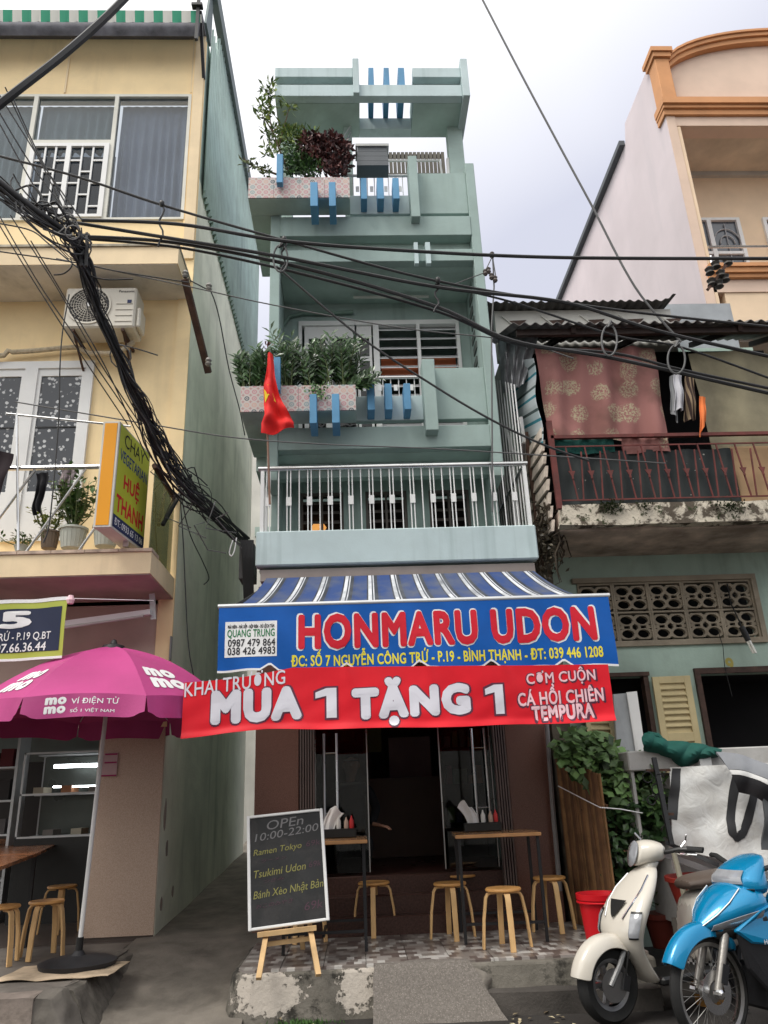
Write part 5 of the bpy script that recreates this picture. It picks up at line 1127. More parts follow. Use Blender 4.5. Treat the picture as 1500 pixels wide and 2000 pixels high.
# white parapet with triangle motifs and its own small roof
par = B('parapet', oldwhite, O, (1.84, 4.06, 8.0, 8.12, 6.3, 6.98))
for k in range(5):
    x = 2.12+k*.49; MB().prism([(x-.12, 7.992, 6.83), (x+.11, 7.992, 6.84), (x-.0, 7.992, 6.72)], (0, .006, 0)).obj('triangle_recess', brown, par)
    m = MB(); m.bar((x-.2, 7.985, 6.90), (x, 7.985, 6.70), .012, .012); m.bar((x, 7.985, 6.70), (x+.03, 7.985, 6.73), .012, .012); m.obj('cross_moulding', oldwhite, par)
MB().grid(lambda u, v: (1.70+u*2.38, 7.82+v*.9, 6.985+.12*v+.014*math.sin(u*2.38*6.283/.11)+(.10*max(0, u-.93)/.07)), 160, 1, .008).obj('parapet_roof', M('dark_corrugated', (.07, .065, .06), .8, var=.3), O, smooth='all')
B('upper_wall', turq, O, (1.93, NX, 8.15, 8.3, 3.9, 6.5)); B('upper_wall', M('grey_blue_wall', (.34, .36, .38), .9, var=.15), O, (4.08, 5.05, 8.35, 8.5, 6.2, 7.3))
# ================================================================== PEACH HOUSE
Q = thing('peach_house', 'tall peach and white house with orange mouldings and an arched pediment at the right', 'house', (6.2, 9.5, 0))
peach = M('peach_render', (.78, .60, .42), .85, var=.05, streak=.08, streakcol=(.45, .33, .24)); org = M('orange_moulding', (.60, .29, .13), .7, var=.08); pcream = M('pale_peach', (.70, .53, .42), .85, var=.05)
sidew = M('pinkish_white_side', (.66, .58, .60), .9, var=.06, scale=.8, streak=.35, streakcol=(.40, .39, .42), sfreq=2.2)
MB().prism([(5.10, 9.0, 0), (5.10, 9.0, 11.9), (5.10, 9.10, 12.55), (5.10, 10.36, 12.57), (5.10, 10.48, 12.25), (5.10, 16.2, 12.25), (5.10, 16.2, 0)], (.14, 0, 0)).obj('side_wall', sidew, Q)
MB().bar((5.05, 10.5, 12.27), (5.05, 16.2, 12.27), .10, .10).obj('side_gutter', M('dark_gutter', (.10, .11, .12), .7), Q)
B('corner_column', peach, Q, (5.243, 5.31, 9.0, 9.14, 0, 11.05), bevel=.01); B('corner_face', pcream, Q, (5.105, 5.24, 8.985, 8.999, 0, 11.3))
B('lintel', pcream, Q, (5.243, 9, 9.0, 9.25, 11.06, 11.24))
for (z0_, z1_, pr) in ((11.24, 11.34, .05), (11.34, 11.40, .09), (11.40, 11.52, .13)): B('cornice', org, Q, (5.08-pr*.3, 9, 9.0-pr, 9.22, z0_+.001, z1_))
B('pediment_post', org, Q, (5.07, 5.30, 8.90, 9.16, 11.521, 12.38), bevel=.01); B('post_cap', org, Q, (5.04, 5.33, 8.86, 9.2, 12.381, 12.47), (5.01, 5.36, 8.83, 9.23, 12.471, 12.56))
m = MB(); N = 24; Wd = 4.2; xc = 5.3+Wd/2
def arch(x, base): t = (x-xc)/(Wd/2); return base+.85*math.sqrt(max(0, 1-t*t*.92))
arc = [(5.3+Wd*k/N, arch(5.3+Wd*k/N, 12.0)) for k in range(N+1)]
MB().prism([(5.3, 9.05, 11.521)]+[(x, 9.05, z) for x, z in arc]+[(5.3+Wd, 9.05, 11.521)], (0, .12, 0)).obj('pediment', pcream, Q)
for off, h_, pr in ((.0, .09, .10), (.091, .07, .14), (.162, .045, .17)):
    m = MB()
    for k in range(N):
        (xa, za), (xb, zb_) = arc[k], arc[k+1]; m.hexa([(xa, 9.05-pr, za+off), (xb, 9.05-pr, zb_+off), (xb, 9.2, zb_+off), (xa, 9.2, za+off), (xa, 9.05-pr, za+off+h_), (xb, 9.05-pr, zb_+off+h_), (xb, 9.2, zb_+off+h_), (xa, 9.2, za+off+h_)])
    m.obj('arch_moulding', org, Q)
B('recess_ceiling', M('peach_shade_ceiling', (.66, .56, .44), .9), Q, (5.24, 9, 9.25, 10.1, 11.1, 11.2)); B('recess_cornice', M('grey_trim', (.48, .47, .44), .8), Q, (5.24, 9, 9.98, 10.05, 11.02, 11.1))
wz0, wz1 = P(1400, 530, 10.04).z, P(1400, 428, 10.04).z; wx0, wx1 = P(1350, 430, 10.04).x-.25, P(1442, 430, 10.04).x; vx0 = P(1487, 430, 10.04).x
wall_with_holes('recess_wall', peach, Q, 5.24, 9.5, 6.0, 11.1, 10.05, 10.2, [(wx0, wx1, wz0-.3, wz1), (vx0, vx0+1.2, wz0-.6, wz1)])
for (a, b_, nm_) in ((wx0, wx1, 2), (vx0, vx0+1.2, 2)):
    f_ = B('window', white, Q, (a, a+.06, 10.0, 10.08, wz0-.3, wz1), (b_-.06, b_, 10.0, 10.08, wz0-.3, wz1), (a+.06, b_-.06, 10.0, 10.08, wz1-.05, wz1), ((a+b_)/2-.04, (a+b_)/2+.03, 10.0, 10.08, wz0-.3, wz1-.05))
    B('transom', white, f_, (a+.06, (a+b_)/2-.04, 10.01, 10.07, wz1-.72, wz1-.67), ((a+b_)/2+.03, b_-.06, 10.01, 10.07, wz1-.72, wz1-.67)); B('pane', M('dark_window_pane', (.08, .09, .11), .08, spec=.8, var=.1), f_, (a+.06, b_-.06, 10.05, 10.055, wz0-.3, wz1-.05))
    m = MB(); xc2 = (a+b_)/2+.25
    for r in (.12, .22): m.tube([(xc2+r*math.cos(t*.314), 10.03, wz1-.5+r*1.3*math.sin(t*.314)) for t in range(11)], .012, 5)
    for q in range(5): m.bar((a+.12+q*.22, 10.03, wz0-.3), (a+.12+q*.22, 10.03, wz1-.1), .012, .012)
    m.obj('window_grille', M('grey_grille', (.35, .35, .36), .6), f_)
B('balcony_floor', pcream, Q, (5.243, 9.5, 9.0, 10.05, 7.95, 8.16))
for (z0_, z1_, pr) in ((8.16, 8.22, .03), (8.22, 8.30, .07), (8.30, 8.36, .10)): B('balcony_moulding', org, Q, (5.2, 9.5, 8.97-pr, 9.0+.1, z0_+.001, z1_))
rl = MB().tube([(5.3, 8.98, 8.72), (9, 8.98, 8.72)], .02, 6).obj('balcony_railing', steel, Q, smooth=True); MB().tube([(5.3, 8.98, 8.42), (9, 8.98, 8.42)], .012, 6).obj('rail_bar', steel, rl); MB().tube([P(1388, 500, 8.98), P(1390, 530, 8.98)], .02, 6).obj('rail_post', steel, rl)
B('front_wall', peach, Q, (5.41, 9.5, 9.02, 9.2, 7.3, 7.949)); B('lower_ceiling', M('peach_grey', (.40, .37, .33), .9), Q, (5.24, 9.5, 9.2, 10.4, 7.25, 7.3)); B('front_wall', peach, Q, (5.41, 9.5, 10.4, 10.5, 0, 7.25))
ins = thing('insulator_rack', 'dark rack of round ceramic insulators on the cables before the peach house', 'insulators', at(1400, 540, 6.8))
for (x, y) in ((1386, 530), (1398, 518), (1408, 536), (1421, 512), (1390, 552), (1404, 556), (1416, 544)): MB().lathe([(.02, -.05), (.05, -.03), (.035, 0), (.05, .03), (.02, .06)], P(x, y, 6.8), 10).obj('insulator', M('dark_ceramic', (.05, .045, .04), .35, var=.3), ins, smooth=True)
MB().bar(P(1382, 566, 6.8), P(1428, 505, 6.8), .03, .03).obj('rack_bar', rust, ins)

# ================================================================== RIGHT FOREGROUND
# bamboo fence
fn_ = thing('bamboo_fence', 'brown bamboo slat fence between the restaurant and the vine', 'fence', (1.95, 7.1, .3)); bam = [M('bamboo%d' % k, c, .7, var=.25, scale=6, streak=.6, streakcol=(.06, .035, .02), sfreq=30) for k, c in enumerate([(.20, .10, .045), (.26, .14, .06), (.14, .07, .035)])]
A0_, A1_ = Vector((1.86, 7.5, 0)), Vector((2.03, 6.72, 0)); rnd = random.Random(2)
for k in range(17):
    a = A0_.lerp(A1_, k/17); b_ = A0_.lerp(A1_, (k+.93)/17); zt_ = 1.70-.20*k/17+rnd.uniform(-.02, .02); a = a+Vector((rnd.uniform(-.008, .008), 0, 0))
    MB().hexa([(a.x, a.y, .3), (b_.x, b_.y, .3), (b_.x+.015, b_.y, .3), (a.x+.015, a.y, .3), (a.x, a.y, zt_), (b_.x, b_.y, zt_), (b_.x+.015, b_.y, zt_), (a.x+.015, a.y, zt_)]).obj('slat', bam[k % 3], fn_, bevel=.004)
m = MB(); m.bar(A0_+Vector((.03, 0, 1.4)), A1_+Vector((.03, 0, 1.25)), .02, .03); m.obj('cross_bar', bam[2], fn_)
dp = thing('downpipe', 'grey pipe standing beside the brown granite pillar', 'pipe', (1.83, 7.45, .3)); MB().tube([P(1068, 1415, 7.5), P(1080, 1580, 7.5), P(1094, 1740, 7.5)], .022, 8).obj('pipe_run', M('grey_pvc', (.26, .25, .25), .6), dp, smooth=True)
tw = thing('tie_rope', 'white cord tied from the bamboo fence across the vine', 'cord', at(1180, 1578, 6.7)); MB().tube([P(1090, 1535, 7.3), P(1150, 1566, 6.9), P(1172, 1577, 6.68), P(1210, 1580, 6.65), P(1255, 1588, 6.65)], .005, 5).obj('cord_run', t_white, tw)
# vine bush
vb = thing('vine_bush', 'broad leaved green climbing vine behind the bamboo fence', 'vine', (2.3, 7.1, .3)); rnd = random.Random(9)
def blobs(m, L_, blist, Lf, Wf):
    for (px0, py0, rx, ry, Y0, Y1, n_) in blist:
        for k in range(n_):
            a = rnd.random()*6.283; r = math.sqrt(rnd.random()); x = px0+rx*r*math.cos(a); y = py0+ry*r*math.sin(a); d = Vector((rnd.uniform(-1, 1), rnd.uniform(-1, .2), rnd.uniform(-1, .35)))
            leaf(m, P(x, y, rnd.uniform(Y0, Y1)), d, Vector((rnd.uniform(-.4, .4), -1, .8)), Lf*rnd.uniform(.6, 1.25), Wf*rnd.uniform(.7, 1.2), .1)
m = MB(); blobs(m, 0, [(1135, 1460, 52, 38, 7.0, 7.5, 320), (1185, 1500, 70, 45, 6.9, 7.4, 420), (1235, 1545, 60, 50, 6.8, 7.3, 340), (1275, 1530, 30, 40, 6.75, 7.1, 90)], .105, .085); m.obj('foliage', leafmat('vine_leaf', (.03, .06, .018), (.11, .20, .06), .5), vb, kind='stuff')
m = MB(); blobs(m, 0, [(1225, 1620, 45, 60, 6.8, 7.3, 330), (1270, 1600, 35, 45, 6.75, 7.1, 130), (1215, 1700, 32, 50, 6.9, 7.3, 200)], .085, .06); m.obj('foliage', leaf_dark, vb, kind='stuff')
m = MB()
for k in range(22):
    a = P(rnd.uniform(1195, 1240), 1740, 7.1); b_ = P(rnd.uniform(1130, 1290), rnd.uniform(1470, 1600), rnd.uniform(6.9, 7.3)); m.tube([a, (a+b_)/2+rv(.08), b_], [.014, .009, .004], 5)
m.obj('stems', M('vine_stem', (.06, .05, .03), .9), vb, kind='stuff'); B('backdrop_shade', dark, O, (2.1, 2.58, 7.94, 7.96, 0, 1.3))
# cart with tarp
ct = thing('food_cart', 'white folding food cart wrapped in a white plastic sheet with black stripes', 'cart', (2.9, 6.9, 0)); cw = M('grimy_white_panel', (.50, .49, .47), .6, var=.15, dirt=.4, dirtcol=(.25, .22, .18), dscale=3)
q0, q1 = P(1216, 1472, 7.0), P(1300, 1472, 6.9); B('cart_top', cw, ct, (2.30, 3.75, 6.75, 7.35, 1.52, 1.68), bevel=.01); B('cart_panel', cw, ct, (2.55, 2.575, 6.78, 7.32, .35, 1.519)); B('cart_panel', cw, ct, (2.32, 2.345, 6.78, 7.32, .8, 1.519)); B('cart_body', cw, ct, (2.6, 3.7, 6.9, 7.3, .3, 1.50))
B('corner_block', white, ct, (P(1367, 1500, 6.7).x, P(1390, 1500, 6.7).x, 6.68, 6.80, 1.50, 1.64))
pl_, nt, b, pos, g = newmat('white_plastic_sheet', .35); nn = noise(nt, pos, 3, 5, .6, None, .8); nt.links.new(mixc(nt, ramp_out(nt, nn, .4, .75), (.68, .68, .66), (.48, .46, .42)), b.inputs['Base Color']); bp = nt.nodes.new('ShaderNodeBump'); bp.inputs['Strength'].default_value = .5; bp.inputs['Distance'].default_value = .02; nt.links.new(noise(nt, pos, 7, 4, .5, None, 1.6), bp.inputs['Height']); nt.links.new(bp.outputs[0], b.inputs['Normal'])
tq = [P(1308, 1499, 6.66), P(1540, 1488, 6.62), P(1540, 1712, 6.5), P(1312, 1655, 6.58)]
def tf(u, v, l=0):
    p = tq[0].lerp(tq[1], u).lerp(tq[3].lerp(tq[2], u), v); w_ = .010*math.sin(u*13+v*6)+.006*math.sin(u*23-v*11)+.005*math.sin(v*19+u*8); return (p.x, p.y+w_-l, p.z)
MB().grid(lambda u, v: tf(u, v), 60, 40, .003).obj('plastic_sheet', pl_, ct, smooth=True)
blk = solid('black_stripe_print', (.03, .03, .032), .4)
def tuv(px_, py_):      # pixel -> sheet uv (approximate bilinear inverse)
    p = P(px_, py_, 6.6); u = (p.x-tq[0].x)/(tq[1].x-tq[0].x); t_ = tq[0].lerp(tq[1], u).z; bz = tq[3].lerp(tq[2], u).z; return u, (t_-p.z)/(t_-bz)
def strip(a, b_, c_, d2, n=12, nv=3, mt=blk):
    A_, B_, C_, D_ = [Vector((*tuv(*p), 0)) for p in (a, b_, c_, d2)]
    def fn(u, v): p = A_.lerp(B_, u).lerp(D_.lerp(C_, u), v); return tf(p.x, p.y, .005)
    MB().grid(fn, n, nv, .001).obj('black_stripe', mt, ct, smooth=True)
strip((1319, 1500), (1337, 1500), (1341, 1601), (1320, 1598), 4, 16)
strip((1322, 1640), (1440, 1683), (1440, 1691), (1322, 1647), 20, 3); strip((1322, 1660), (1440, 1698), (1440, 1709), (1322, 1672), 20, 3, solid('grey_stripe_print', (.12, .11, .11), .5)); 
ux0, ux1 = tuv(1441, 1560)[0], tuv(1487, 1560)[0]; uv0, uv1 = tuv(1460, 1490)[1], tuv(1460, 1641)[1]
def ribbon(pts, wpx):
    Wm, Hm = (tq[1]-tq[0]).length, (tq[3]-tq[0]).length*1.15; q = [Vector((*tuv(*p), 0)) for p in pts]
    for p in q: p.x *= Wm; p.y *= Hm
    n = len(q)-1; wu = wpx*(P(1541, 1560, 6.6).x-P(1540, 1560, 6.6).x)
    def fn(u, v):
        f_ = u*n; i = min(n-1, int(f_)); c_ = q[i].lerp(q[i+1], f_-i); d = (q[min(int(f_+.9), n)]-q[max(int(f_+.1)-1, 0)]); d = d.normalized(); s_ = Vector((-d.y, d.x, 0)); p = c_+s_*(v-.5)*wu; return tf(p.x/Wm, p.y/Hm, .006)
    MB().grid(fn, 60, 3, .001).obj('black_lettering', blk, ct, smooth=True)
ribbon([(1447, 1490), (1447, 1560), (1449, 1600), (1456, 1625), (1468, 1633), (1479, 1625), (1484, 1600), (1486, 1560), (1486, 1490)], 17)
gq = [P(1398, 1472, 6.5), P(1530, 1500, 6.3), P(1530, 1580, 6.3), P(1440, 1545, 6.42)]
gu = thing('folded_umbrella', 'folded grey umbrella with black and white edge lying on the cart', 'umbrella', at(1450, 1520, 6.5)); grc = M('grey_canvas', (.24, .25, .27), .8, var=.12)
def gf(u, v, l=0): p = gq[0].lerp(gq[1], u).lerp(gq[3].lerp(gq[2], u), v); return (p.x, p.y-.08*math.sin(v*3.14)+.012*math.sin(u*14+v*5)-l, p.z+.02*math.sin(u*5))
MB().grid(lambda u, v: gf(u, v*.45), 24, 8, .02).obj('grey_fold', grc, gu, smooth=True); MB().grid(lambda u, v: gf(u, .45+v*.12, .008), 24, 3, .01).obj('white_fold', white, gu, smooth=True); MB().grid(lambda u, v: gf(u, .57+v*.43, .0), 24, 6, .02).obj('black_fold', M('black_canvas', (.025, .025, .028), .7, var=.2), gu, smooth=True)
dg = MB().grid(lambda u, v: tuple(P(1492-4*v+30*u, 1540+120*v, 6.32).xyz+Vector((0, .02*math.sin(v*9), 0))), 6, 10, .02).obj('dark_fold', M('dark_grey_canvas', (.07, .075, .08), .8), gu, smooth=True)
gc = thing('green_tarp', 'dark green cloth heaped on top of the white cart', 'cloth', at(1320, 1480, 6.8)); gg = M('green_canvas', (.012, .095, .075), .75, var=.2)
gp = [P(1255, 1452, 6.75), P(1405, 1470, 6.68), P(1345, 1500, 6.62), P(1290, 1490, 6.66)]
def gcf(u, v):
    top_ = [(1255, 1437), (1275, 1433), (1300, 1450), (1340, 1452), (1375, 1458), (1408, 1468)]; bot = [(1256, 1462), (1285, 1468), (1312, 1478), (1335, 1498), (1365, 1482), (1406, 1473)]
    f_ = u*5; i = min(4, int(f_)); t = f_-i; a = Vector(top_[i]).lerp(Vector(top_[i+1]), t); c = Vector(bot[i]).lerp(Vector(bot[i+1]), t); p = a.lerp(c, v); q = P(p.x, p.y, 6.74-.09*math.sin(v*3.14)); return (q.x, q.y+.015*math.sin(u*30+v*6), q.z)
MB().grid(gcf, 50, 10, .02).obj('cloth_fold', gg, gc, smooth=True); m = MB(); m.tube([P(1335, 1484, 6.68), P(1330, 1496, 6.66)], .01, 5) if 0 else None; m.tube([P(1258, 1450, 6.74), P(1270, 1436, 6.72), P(1285, 1438, 6.72), P(1300, 1452, 6.7)], [.025, .035, .03, .015], 8); m.obj('cloth_roll', gg, gc, smooth=True)
# rusty stand
rs_t = thing('iron_stand', 'rusty iron stand with twisted wire left of the cart', 'stand', at(1300, 1640, 6.55)); m = MB(); m.bar(P(1277, 1480, 6.6), P(1312, 1650, 6.45), .035, .03); m.obj('post', darkmetal, rs_t); MB().bar(P(1262, 1505, 6.62), P(1309, 1504, 6.6), .025, .02).obj('cross_bar', rust, rs_t); MB().bar(P(1298, 1590, 6.52), P(1316, 1590, 6.5), .02, .02).obj('cross_bar', rust, rs_t)
m = MB(); rnd = random.Random(31)
for k in range(5):
    c_ = P(1275+rnd.uniform(-10, 25), 1550+rnd.uniform(-40, 30), 6.55); r = rnd.uniform(.03, .06); m.tube([c_+Vector((r*math.cos(t*.5), .01*t/12, r*math.sin(t*.5))) for t in range(13)], .005, 4)
m.obj('wire_coil', darkmetal, rs_t, kind='stuff')
bp_ = thing('bamboo_pole', 'grey leaning bamboo pole behind the white scooter', 'pole', at(1345, 1800, 6.1)); MB().tube([P(1316, 1665, 6.2), P(1330, 1720, 6.15), P(1350, 1810, 6.0)], [.02, .022, .022], 8).obj('pole_stem', M('grey_bamboo', (.22, .20, .15), .7, var=.2), bp_, smooth=True)
# pots behind the scooter
rp = PZ(1300, 1850, .12); MB_ = None
pot1 = thing('flower_pot', 'brown red flower pot with a green stem behind the scooter', 'flower pot', tuple(rp)); MB().lathe([(.10, 0), (.14, .22), (.155, .22), (.155, .26), (.13, .26)], tuple(rp), 24).obj('pot', M('dark_red_pot', (.16, .03, .02), .5), pot1, smooth=50)
m = MB(); rnd = random.Random(6)
for k in range(40): leaf(m, Vector(rp)+Vector((rnd.uniform(-.07, .07), rnd.uniform(-.07, .07), .28+rnd.uniform(0, .35))), Vector((rnd.uniform(-1, 1), rnd.uniform(-1, 1), .4)), Vector((0, 0, 1)), .13, .05)
m.obj('foliage', leaf_mid, pot1, kind='stuff'); MB().tube([Vector(rp)+Vector((0, 0, .2)), Vector(rp)+Vector((.01, 0, .6))], .012, 6).obj('stem', stemmat, pot1)
rb_ = thing('red_basin', 'large red plastic basin behind the scooter and the cart', 'basin', (2.75, 6.35, .5)); MB().lathe([(.26, .42), (.33, .70), (.35, .70), (.35, .73), (.32, .73), (.25, .45)], (2.72, 6.45, .0), 28).obj('basin_body', M('dull_red_plastic', (.28, .03, .02), .5), rb_, smooth=50); B('basin_stand', concrete, rb_, (2.45, 3.0, 6.2, 6.7, .0, .42))
# bucket
bk = PZ(1172, 1838, .305); bk.y = 6.17; rimz = P(1170, 1745, 6.17).z; rx_ = (P(1214, 1745, 6.17).x-P(1127, 1745, 6.17).x)/2; bxm = (P(1214, 1745, 6.17).x+P(1127, 1745, 6.17).x)/2
bu = thing('bucket', 'bright red plastic bucket at the edge of the tiled platform', 'bucket', (bxm, 6.2, .305)); redp = M('red_plastic', (.55, .008, .015), .35, var=.08); h_ = rimz-.305
MB().lathe([(.0, 0), (rx_*.70, 0), (rx_*.90, h_*.88), (rx_*.99, h_*.9), (rx_, h_), (rx_*.93, h_), (rx_*.90, h_*.9), (rx_*.66, .02), (0, .02)], (bxm, 6.2, .305), 36, cap=False).obj('bucket_body', redp, bu, smooth=50)
MB().lathe([(rx_*.99, h_*.84), (rx_*1.0, h_*.86), (rx_*.95, h_*.88)], (bxm, 6.2, .305), 36, cap=False).obj('bucket_rim', redp, bu)
MB().tube([(bxm+rx_*.9, 6.1, rimz-.06), (bxm+rx_*.8, 6.03, rimz-.16), (bxm+rx_*.9, 5.99, rimz-.24), (bxm+rx_*1.0, 6.0, rimz-.25)], .008, 6).obj('bucket_handle', white, bu, smooth=True)
# ---------------------------------------------------------------- lofted vehicle shells
def loft(secs, n=20, e=2.4, cap=True):
    """secs: (centre, axis_a, axis_b) -> superellipse rings"""
    m = MB()
    for (c, a, b_) in secs:
        c = Vector(c); a = Vector(a); b_ = Vector(b_)
        for k in range(n):
            t = 2*math.pi*k/n; x = math.cos(t); y = math.sin(t); x = math.copysign(abs(x)**(2/e), x); y = math.copysign(abs(y)**(2/e), y); m.v.append(c+a*x+b_*y)
    for i in range(len(secs)-1):
        for k in range(n):
            j = (k+1) % n; m._f((i*n+k, i*n+j, (i+1)*n+j, (i+1)*n+k))
    if cap: m._f(list(range(n))[::-1]); m._f([(len(secs)-1)*n+k for k in range(n)])
    return m
def subs(o, l=1):
    s = o.modifiers.new('smooth', 'SUBSURF'); s.levels = l; s.render_levels = l; return o
def zsec(z, cx, hx, hy): return ((cx, 0, z), (hx, 0, 0), (0, hy, 0))
def placed(root, ang, loc):
    root.location = loc; root.rotation_euler = (0, 0, ang)
def wheel(parent, r, w_, rimr, x, z, ym=0, spokes=0, mat_r=None, hub=.05):
    rot = Matrix.Rotation(R_(90), 3, 'X'); t = w_/2; rimm = mat_r or M('wheel_metal', (.35, .35, .36), .35, metal=.8, var=.1)
    o = MB().lathe([(rimr, -t*.7), (r-.03, -t), (r-.008, -t*.6), (r, 0), (r-.008, t*.6), (r-.03, t), (rimr, t*.7)], (x, ym, z), 48, mat=rot, cap=False).obj('tyre', rubber, parent, smooth=True)
    MB().lathe([(rimr-.02, -t*.55), (rimr+.004, -t*.75), (rimr+.004, t*.75), (rimr-.02, t*.55), (rimr-.025, 0)], (x, ym, z), 48, mat=rot, cap=False).obj('rim', rimm, parent, smooth=60)
    MB().lathe([(hub*.4, -t*1.1), (hub, -t*.9), (hub, t*.9), (hub*.4, t*1.1)], (x, ym, z), 24, mat=rot).obj('hub', rimm, parent, smooth=50)
    if spokes:
        m = MB()
        for k in range(spokes):
            a = k*2*math.pi/spokes; s_ = (-1)**k; a2 = a+.35*(1 if (k//2) % 2 else -1)
            m.tube([(x+hub*math.cos(a), ym+s_*t*.8, z+hub*math.sin(a)), (x+(rimr-.01)*math.cos(a2), ym, z+(rimr-.01)*math.sin(a2))], .0016, 4)
        m.obj('spokes', rimm, parent, kind='stuff')
    else:
        for k in range(5):
            a = k*1.2566; MB().bar((x+hub*math.cos(a), ym, z+hub*math.sin(a)), (x+(rimr-.01)*math.cos(a), ym, z+(rimr-.01)*math.sin(a)), .03, .03, up=(0, 1, 0)).obj('spoke', rimm, parent)
def fender(r, w_, a0, a1, cx, cz, tail=.0, th=.006, n=18):
    def fn(u, v):
        a = a0+(a1-a0)*u; q = (v-.5)*2; rr2 = r+.028*(1-q*q*q*q)-.05*abs(q)**3; ww_ = w_*(1-.55*max(0, .28-u)/.28)
        return (cx+rr2*math.cos(a), q*ww_/2, cz+rr2*math.sin(a))
    return MB().grid(fn, n, 12, th)
cwhite = M('cream_white_paint', (.60, .56, .49), .22, var=.03, coat=.6, bump=0, dirt=.12, dirtcol=(.45, .40, .33), dscale=5, local=True)
lens = M('clear_lens', (.30, .31, .33), .06, spec=.9, var=.12, scale=14, bump=0, local=True, coat=.5)
chrome = M('chrome', (.75, .75, .75), .1, metal=1, bump=0, var=.02)
c0 = PZ(1187, 1921, .235); SX = thing('scooter', 'cream white scooter parked with its front wheel to the left of the platform', 'scooter', (0, 0, 0))
wheel(SX, .225, .10, .140, 0, .235)
subs(fender(.255, .17, R_(168), R_(12), -.015, .235).obj('mudguard', cwhite, SX, smooth=True))
subs(loft([zsec(.89, -.315, .045, .06), zsec(.86, -.295, .06, .10), zsec(.79, -.245, .075, .155), zsec(.70, -.185, .085, .19), zsec(.60, -.145, .085, .20), zsec(.52, -.135, .08, .19), zsec(.44, -.16, .065, .165), zsec(.36, -.215, .05, .14), zsec(.27, -.28, .045, .125), zsec(.20, -.34, .05, .12)], 24).obj('leg_shield', cwhite, SX, smooth=True))
subs(loft([zsec(.88, -.30, .05, .07), zsec(.76, -.245, .055, .10), zsec(.64, -.185, .06, .085), zsec(.52, -.125, .05, .055)], 16).obj('front_cover', cwhite, SX, smooth=True))
def shield_pt(z, t, l=0):
    S_ = [(.89, -.315, .045, .06), (.86, -.295, .06, .10), (.79, -.245, .075, .155), (.70, -.185, .085, .19), (.60, -.145, .085, .20), (.52, -.135, .08, .19), (.44, -.16, .065, .165), (.36, -.215, .05, .14), (.27, -.28, .045, .125), (.20, -.34, .05, .12)]
    for i in range(len(S_)-1):
        if S_[i][0] >= z >= S_[i+1][0]:
            f_ = (S_[i][0]-z)/(S_[i][0]-S_[i+1][0]); c_, hx_, hy_ = [S_[i][k]*(1-f_)+S_[i+1][k]*f_ for k in (1, 2, 3)]; break
    x = math.cos(t); y = math.sin(t); x = math.copysign(abs(x)**.833, x); y = math.copysign(abs(y)**.833, y)
    return Vector((c_+(hx_+l)*x, (hy_+l)*y, z))
for s_ in (1, -1):
    def lf_(u, v, s_=s_, l=0, g_=0): return shield_pt(.50-g_+(.13+2*g_)*v, s_*(R_(38)-g_+(R_(34)+2*g_)*u+R_(8)*(1-v)), .002+l)
    MB().grid(lambda u, v: lf_(u, v, l=0, g_=.012), 8, 8, -.003).obj('signal_bezel', blackpl, SX, smooth=True); MB().grid(lambda u, v: lf_(u, v, l=.005), 8, 8, -.004).obj('turn_signal', lens, SX, smooth=True)
    MB().tube([shield_pt(z, s_*t_, .003) for z, t_ in ((.84, .9), (.76, .75), (.68, .55), (.60, .35))], .006, 6).obj('trim_strip', chrome, SX, smooth=True)
MB().grid(lambda u, v: shield_pt(.60+.10*v, -.30*v+.6*u*v-.0, .012), 6, 6, -.003).obj('grille_badge', blackpl, SX)
subs(loft([((-.43, 0, .95), (0, .05, 0), (0, 0, .04)), ((-.38, 0, .97), (0, .12, 0), (0, 0, .065)), ((-.31, 0, .975), (0, .125, 0), (0, 0, .075)), ((-.27, 0, .97), (0, .105, 0), (0, 0, .082)), ((-.235, 0, .965), (0, .09, 0), (0, 0, .08)), ((-.215, 0, .965), (0, .082, 0), (0, 0, .075))], 20).obj('headset', cwhite, SX, smooth=True))
roty = Matrix.Rotation(R_(90), 3, 'Y'); MB().lathe([(.078, 0), (.082, .008), (.075, .016), (0.0, .03)], (-.213, 0, .965), 28, mat=roty, cap=False).obj('headlight', lens, SX, smooth=True)
subs(loft([zsec(.93, -.33, .07, .085), zsec(.87, -.315, .055, .06), zsec(.82, -.30, .05, .06)], 16).obj('neck', cwhite, SX, smooth=True))
for s_ in (1, -1):
    MB().tube([(-.36, s_*.10, .97), (-.40, s_*.20, .99), (-.43, s_*.24, .99)], .016, 8).obj('handlebar', blackpl, SX, smooth=True); MB().tube([(-.43, s_*.23, .99), (-.47, s_*.34, .985)], .019, 10).obj('grip', rubber, SX, smooth=True); MB().tube([(-.37, s_*.19, .975), (-.36, s_*.26, .965), (-.41, s_*.35, .96)], .007, 6).obj('brake_lever', chrome, SX, smooth=True)
    MB().tube([(-.40, s_*.20, .99), (-.43, s_*.22, 1.04), (-.40, s_*.25, 1.08)], .006, 6).obj('mirror_stalk', chrome, SX, smooth=True)
for s_ in (1, -1): MB().tube([(.03, s_*.068, .235), (-.06, s_*.068, .34), (-.14, s_*.055, .45), (-.2, s_*.04, .55)], [.016, .018, .018, .018], 8).obj('fork_leg', M('fork_grey', (.22, .22, .22), .4, metal=.6), SX, smooth=True)
MB().lathe([(.095, 0), (.095, .004), (.03, .004)], (0, .062, .235), 28, mat=Matrix.Rotation(R_(-90), 3, 'X')).obj('brake_disc', steel, SX); MB().bar((-.07, .07, .2), (-.10, .07, .28), .03, .05).obj('brake_caliper', darkmetal, SX)
MB().tube([(-.09, .07, .27), (-.12, .09, .4), (-.17, .05, .5)], .006, 5).obj('brake_hose', rubber, SX)
B('floorboard', blackpl, SX, (-.85, -.33, -.14, .14, .20, .25), bevel=.015)
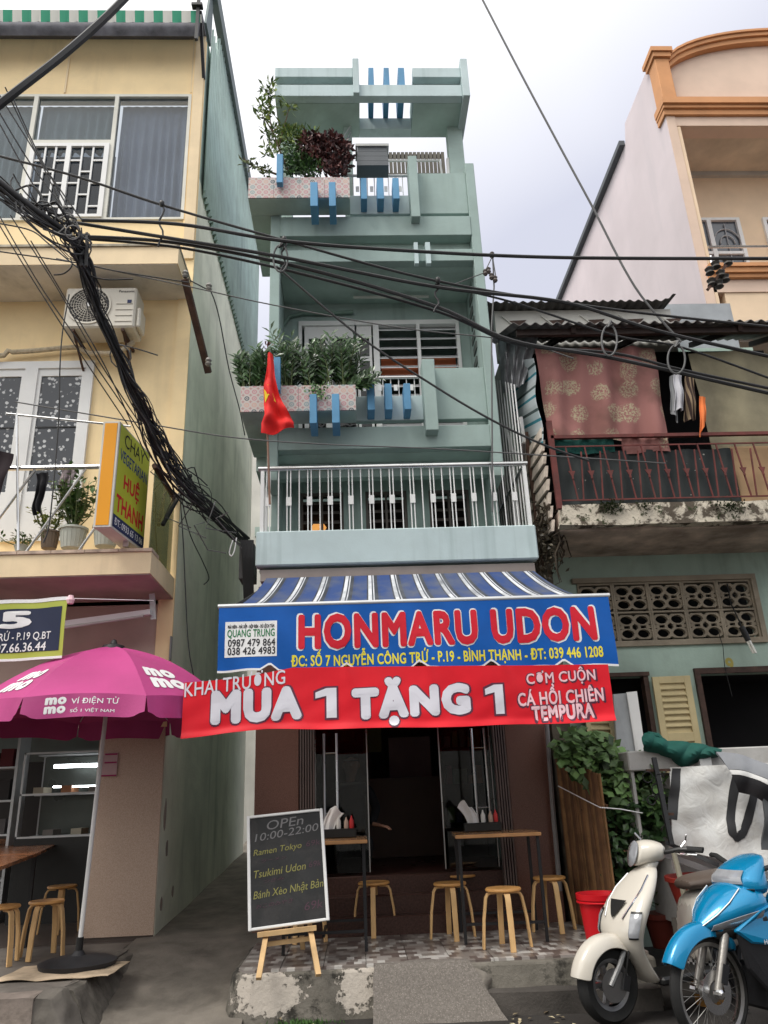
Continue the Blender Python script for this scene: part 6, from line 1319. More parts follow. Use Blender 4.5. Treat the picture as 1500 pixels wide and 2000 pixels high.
subs(loft([((-.72, 0, .45), (0, .13, 0), (0, 0, .20)), ((-.85, 0, .50), (0, .17, 0), (0, 0, .24)), ((-1.15, 0, .54), (0, .18, 0), (0, 0, .20)), ((-1.5, 0, .62), (0, .12, 0), (0, 0, .12)), ((-1.62, 0, .66), (0, .05, 0), (0, 0, .05))], 20).obj('rear_body', cwhite, SX, smooth=True))
subs(loft([((-.72, 0, .74), (0, .08, 0), (0, 0, .03)), ((-.85, 0, .76), (0, .15, 0), (0, 0, .05)), ((-1.15, 0, .77), (0, .16, 0), (0, 0, .05)), ((-1.45, 0, .79), (0, .12, 0), (0, 0, .05))], 16).obj('seat', M('brown_vinyl_seat', (.10, .075, .06), .5, var=.1), SX, smooth=True)); wheel(SX, .225, .11, .14, -1.28, .235); MB().tube([(-.8, .12, .2), (-.9, .25, .02)], .012, 6).obj('side_stand', darkmetal, SX)
for o_2 in SX.children:      # rake the steering column back
    if o_2.type != 'MESH' or o_2.name.split('.')[0] in ('tyre', 'rim', 'hub', 'spoke', 'brake_disc', 'brake_caliper', 'rear_body', 'seat', 'floorboard', 'side_stand', 'mudguard'): continue
    oz, hh_ = o_2.location.z, o_2.name.split('.')[0] in ('headset', 'headlight')
    for v in o_2.data.vertices:
        z = v.co.z+oz
        if z > .45: v.co.x -= .33*(z-.45)
    if hh_:
        for v in o_2.data.vertices:
            X_ = v.co.x+o_2.location.x+.50; Y_ = v.co.y+o_2.location.y; a_ = R_(-22); v.co.x = X_*math.cos(a_)-Y_*math.sin(a_)-.50-o_2.location.x; v.co.y = X_*math.sin(a_)+Y_*math.cos(a_)-o_2.location.y
placed(SX, R_(203), (c0.x, c0.y, 0))
# ---------------------------------------------------------------- motorbike
bluep = M('metallic_blue_paint', (.0, .23, .46), .22, metal=.25, var=.04, coat=.8, bump=0, local=True)
c1 = PZ(1386, 1935, .295); MX = thing('motorbike', 'metallic blue motorbike with wire spoked front wheel at the right edge', 'motorbike', (0, 0, 0))
wheel(MX, .29, .065, .245, 0, .295, spokes=36, hub=.055, mat_r=M('alloy_rim', (.42, .41, .39), .35, metal=.8))
MB().lathe([(.11, 0), (.11, .004), (.06, .004)], (0, .05, .295), 32, mat=Matrix.Rotation(R_(-90), 3, 'X'), cap=False).obj('brake_disc', steel, MX)
for s_ in (1, -1): MB().tube([(.02, s_*.075, .295), (-.09, s_*.072, .52), (-.19, s_*.07, .72)], [.022, .024, .022], 10).obj('fork_leg', M('silver_fork', (.40, .38, .35), .35, metal=.7), MX, smooth=True); MB().lathe([(.025, -.01), (.025, .03), (.012, .04)], (.02, s_*.075, .295), 10, mat=Matrix.Rotation(R_(-90*s_), 3, 'X')).obj('axle_nut', chrome, MX)
MB().bar((-.02, .085, .34), (-.06, .085, .43), .03, .045).obj('brake_caliper', darkmetal, MX)
subs(fender(.315, .14, R_(120), R_(28), -.0, .305, n=22).obj('front_mudguard', bluep, MX, smooth=True))
subs(loft([((-.05, 0, .66), (0, .06, 0), (.05, 0, .01)), ((-.14, 0, .58), (0, .095, 0), (.07, 0, .03)), ((-.17, 0, .47), (0, .095, 0), (.05, 0, .02))], 16).obj('fork_cover', bluep, MX, smooth=True))
subs(loft([zsec(.98, -.38, .03, .08), zsec(.93, -.30, .09, .13), zsec(.86, -.25, .12, .17), zsec(.80, -.27, .12, .19), zsec(.75, -.31, .08, .13)], 20).obj('handle_cowl', bluep, MX, smooth=True))
HC = [(.98, -.38, .03, .08), (.93, -.30, .09, .13), (.86, -.25, .12, .17), (.80, -.27, .12, .19), (.75, -.31, .08, .13)]
FF = [(.80, -.34, .04, .07), (.76, -.27, .10, .13), (.70, -.19, .14, .17), (.63, -.14, .15, .18), (.585, -.17, .13, .165)]
def secpt(S_, z, t, l=0, e=2.4):
    z = max(min(z, S_[0][0]), S_[-1][0])
    for i in range(len(S_)-1):
        if S_[i][0] >= z >= S_[i+1][0]:
            f_ = (S_[i][0]-z)/(S_[i][0]-S_[i+1][0]); c_, hx_, hy_ = [S_[i][k]*(1-f_)+S_[i+1][k]*f_ for k in (1, 2, 3)]; break
    x = math.cos(t); y = math.sin(t); x = math.copysign(abs(x)**(2/e), x); y = math.copysign(abs(y)**(2/e), y)
    return Vector((c_+(hx_+l)*x, (hy_+l)*y, z))
MB().grid(lambda u, v: secpt(HC, .83+.065*v, R_(-36)+R_(72)*u, -.003), 14, 6, -.006).obj('headlight', lens, MX, smooth=True)
MB().grid(lambda u, v: secpt(HC, .775+.03*v, R_(-60)+R_(120)*u, -.002), 14, 3, -.005).obj('cowl_trim', blackpl, MX, smooth=True)
FX = [(.045, .012, .60, .010), (.0, .05, .625, .035), (-.08, .115, .665, .075), (-.18, .165, .70, .11), (-.30, .195, .725, .13), (-.45, .20, .72, .12)]
def fxp(x, t, l=0):
    x = max(min(x, FX[0][0]), FX[-1][0])
    for i in range(len(FX)-1):
        if FX[i][0] >= x >= FX[i+1][0]:
            f_ = (FX[i][0]-x)/(FX[i][0]-FX[i+1][0]); ry_, zc_, h_ = [FX[i][k]*(1-f_)+FX[i+1][k]*f_ for k in (1, 2, 3)]; break
    return Vector((x, (ry_+l)*math.cos(t), zc_+(h_+l)*math.sin(t)))
subs(loft([((x, 0, zc_), (0, ry_, 0), (0, 0, h_)) for x, ry_, zc_, h_ in FX], 22, 2.0).obj('front_fairing', bluep, MX, smooth=True))
subs(loft([((x-.05, 0, zc_-.05-.25*h_), (0, ry_*.97, 0), (0, 0, h_*.85)) for x, ry_, zc_, h_ in FX[1:]], 20, 2.0).obj('under_cowl', blackpl, MX, smooth=True))
for s_ in (1, -1):
    MB().grid(lambda u, v: fxp(-.03-.30*u, (R_(-12)-R_(34)*v) if s_ > 0 else (R_(192)+R_(34)*v), .004), 10, 5, .004).obj('turn_signal', lens, MX, smooth=True)
    MB().tube([fxp(x, R_(a_) if s_ > 0 else R_(180-a_), .005) for x, a_ in ((.02, 20), (-.06, 25), (-.14, 35), (-.24, 50))], .005, 6).obj('chrome_trim', chrome, MX, smooth=True)
    subs(MB().prism([(-.12, s_*.15, .60), (-.30, s_*.21, .70), (-.62, s_*.20, .78), (-.60, s_*.20, .62), (-.42, s_*.21, .50), (-.22, s_*.17, .53)], (0, -s_*.03, 0)).obj('side_fairing', bluep, MX, bevel=.01), 0)
    MB().prism([(-.15, s_*.14, .58), (-.42, s_*.205, .49), (-.52, s_*.19, .20), (-.40, s_*.17, .17), (-.20, s_*.13, .40)], (0, -s_*.03, 0)).obj('leg_guard', M('matt_black_plastic', (.025, .025, .028), .45), MX, bevel=.008)
    MB().tube([(-.34, s_*.12, .90), (-.40, s_*.30, .95), (-.44, s_*.38, .95)], .015, 8).obj('handlebar', rubber, MX, smooth=True)
mm_ = lambda x, z, l=0: (x, .2085+l, z+.0)
lettering('HONDA', -.27, -.42, .525, .55, lambda x, z, l=0: (x, .193+(-.30-x)*.13*0+.014+l+max(0, (-.15-x))*.0, z), t_white, MX, .02)
B('engine', darkmetal, MX, (-.85, -.35, -.10, .10, .16, .40), bevel=.02); subs(loft([((-.60, 0, .62), (0, .11, 0), (0, 0, .16)), ((-.9, 0, .64), (0, .14, 0), (0, 0, .14)), ((-1.4, 0, .72), (0, .11, 0), (0, 0, .08)), ((-1.7, 0, .80), (0, .05, 0), (0, 0, .04))], 18).obj('rear_body', bluep, MX, smooth=True))
subs(loft([((-.65, 0, .79), (0, .07, 0), (0, 0, .03)), ((-.85, 0, .78), (0, .13, 0), (0, 0, .04)), ((-1.4, 0, .83), (0, .12, 0), (0, 0, .04)), ((-1.5, 0, .84), (0, .08, 0), (0, 0, .02))], 14).obj('seat', blackpl, MX, smooth=True)); wheel(MX, .29, .08, .235, -1.22, .295, spokes=24)
for o_2 in MX.children:
    if o_2.name.split('.')[0] in ('handle_cowl', 'headlight', 'cowl_trim', 'handlebar'):
        for v in o_2.data.vertices: v.co.x -= .06+.30*max(0, v.co.z+o_2.location.z-.62)
placed(MX, R_(204), (c1.x, c1.y, 0))
hp = thing('cardboard_basket', 'brown and white chequered basket standing behind the motorbike wheel', 'basket', tuple(PZ(1380, 1905, .3)))
# basket seen through the spokes
chk, nt, b, pos, g = newmat('chequer_print', .7); c_k = nt.nodes.new('ShaderNodeTexChecker'); c_k.inputs['Scale'].default_value = 38; c_k.inputs['Color1'].default_value = (.7, .7, .68, 1); c_k.inputs['Color2'].default_value = (.03, .03, .03, 1); nt.links.new(pos, c_k.inputs[0]); nt.links.new(c_k.outputs[0], b.inputs['Base Color'])
hp.location = (c1.x+.10, 5.95, 0); WPOS[hp.name] = Vector((c1.x+.10, 5.95, 0)); bb_ = P(1375, 1885, 5.95)
MB().lathe([(.09, 0), (.11, bb_.z), (.10, bb_.z)], (bb_.x, 5.95, 0), 20).obj('basket_body', M('ochre_cardboard', (.35, .17, .04), .8), hp, smooth=50); MB().lathe([(.112, bb_.z-.0), (.116, bb_.z+.08), (.10, bb_.z+.08)], (bb_.x, 5.95, .001), 20).obj('chequered_band', chk, hp, smooth=50)
# ================================================================== STOOLS (one design, copied)
st0 = thing('stool', '', 'stool', (0, 0, 0), 'round wooden stools'); h = .41
MB().lathe([(.122, 0), (.136, .006), (.138, .016), (.132, .024), (0, .024)], (0, 0, h-.024), 36).obj('seat', wood, st0, smooth=50)
def stool_leg(a):
    c_, s_ = math.cos(a), math.sin(a); path = []
    for (r, z) in ((.05, h-.032), (.10, h-.032), (.124, h-.04), (.14, h-.065), (.146, h-.10), (.165, .2), (.182, 0)): path.append(Vector((r*c_, r*s_, z)))
    m = MB(); n = len(path); sd = Vector((-s_, c_, 0))*.021
    for i, p in enumerate(path):
        d = (path[min(i+1, n-1)]-path[max(i-1, 0)]).normalized(); u = d.cross(sd).normalized()*.009
        m.v += [p-sd-u, p+sd-u, p+sd+u, p-sd+u]
    for i in range(n-1):
        for k in range(4): j = (k+1) % 4; m._f((i*4+k, i*4+j, (i+1)*4+j, (i+1)*4+k))
    m._f((3, 2, 1, 0)); m._f(((n-1)*4, (n-1)*4+1, (n-1)*4+2, (n-1)*4+3)); return m
for k in range(4): stool_leg(R_(45+90*k)).obj('leg', woodleg, st0, smooth=35, bevel=.003)
def sp(x, y, z=.30): p = PZ(x, y, z); return (p.x, p.y, z)
spots = [(sp(992, 1852), 48, 'round wooden stool standing alone in front of the right table'),
         (sp(733, 1826), 40, 'round wooden stool right of the left table before the steps'),
         (sp(885, 1832), 48, 'front wooden stool left of the right table'),
         (sp(908, 1806), 30, 'rear wooden stool left of the right table, half behind another'),
         (sp(1083, 1818), 52, 'front wooden stool beside the brown pillar and the fence'),
         (sp(1078, 1790), 35, 'rear wooden stool by the brown pillar, behind a matching one'),
         (sp(600, 1838), 15, 'wooden stool behind the chalkboard under the left table'),
         (sp(80, 1870), 35, 'round wooden stool nearest the umbrella pole at the left shop'),
         (sp(113, 1822), 60, 'wooden stool further inside the left shop by the pink pillar'),
         (sp(-10, 1885), 10, 'wooden stool cut by the left edge of the street front')]
for i, (p, a, lb) in enumerate(spots):
    s_ = st0 if i == 0 else copy_tree(st0)
    s_.location = p; s_.rotation_euler = (0, 0, R_(a)); s_['label'] = lb
# ================================================================== TABLES
tt0 = thing('table', 'square wooden top table with black legs at the right of the platform', 'table', (0, 0, 0), 'restaurant tables'); ttop = M('orange_brown_tabletop', (.48, .25, .11), .22, var=.15, scale=3, local=True, coat=.3)
TW, TD = .345, .32
B('tabletop', ttop, tt0, (-TW, TW, -TD, TD, .757, .784), bevel=.004)
for sx_2 in (-1, 1):
    for sy_ in (-1, 1): B('leg', darkmetal, tt0, (sx_2*(TW-.03)-.012, sx_2*(TW-.03)+.012, sy_*(TD-.04)-.012, sy_*(TD-.04)+.012, 0, .756))
B('cross_bar', darkmetal, tt0, (-TW+.043, TW-.043, -.29-.01, -.29+.01, .13, .15)); B('cross_bar', darkmetal, tt0, (-.02, 0, -.278, .278, .105, .125)); B('cross_bar', darkmetal, tt0, (-TW+.043, TW-.043, .28, .30, .13, .15))
tR = (1.15, 6.97, .30); tL = (-.27, 6.92, .30)
tt0.location = tR; t2 = copy_tree(tt0); t2.location = tL; t2['label'] = 'square wooden top table half hidden behind the chalkboard'
tt0.rotation_euler = (0, 0, R_(-4))
# condiment caddies
def caddy(cx, cy, lbl, flip):
    z = 1.086; t = thing('condiment_caddy', lbl, 'caddy', (cx, cy, z), 'condiment caddies'); m = MB(); m.box(cx-.16, cx+.16, cy-.05, cy+.05, z, z+.07); m.obj('tray', blackpl, t, bevel=.006)
    q = M('paper_napkin', (.78, .76, .74), .9) if 'paper_napkin' not in bpy.data.materials else bpy.data.materials['paper_napkin']
    MB().grid(lambda u, v: (cx-.075+(u-.5)*(.085+.035*v)-flip*.07*v*v, cy+.01*math.sin(u*9), z+.05+.20*v-.05*v*abs(u-.5)*2+.02*math.sin(u*6)*v), 8, 8, .012).obj('napkins', q, t, smooth=True)
    for k, (dx, cc_, hh) in enumerate(((.01, (.72, .70, .66), .10), (.075, (.50, .36, .28), .09), (.12, (.55, .03, .03), .10))):
        MB().lathe([(.018, 0), (.02, .01), (.019, hh*.6), (.009, hh*.8), (.004, hh)], (cx+dx, cy, z+.071), 12).obj('bottle', M('cond%d_%d' % (k, int(cx*10) % 7), cc_, .35), t, smooth=50)
caddy(1.08, 7.14, 'black caddy with upright napkins and small bottles on the right table', 1); caddy(-.17, 7.06, 'black caddy with twisted napkins on the left table beside the chalkboard', -1)
# ================================================================== CHALKBOARD ON EASEL
cbt = thing('chalkboard_easel', 'white framed chalkboard menu on a pine easel at the front of the platform', 'chalkboard', (-.5, 6.2, .3))
c00, c10, c11, c01 = P(485, 1820, 6.15), P(644, 1798, 6.15), P(630, 1579, 6.36), P(482, 1595, 6.36)
def bmp(u, v, l=0):
    p = c00.lerp(c10, u).lerp(c01.lerp(c11, u), v); n_ = (c10-c00).cross(c01-c00).normalized(); return p+n_*l
def bslab(u0, u1, v0, v1, l0, l1): return MB().hexa([bmp(u0, v0, l1), bmp(u1, v0, l1), bmp(u1, v0, l0), bmp(u0, v0, l0), bmp(u0, v1, l1), bmp(u1, v1, l1), bmp(u1, v1, l0), bmp(u0, v1, l0)])
chb = M('chalkboard_slate', (.022, .023, .024), .7, var=.3, scale=3, dirt=.6, dirtcol=(.05, .045, .045), dscale=4)
bslab(.03, .97, .02, .98, -.008, .004).obj('slate', chb, cbt)
for (a, b_, c_, d2) in ((0, .04, 0, 1), (.96, 1, 0, 1), (.04, .96, 0, .025), (.04, .96, .975, 1)): bslab(a, b_, c_, d2, -.012, .014).obj('frame_strip', white, cbt, bevel=.004)
tim = M('pine_timber', (.60, .40, .20), .6, var=.12, scale=8)
e0, e1 = P(503, 1826, 6.13), P(618, 1812, 6.13); MB().bar(e0, e1, .035, .03).obj('easel_ledge', tim, cbt)
for (a, b_, n_) in (((520, 1826, 6.17), (505, 1912, None), 'easel_leg'), ((606, 1815, 6.17), (622, 1905, None), 'easel_leg')):
    f0_ = PZ(b_[0], b_[1], .303); MB().bar(P(*a), f0_, .035, .022).obj(n_, tim, cbt)
    MB().bar(P(*a), P(a[0]+(25 if a[0] < 560 else -20), 1600, 6.45), .03, .02).obj('easel_upright', tim, cbt)
MB().bar((-.5, 6.43, 1.2), (-.45, 6.85, .305), .035, .022).obj('easel_back_leg', tim, cbt); MB().bar(P(515, 1845, 6.17), P(612, 1832, 6.17), .02, .03).obj('easel_rail', tim, cbt)
ch_w = solid('white_chalk', (.19, .185, .19), .95); ch_y = solid('yellow_chalk', (.25, .235, .08), .95); ch_p = solid('pink_chalk', (.08, .045, .06), .95)
def chalk(body, u0, u1, v0, v1, mat, it=.15, b=-.006, rot=.04): lettering(body, u0, u1, v0, v1, lambda x, z, l=0: bmp(x, z+(x-.5)*rot, l), mat, cbt, b, 0, it, lift=.0055)
chalk('OPEn', .26, .74, .86, .945, ch_w); chalk('10:00-22:00', .10, .93, .775, .845, ch_w, rot=.05)
chalk('Ramen Tokyo', .08, .70, .63, .70, ch_y, .2); chalk('69k', .76, .94, .65, .70, ch_p)
chalk('Tsukimi Udon', .08, .74, .45, .515, ch_y, .2); chalk('69k', .78, .94, .46, .51, ch_p)
chalk('Bánh Xèo Nhật Bản', .07, .95, .255, .345, ch_y, .2); chalk('69k', .70, .93, .10, .17, ch_p)
chalk('つきみ', .20, .46, .395, .425, ch_p); chalk('ラーメン', .18, .50, .575, .605, ch_p); chalk('おこのみやき', .10, .56, .19, .225, ch_p)
# ================================================================== PERSON (seated in the dark behind the left table)
def skin(name, pts, edges, radii, mat, parent, sub=2, root=0):
    me = bpy.data.meshes.new(name); bas = wpos(parent); me.from_pydata([Vector(p)-bas for p in pts], edges, []); o = bpy.data.objects.new(name, me); COL.objects.link(o); o.parent = parent; WPOS[name] = bas
    sk = o.modifiers.new('skin', 'SKIN'); sk.use_smooth_shade = True; sv = me.skin_vertices[0].data
    for i, r in enumerate(radii): sv[i].radius = (r, r) if not isinstance(r, tuple) else r; sv[i].use_root = (i == root)
    ss = o.modifiers.new('sub', 'SUBSURF'); ss.levels = sub; ss.render_levels = sub; me.materials.append(mat); return o
pe = thing('person', 'person in black clothes and cap sitting in the dark doorway behind the left table', 'person', (-.06, 8.1, .735))
clothb = M('black_clothes', (.012, .012, .014), .9); skinm = M('skin_tone', (.36, .19, .13), .6, var=.06)
px_c, py_c = -.06, 8.10
pts = [(px_c, py_c, .95), (px_c, py_c-.01, 1.15), (px_c, py_c-.02, 1.33), (px_c, py_c-.03, 1.47), (px_c, py_c-.035, 1.57),
       (px_c-.17, py_c-.02, 1.48), (px_c-.24, py_c-.06, 1.27), (px_c-.15, py_c-.20, 1.20), (px_c+.17, py_c-.02, 1.48), (px_c+.25, py_c-.06, 1.30), (px_c+.20, py_c-.26, 1.16),
       (px_c-.10, py_c-.05, .94), (px_c-.13, py_c-.34, 1.03), (px_c-.13, py_c-.34, .80), (px_c+.10, py_c-.05, .94), (px_c+.14, py_c-.33, 1.03), (px_c+.14, py_c-.34, .80)]
edg = [(0, 1), (1, 2), (2, 3), (3, 4), (3, 5), (5, 6), (6, 7), (3, 8), (8, 9), (9, 10), (0, 11), (11, 12), (12, 13), (0, 14), (14, 15), (15, 16)]
skin('body', pts, edg, [(.15, .12), (.13, .10), (.16, .11), (.12, .09), .055, .06, .048, .04, .06, .048, .035, .09, .075, .045, .09, .075, .045], clothb, pe)
hd = Vector((px_c+.01, py_c-.06, 1.70)); hm = loft([(hd+Vector((0, 0, z)), (rx_2, 0, 0), (0, ry_2, 0)) for z, rx_2, ry_2 in ((-.12, .03, .035), (-.10, .05, .06), (-.05, .066, .082), (0, .073, .09), (.05, .074, .093), (.09, .06, .078), (.115, .03, .04))], 18, 2.1)
subs(hm.obj('head', skinm, pe, smooth=True)); MB().tube([(px_c, py_c-.03, 1.55), (px_c+.005, py_c-.04, 1.63)], .045, 12).obj('neck', skinm, pe, smooth=True)
subs(loft([((hd.x, hd.y-.085, hd.z+.02), (.008, 0, 0), (0, .008, 0)), ((hd.x, hd.y-.10, hd.z-.015), (.012, 0, 0), (0, .014, 0)), ((hd.x, hd.y-.09, hd.z-.025), (.010, 0, 0), (0, .006, 0))], 10).obj('nose', skinm, pe, smooth=True))
for s_ in (-1, 1): MB().lathe([(.0, -.006), (.011, 0), (0, .006)], (hd.x+s_*.028, hd.y-.082, hd.z+.02), 10).obj('eye', blackpl, pe, smooth=True); MB().lathe([(0, -.03), (.012, -.02), (.015, .01), (0, .03)], (hd.x+s_*.074, hd.y+.005, hd.z), 8).obj('ear', skinm, pe, smooth=True)
MB().bar((hd.x-.022, hd.y-.086, hd.z-.052), (hd.x+.022, hd.y-.086, hd.z-.052), .006, .007).obj('mouth', M('lip_tone', (.22, .08, .07), .6), pe)
subs(loft([(hd+Vector((0, .01, .035)), (.082, 0, 0), (0, .098, 0)), (hd+Vector((0, .01, .09)), (.08, 0, 0), (0, .095, 0)), (hd+Vector((0, .01, .13)), (.05, 0, 0), (0, .06, 0))], 18).obj('cap', clothb, pe, smooth=True)); MB().grid(lambda u, v: (hd.x+.075*(2*u-1), hd.y-.085-.07*v*(1-(2*u-1)**2), hd.z+.045-.01*v), 10, 4, .006).obj('cap_brim', clothb, pe)
# hand with five fingers resting on the table edge
hb = Vector((px_c+.20, py_c-.26, 1.16)); hpts = [hb, hb+Vector((.05, -.03, -.01)), hb+Vector((.09, -.05, -.02))]; hed = [(0, 1), (1, 2)]; hr = [.024, (.030, .016), (.034, .014)]
for k, (dy, ln) in enumerate(((-.028, .075), (-.009, .085), (.010, .080), (.028, .062))):
    i0 = len(hpts); base_ = hb+Vector((.105+dy*.4, -.055+dy*.9, -.022)); hpts += [base_, base_+Vector((ln*.5, -ln*.22, -.008)), base_+Vector((ln*.85, -ln*.4, -.035))]; hed += [(2, i0), (i0, i0+1), (i0+1, i0+2)]; hr += [.010, .009, .007]
i0 = len(hpts); hpts += [hb+Vector((.06, -.065, -.01)), hb+Vector((.095, -.10, -.02))]; hed += [(1, i0), (i0, i0+1)]; hr += [.011, .008]
skin('hand', hpts, hed, hr, skinm, pe)
# ================================================================== PLANTS ON THE TOWNHOUSE
def stemplant(m, s, base, h, lean, mat, L_=.105, W_=.040, n_=16, rnd=random):
    b0_ = Vector(base); tip = b0_+Vector((lean[0], lean[1], h)); mid = b0_+Vector((lean[0]*.25, lean[1]*.25, h*.6)); pts_ = []
    for k in range(7):
        f_ = k/6; pts_.append(b0_*(1-f_)**2+mid*2*f_*(1-f_)+tip*f_*f_)
    s.tube(pts_, [.008-.001*k for k in range(7)], 5)
    for k in range(n_):
        f_ = .22+.78*k/(n_-1); p = b0_*(1-f_)**2+mid*2*f_*(1-f_)+tip*f_*f_; d = (mid-b0_).lerp(tip-mid, f_).normalized(); sd = d.cross(Vector((rnd.uniform(-.4, .4), -1, .2))).normalized()*(1 if k % 2 else -1)
        leaf(m, p, sd*.75+d*.65+Vector((0, rnd.uniform(-.5, .2), 0)), Vector((0, -1, .6)), L_*rnd.uniform(.8, 1.2), W_*rnd.uniform(.8, 1.2))
rnd = random.Random(17)
def zz(label, x0, x1, z0, n_, hmin, hmax, Y=(6.94, 7.16)):
    t = thing('planter_shrub', label, 'plant', ((x0+x1)/2, 7.05, z0), 'glossy plants in the lower planter'); m = MB(); s = MB()
    for k in range(n_):
        x = rnd.uniform(x0, x1); stemplant(m, s, (x, rnd.uniform(*Y), z0), rnd.uniform(hmin, hmax), (rnd.uniform(-.16, .16), rnd.uniform(-.16, .06)), leaf_dark, rnd=rnd)
    m.obj('foliage', leaf_dark, t, kind='stuff'); s.obj('stems', stemmat, t, kind='stuff')
zz('glossy dark green plant at the left end of the lower tiled planter', -1.07, -.78, 5.32, 26, .28, .52); zz('tall glossy dark plant in the middle of the lower tiled planter', -.66, -.33, 5.32, 26, .35, .66); zz('glossy dark plant at the right end of the lower tiled planter', -.30, .07, 5.32, 34, .35, .64)
tr = thing('planter_shrub', 'drooping plant spilling over the right end of the lower tiled planter', 'plant', (.1, 7.0, 5.3)); m = MB(); s = MB()
for k in range(7): stemplant(m, s, (rnd.uniform(-.02, .08), 6.98, 5.34), rnd.uniform(.02, .16), (rnd.uniform(.1, .3), rnd.uniform(-.1, 0)), leaf_dark, rnd=rnd)
m.obj('foliage', leaf_dark, tr, kind='stuff'); s.obj('stems', stemmat, tr, kind='stuff')
tr = thing('planter_shrub', 'small trailing green plant in front of the lower tiled planter', 'plant', (-.32, 6.9, 5.1)); m = MB()
for k in range(90): leaf(m, P(rnd.gauss(620, 9), rnd.uniform(748, 778), 6.87), rv(), Vector((0, -1, 0)), .035, .022)
m.obj('foliage', leaf_mid, tr, kind='stuff')
def shrub(name, label, blist, mats, Lf, Wf, stems=None):
    t = thing(name, label, 'shrub', at(blist[0][0], blist[0][1]+60, 7.05))
    for mi, mt in enumerate(mats):
        m = MB()
        for (px0, py0, rx, ry, Y0, Y1, n_) in blist:
            for k in range(n_//len(mats)):
                a = rnd.random()*6.283; r = rnd.random()**.6; p = P(px0+rx*r*math.cos(a), py0+ry*r*math.sin(a), rnd.uniform(Y0, Y1)); leaf(m, p, rv()+Vector((0, -.2, .1)), rv(), Lf*rnd.uniform(.6, 1.3), Wf*rnd.uniform(.7, 1.2))
        m.obj('foliage', mt, t, kind='stuff')
    if stems:
        m = MB()
        for ln in stems: m.tube([P(*p) for p in ln], [.014-.010*i/(len(ln)-1) for i in range(len(ln))], 5)
        m.obj('stems', M('brown_stem', (.09, .06, .035), .9), t, kind='stuff')
    return t
shrub('red_shrub', 'round dark red leaved shrub in the upper tiled planter', [(645, 300, 40, 40, 6.9, 7.25, 1500), (610, 290, 28, 30, 6.9, 7.2, 700), (660, 325, 26, 22, 6.9, 7.2, 260)], [leaf_red, leafmat('dark_plum_leaf', (.02, .012, .012), (.07, .03, .03))], .075, .045)
shrub('green_shrub', 'mixed green shrub under the red leaved one in the upper planter', [(600, 322, 34, 24, 6.88, 7.1, 700), (575, 315, 24, 30, 6.88, 7.15, 500)], [leaf_mid, leaf_dark], .07, .028)
shrub('yellow_shrub', 'yellow green feathery shrub at the left of the upper planter', [(568, 275, 30, 26, 6.95, 7.2, 300), (590, 262, 34, 14, 7.0, 7.3, 160)], [leaf_yel, leaf_mid], .085, .02)
shrub('young_tree', 'tall thin leafy sapling growing up from the upper planter', [(525, 180, 14, 22, 6.9, 7.1, 70), (520, 215, 22, 24, 6.9, 7.1, 90), (545, 262, 30, 22, 6.95, 7.15, 120), (530, 290, 16, 18, 6.9, 7.1, 50), (562, 208, 14, 10, 7, 7.1, 26)], [leafmat('tree_leaf', (.05, .09, .03), (.14, .22, .08)), leaf_yel], .10, .035, [[(565, 340, 7.05), (545, 290, 7.0), (528, 240, 7.0), (525, 170, 7.0)], [(535, 260, 7.0), (512, 225, 7.0)], [(545, 285, 7.0), (566, 206, 7.05)]])
shrub('trailing_branch', 'thin leafy branch reaching out left of the upper planter', [(480, 315, 9, 8, 6.9, 7.0, 14), (497, 325, 12, 8, 6.9, 7.0, 18), (518, 335, 14, 9, 6.9, 7.0, 30)], [leafmat('branch_leaf', (.04, .06, .02), (.16, .20, .08))], .08, .035, [[(545, 342, 7.0), (515, 332, 6.98), (490, 322, 6.95), (475, 308, 6.95)]])
lc = shrub('red_tipped_plant', 'thin plant with reddish leaves beside the flag', [(525, 680, 8, 16, 6.95, 7.1, 26)], [leaf_red], .07, .02)
# ================================================================== FLAG
fg = thing('flag', 'red flag with a yellow star hanging limp from its pole at the lower planter', 'flag', at(524, 900, 6.72)); fred = M('flag_red', (.70, .02, .018), .75, var=.05, scale=4)
MB().tube([P(527, 985, 6.74), P(521, 800, 6.74), P(528, 690, 6.74)], .012, 6).obj('pole', M('pole_brown', (.25, .14, .10), .6), fg, smooth=True)
LR = [((524, 690), (532, 690)), ((519, 730), (537, 735)), ((515, 755), (545, 770)), ((515, 785), (556, 795)), ((518, 812), (566, 812)), ((511, 828), (573, 826)), ((511, 851), (574, 835))]
def flag_fn(u, v):
    f_ = v*(len(LR)-1); i = min(len(LR)-2, int(f_)); t = f_-i; a = Vector(LR[i][0]).lerp(Vector(LR[i+1][0]), t); b_ = Vector(LR[i][1]).lerp(Vector(LR[i+1][1]), t); p = a.lerp(b_, u); q = P(p.x, p.y, 6.70); return Vector((q.x, q.y+.04*math.sin(u*8+v*5)*min(1, v*2)+.02*math.sin(v*17-u*5), q.z))
MB().grid(lambda u, v: tuple(flag_fn(u, v)), 24, 40, .004).obj('flag_cloth', fred, fg, smooth=True)
MB().prism([tuple(flag_fn(*q)-Vector((0, .012, 0))) for q in ((.02, .36), (.30, .30), (.55, .38), (.62, .47), (.30, .43), (.06, .50))], (0, .004, 0)).obj('flag_star', solid('flag_yellow', (.80, .58, .03)), fg)
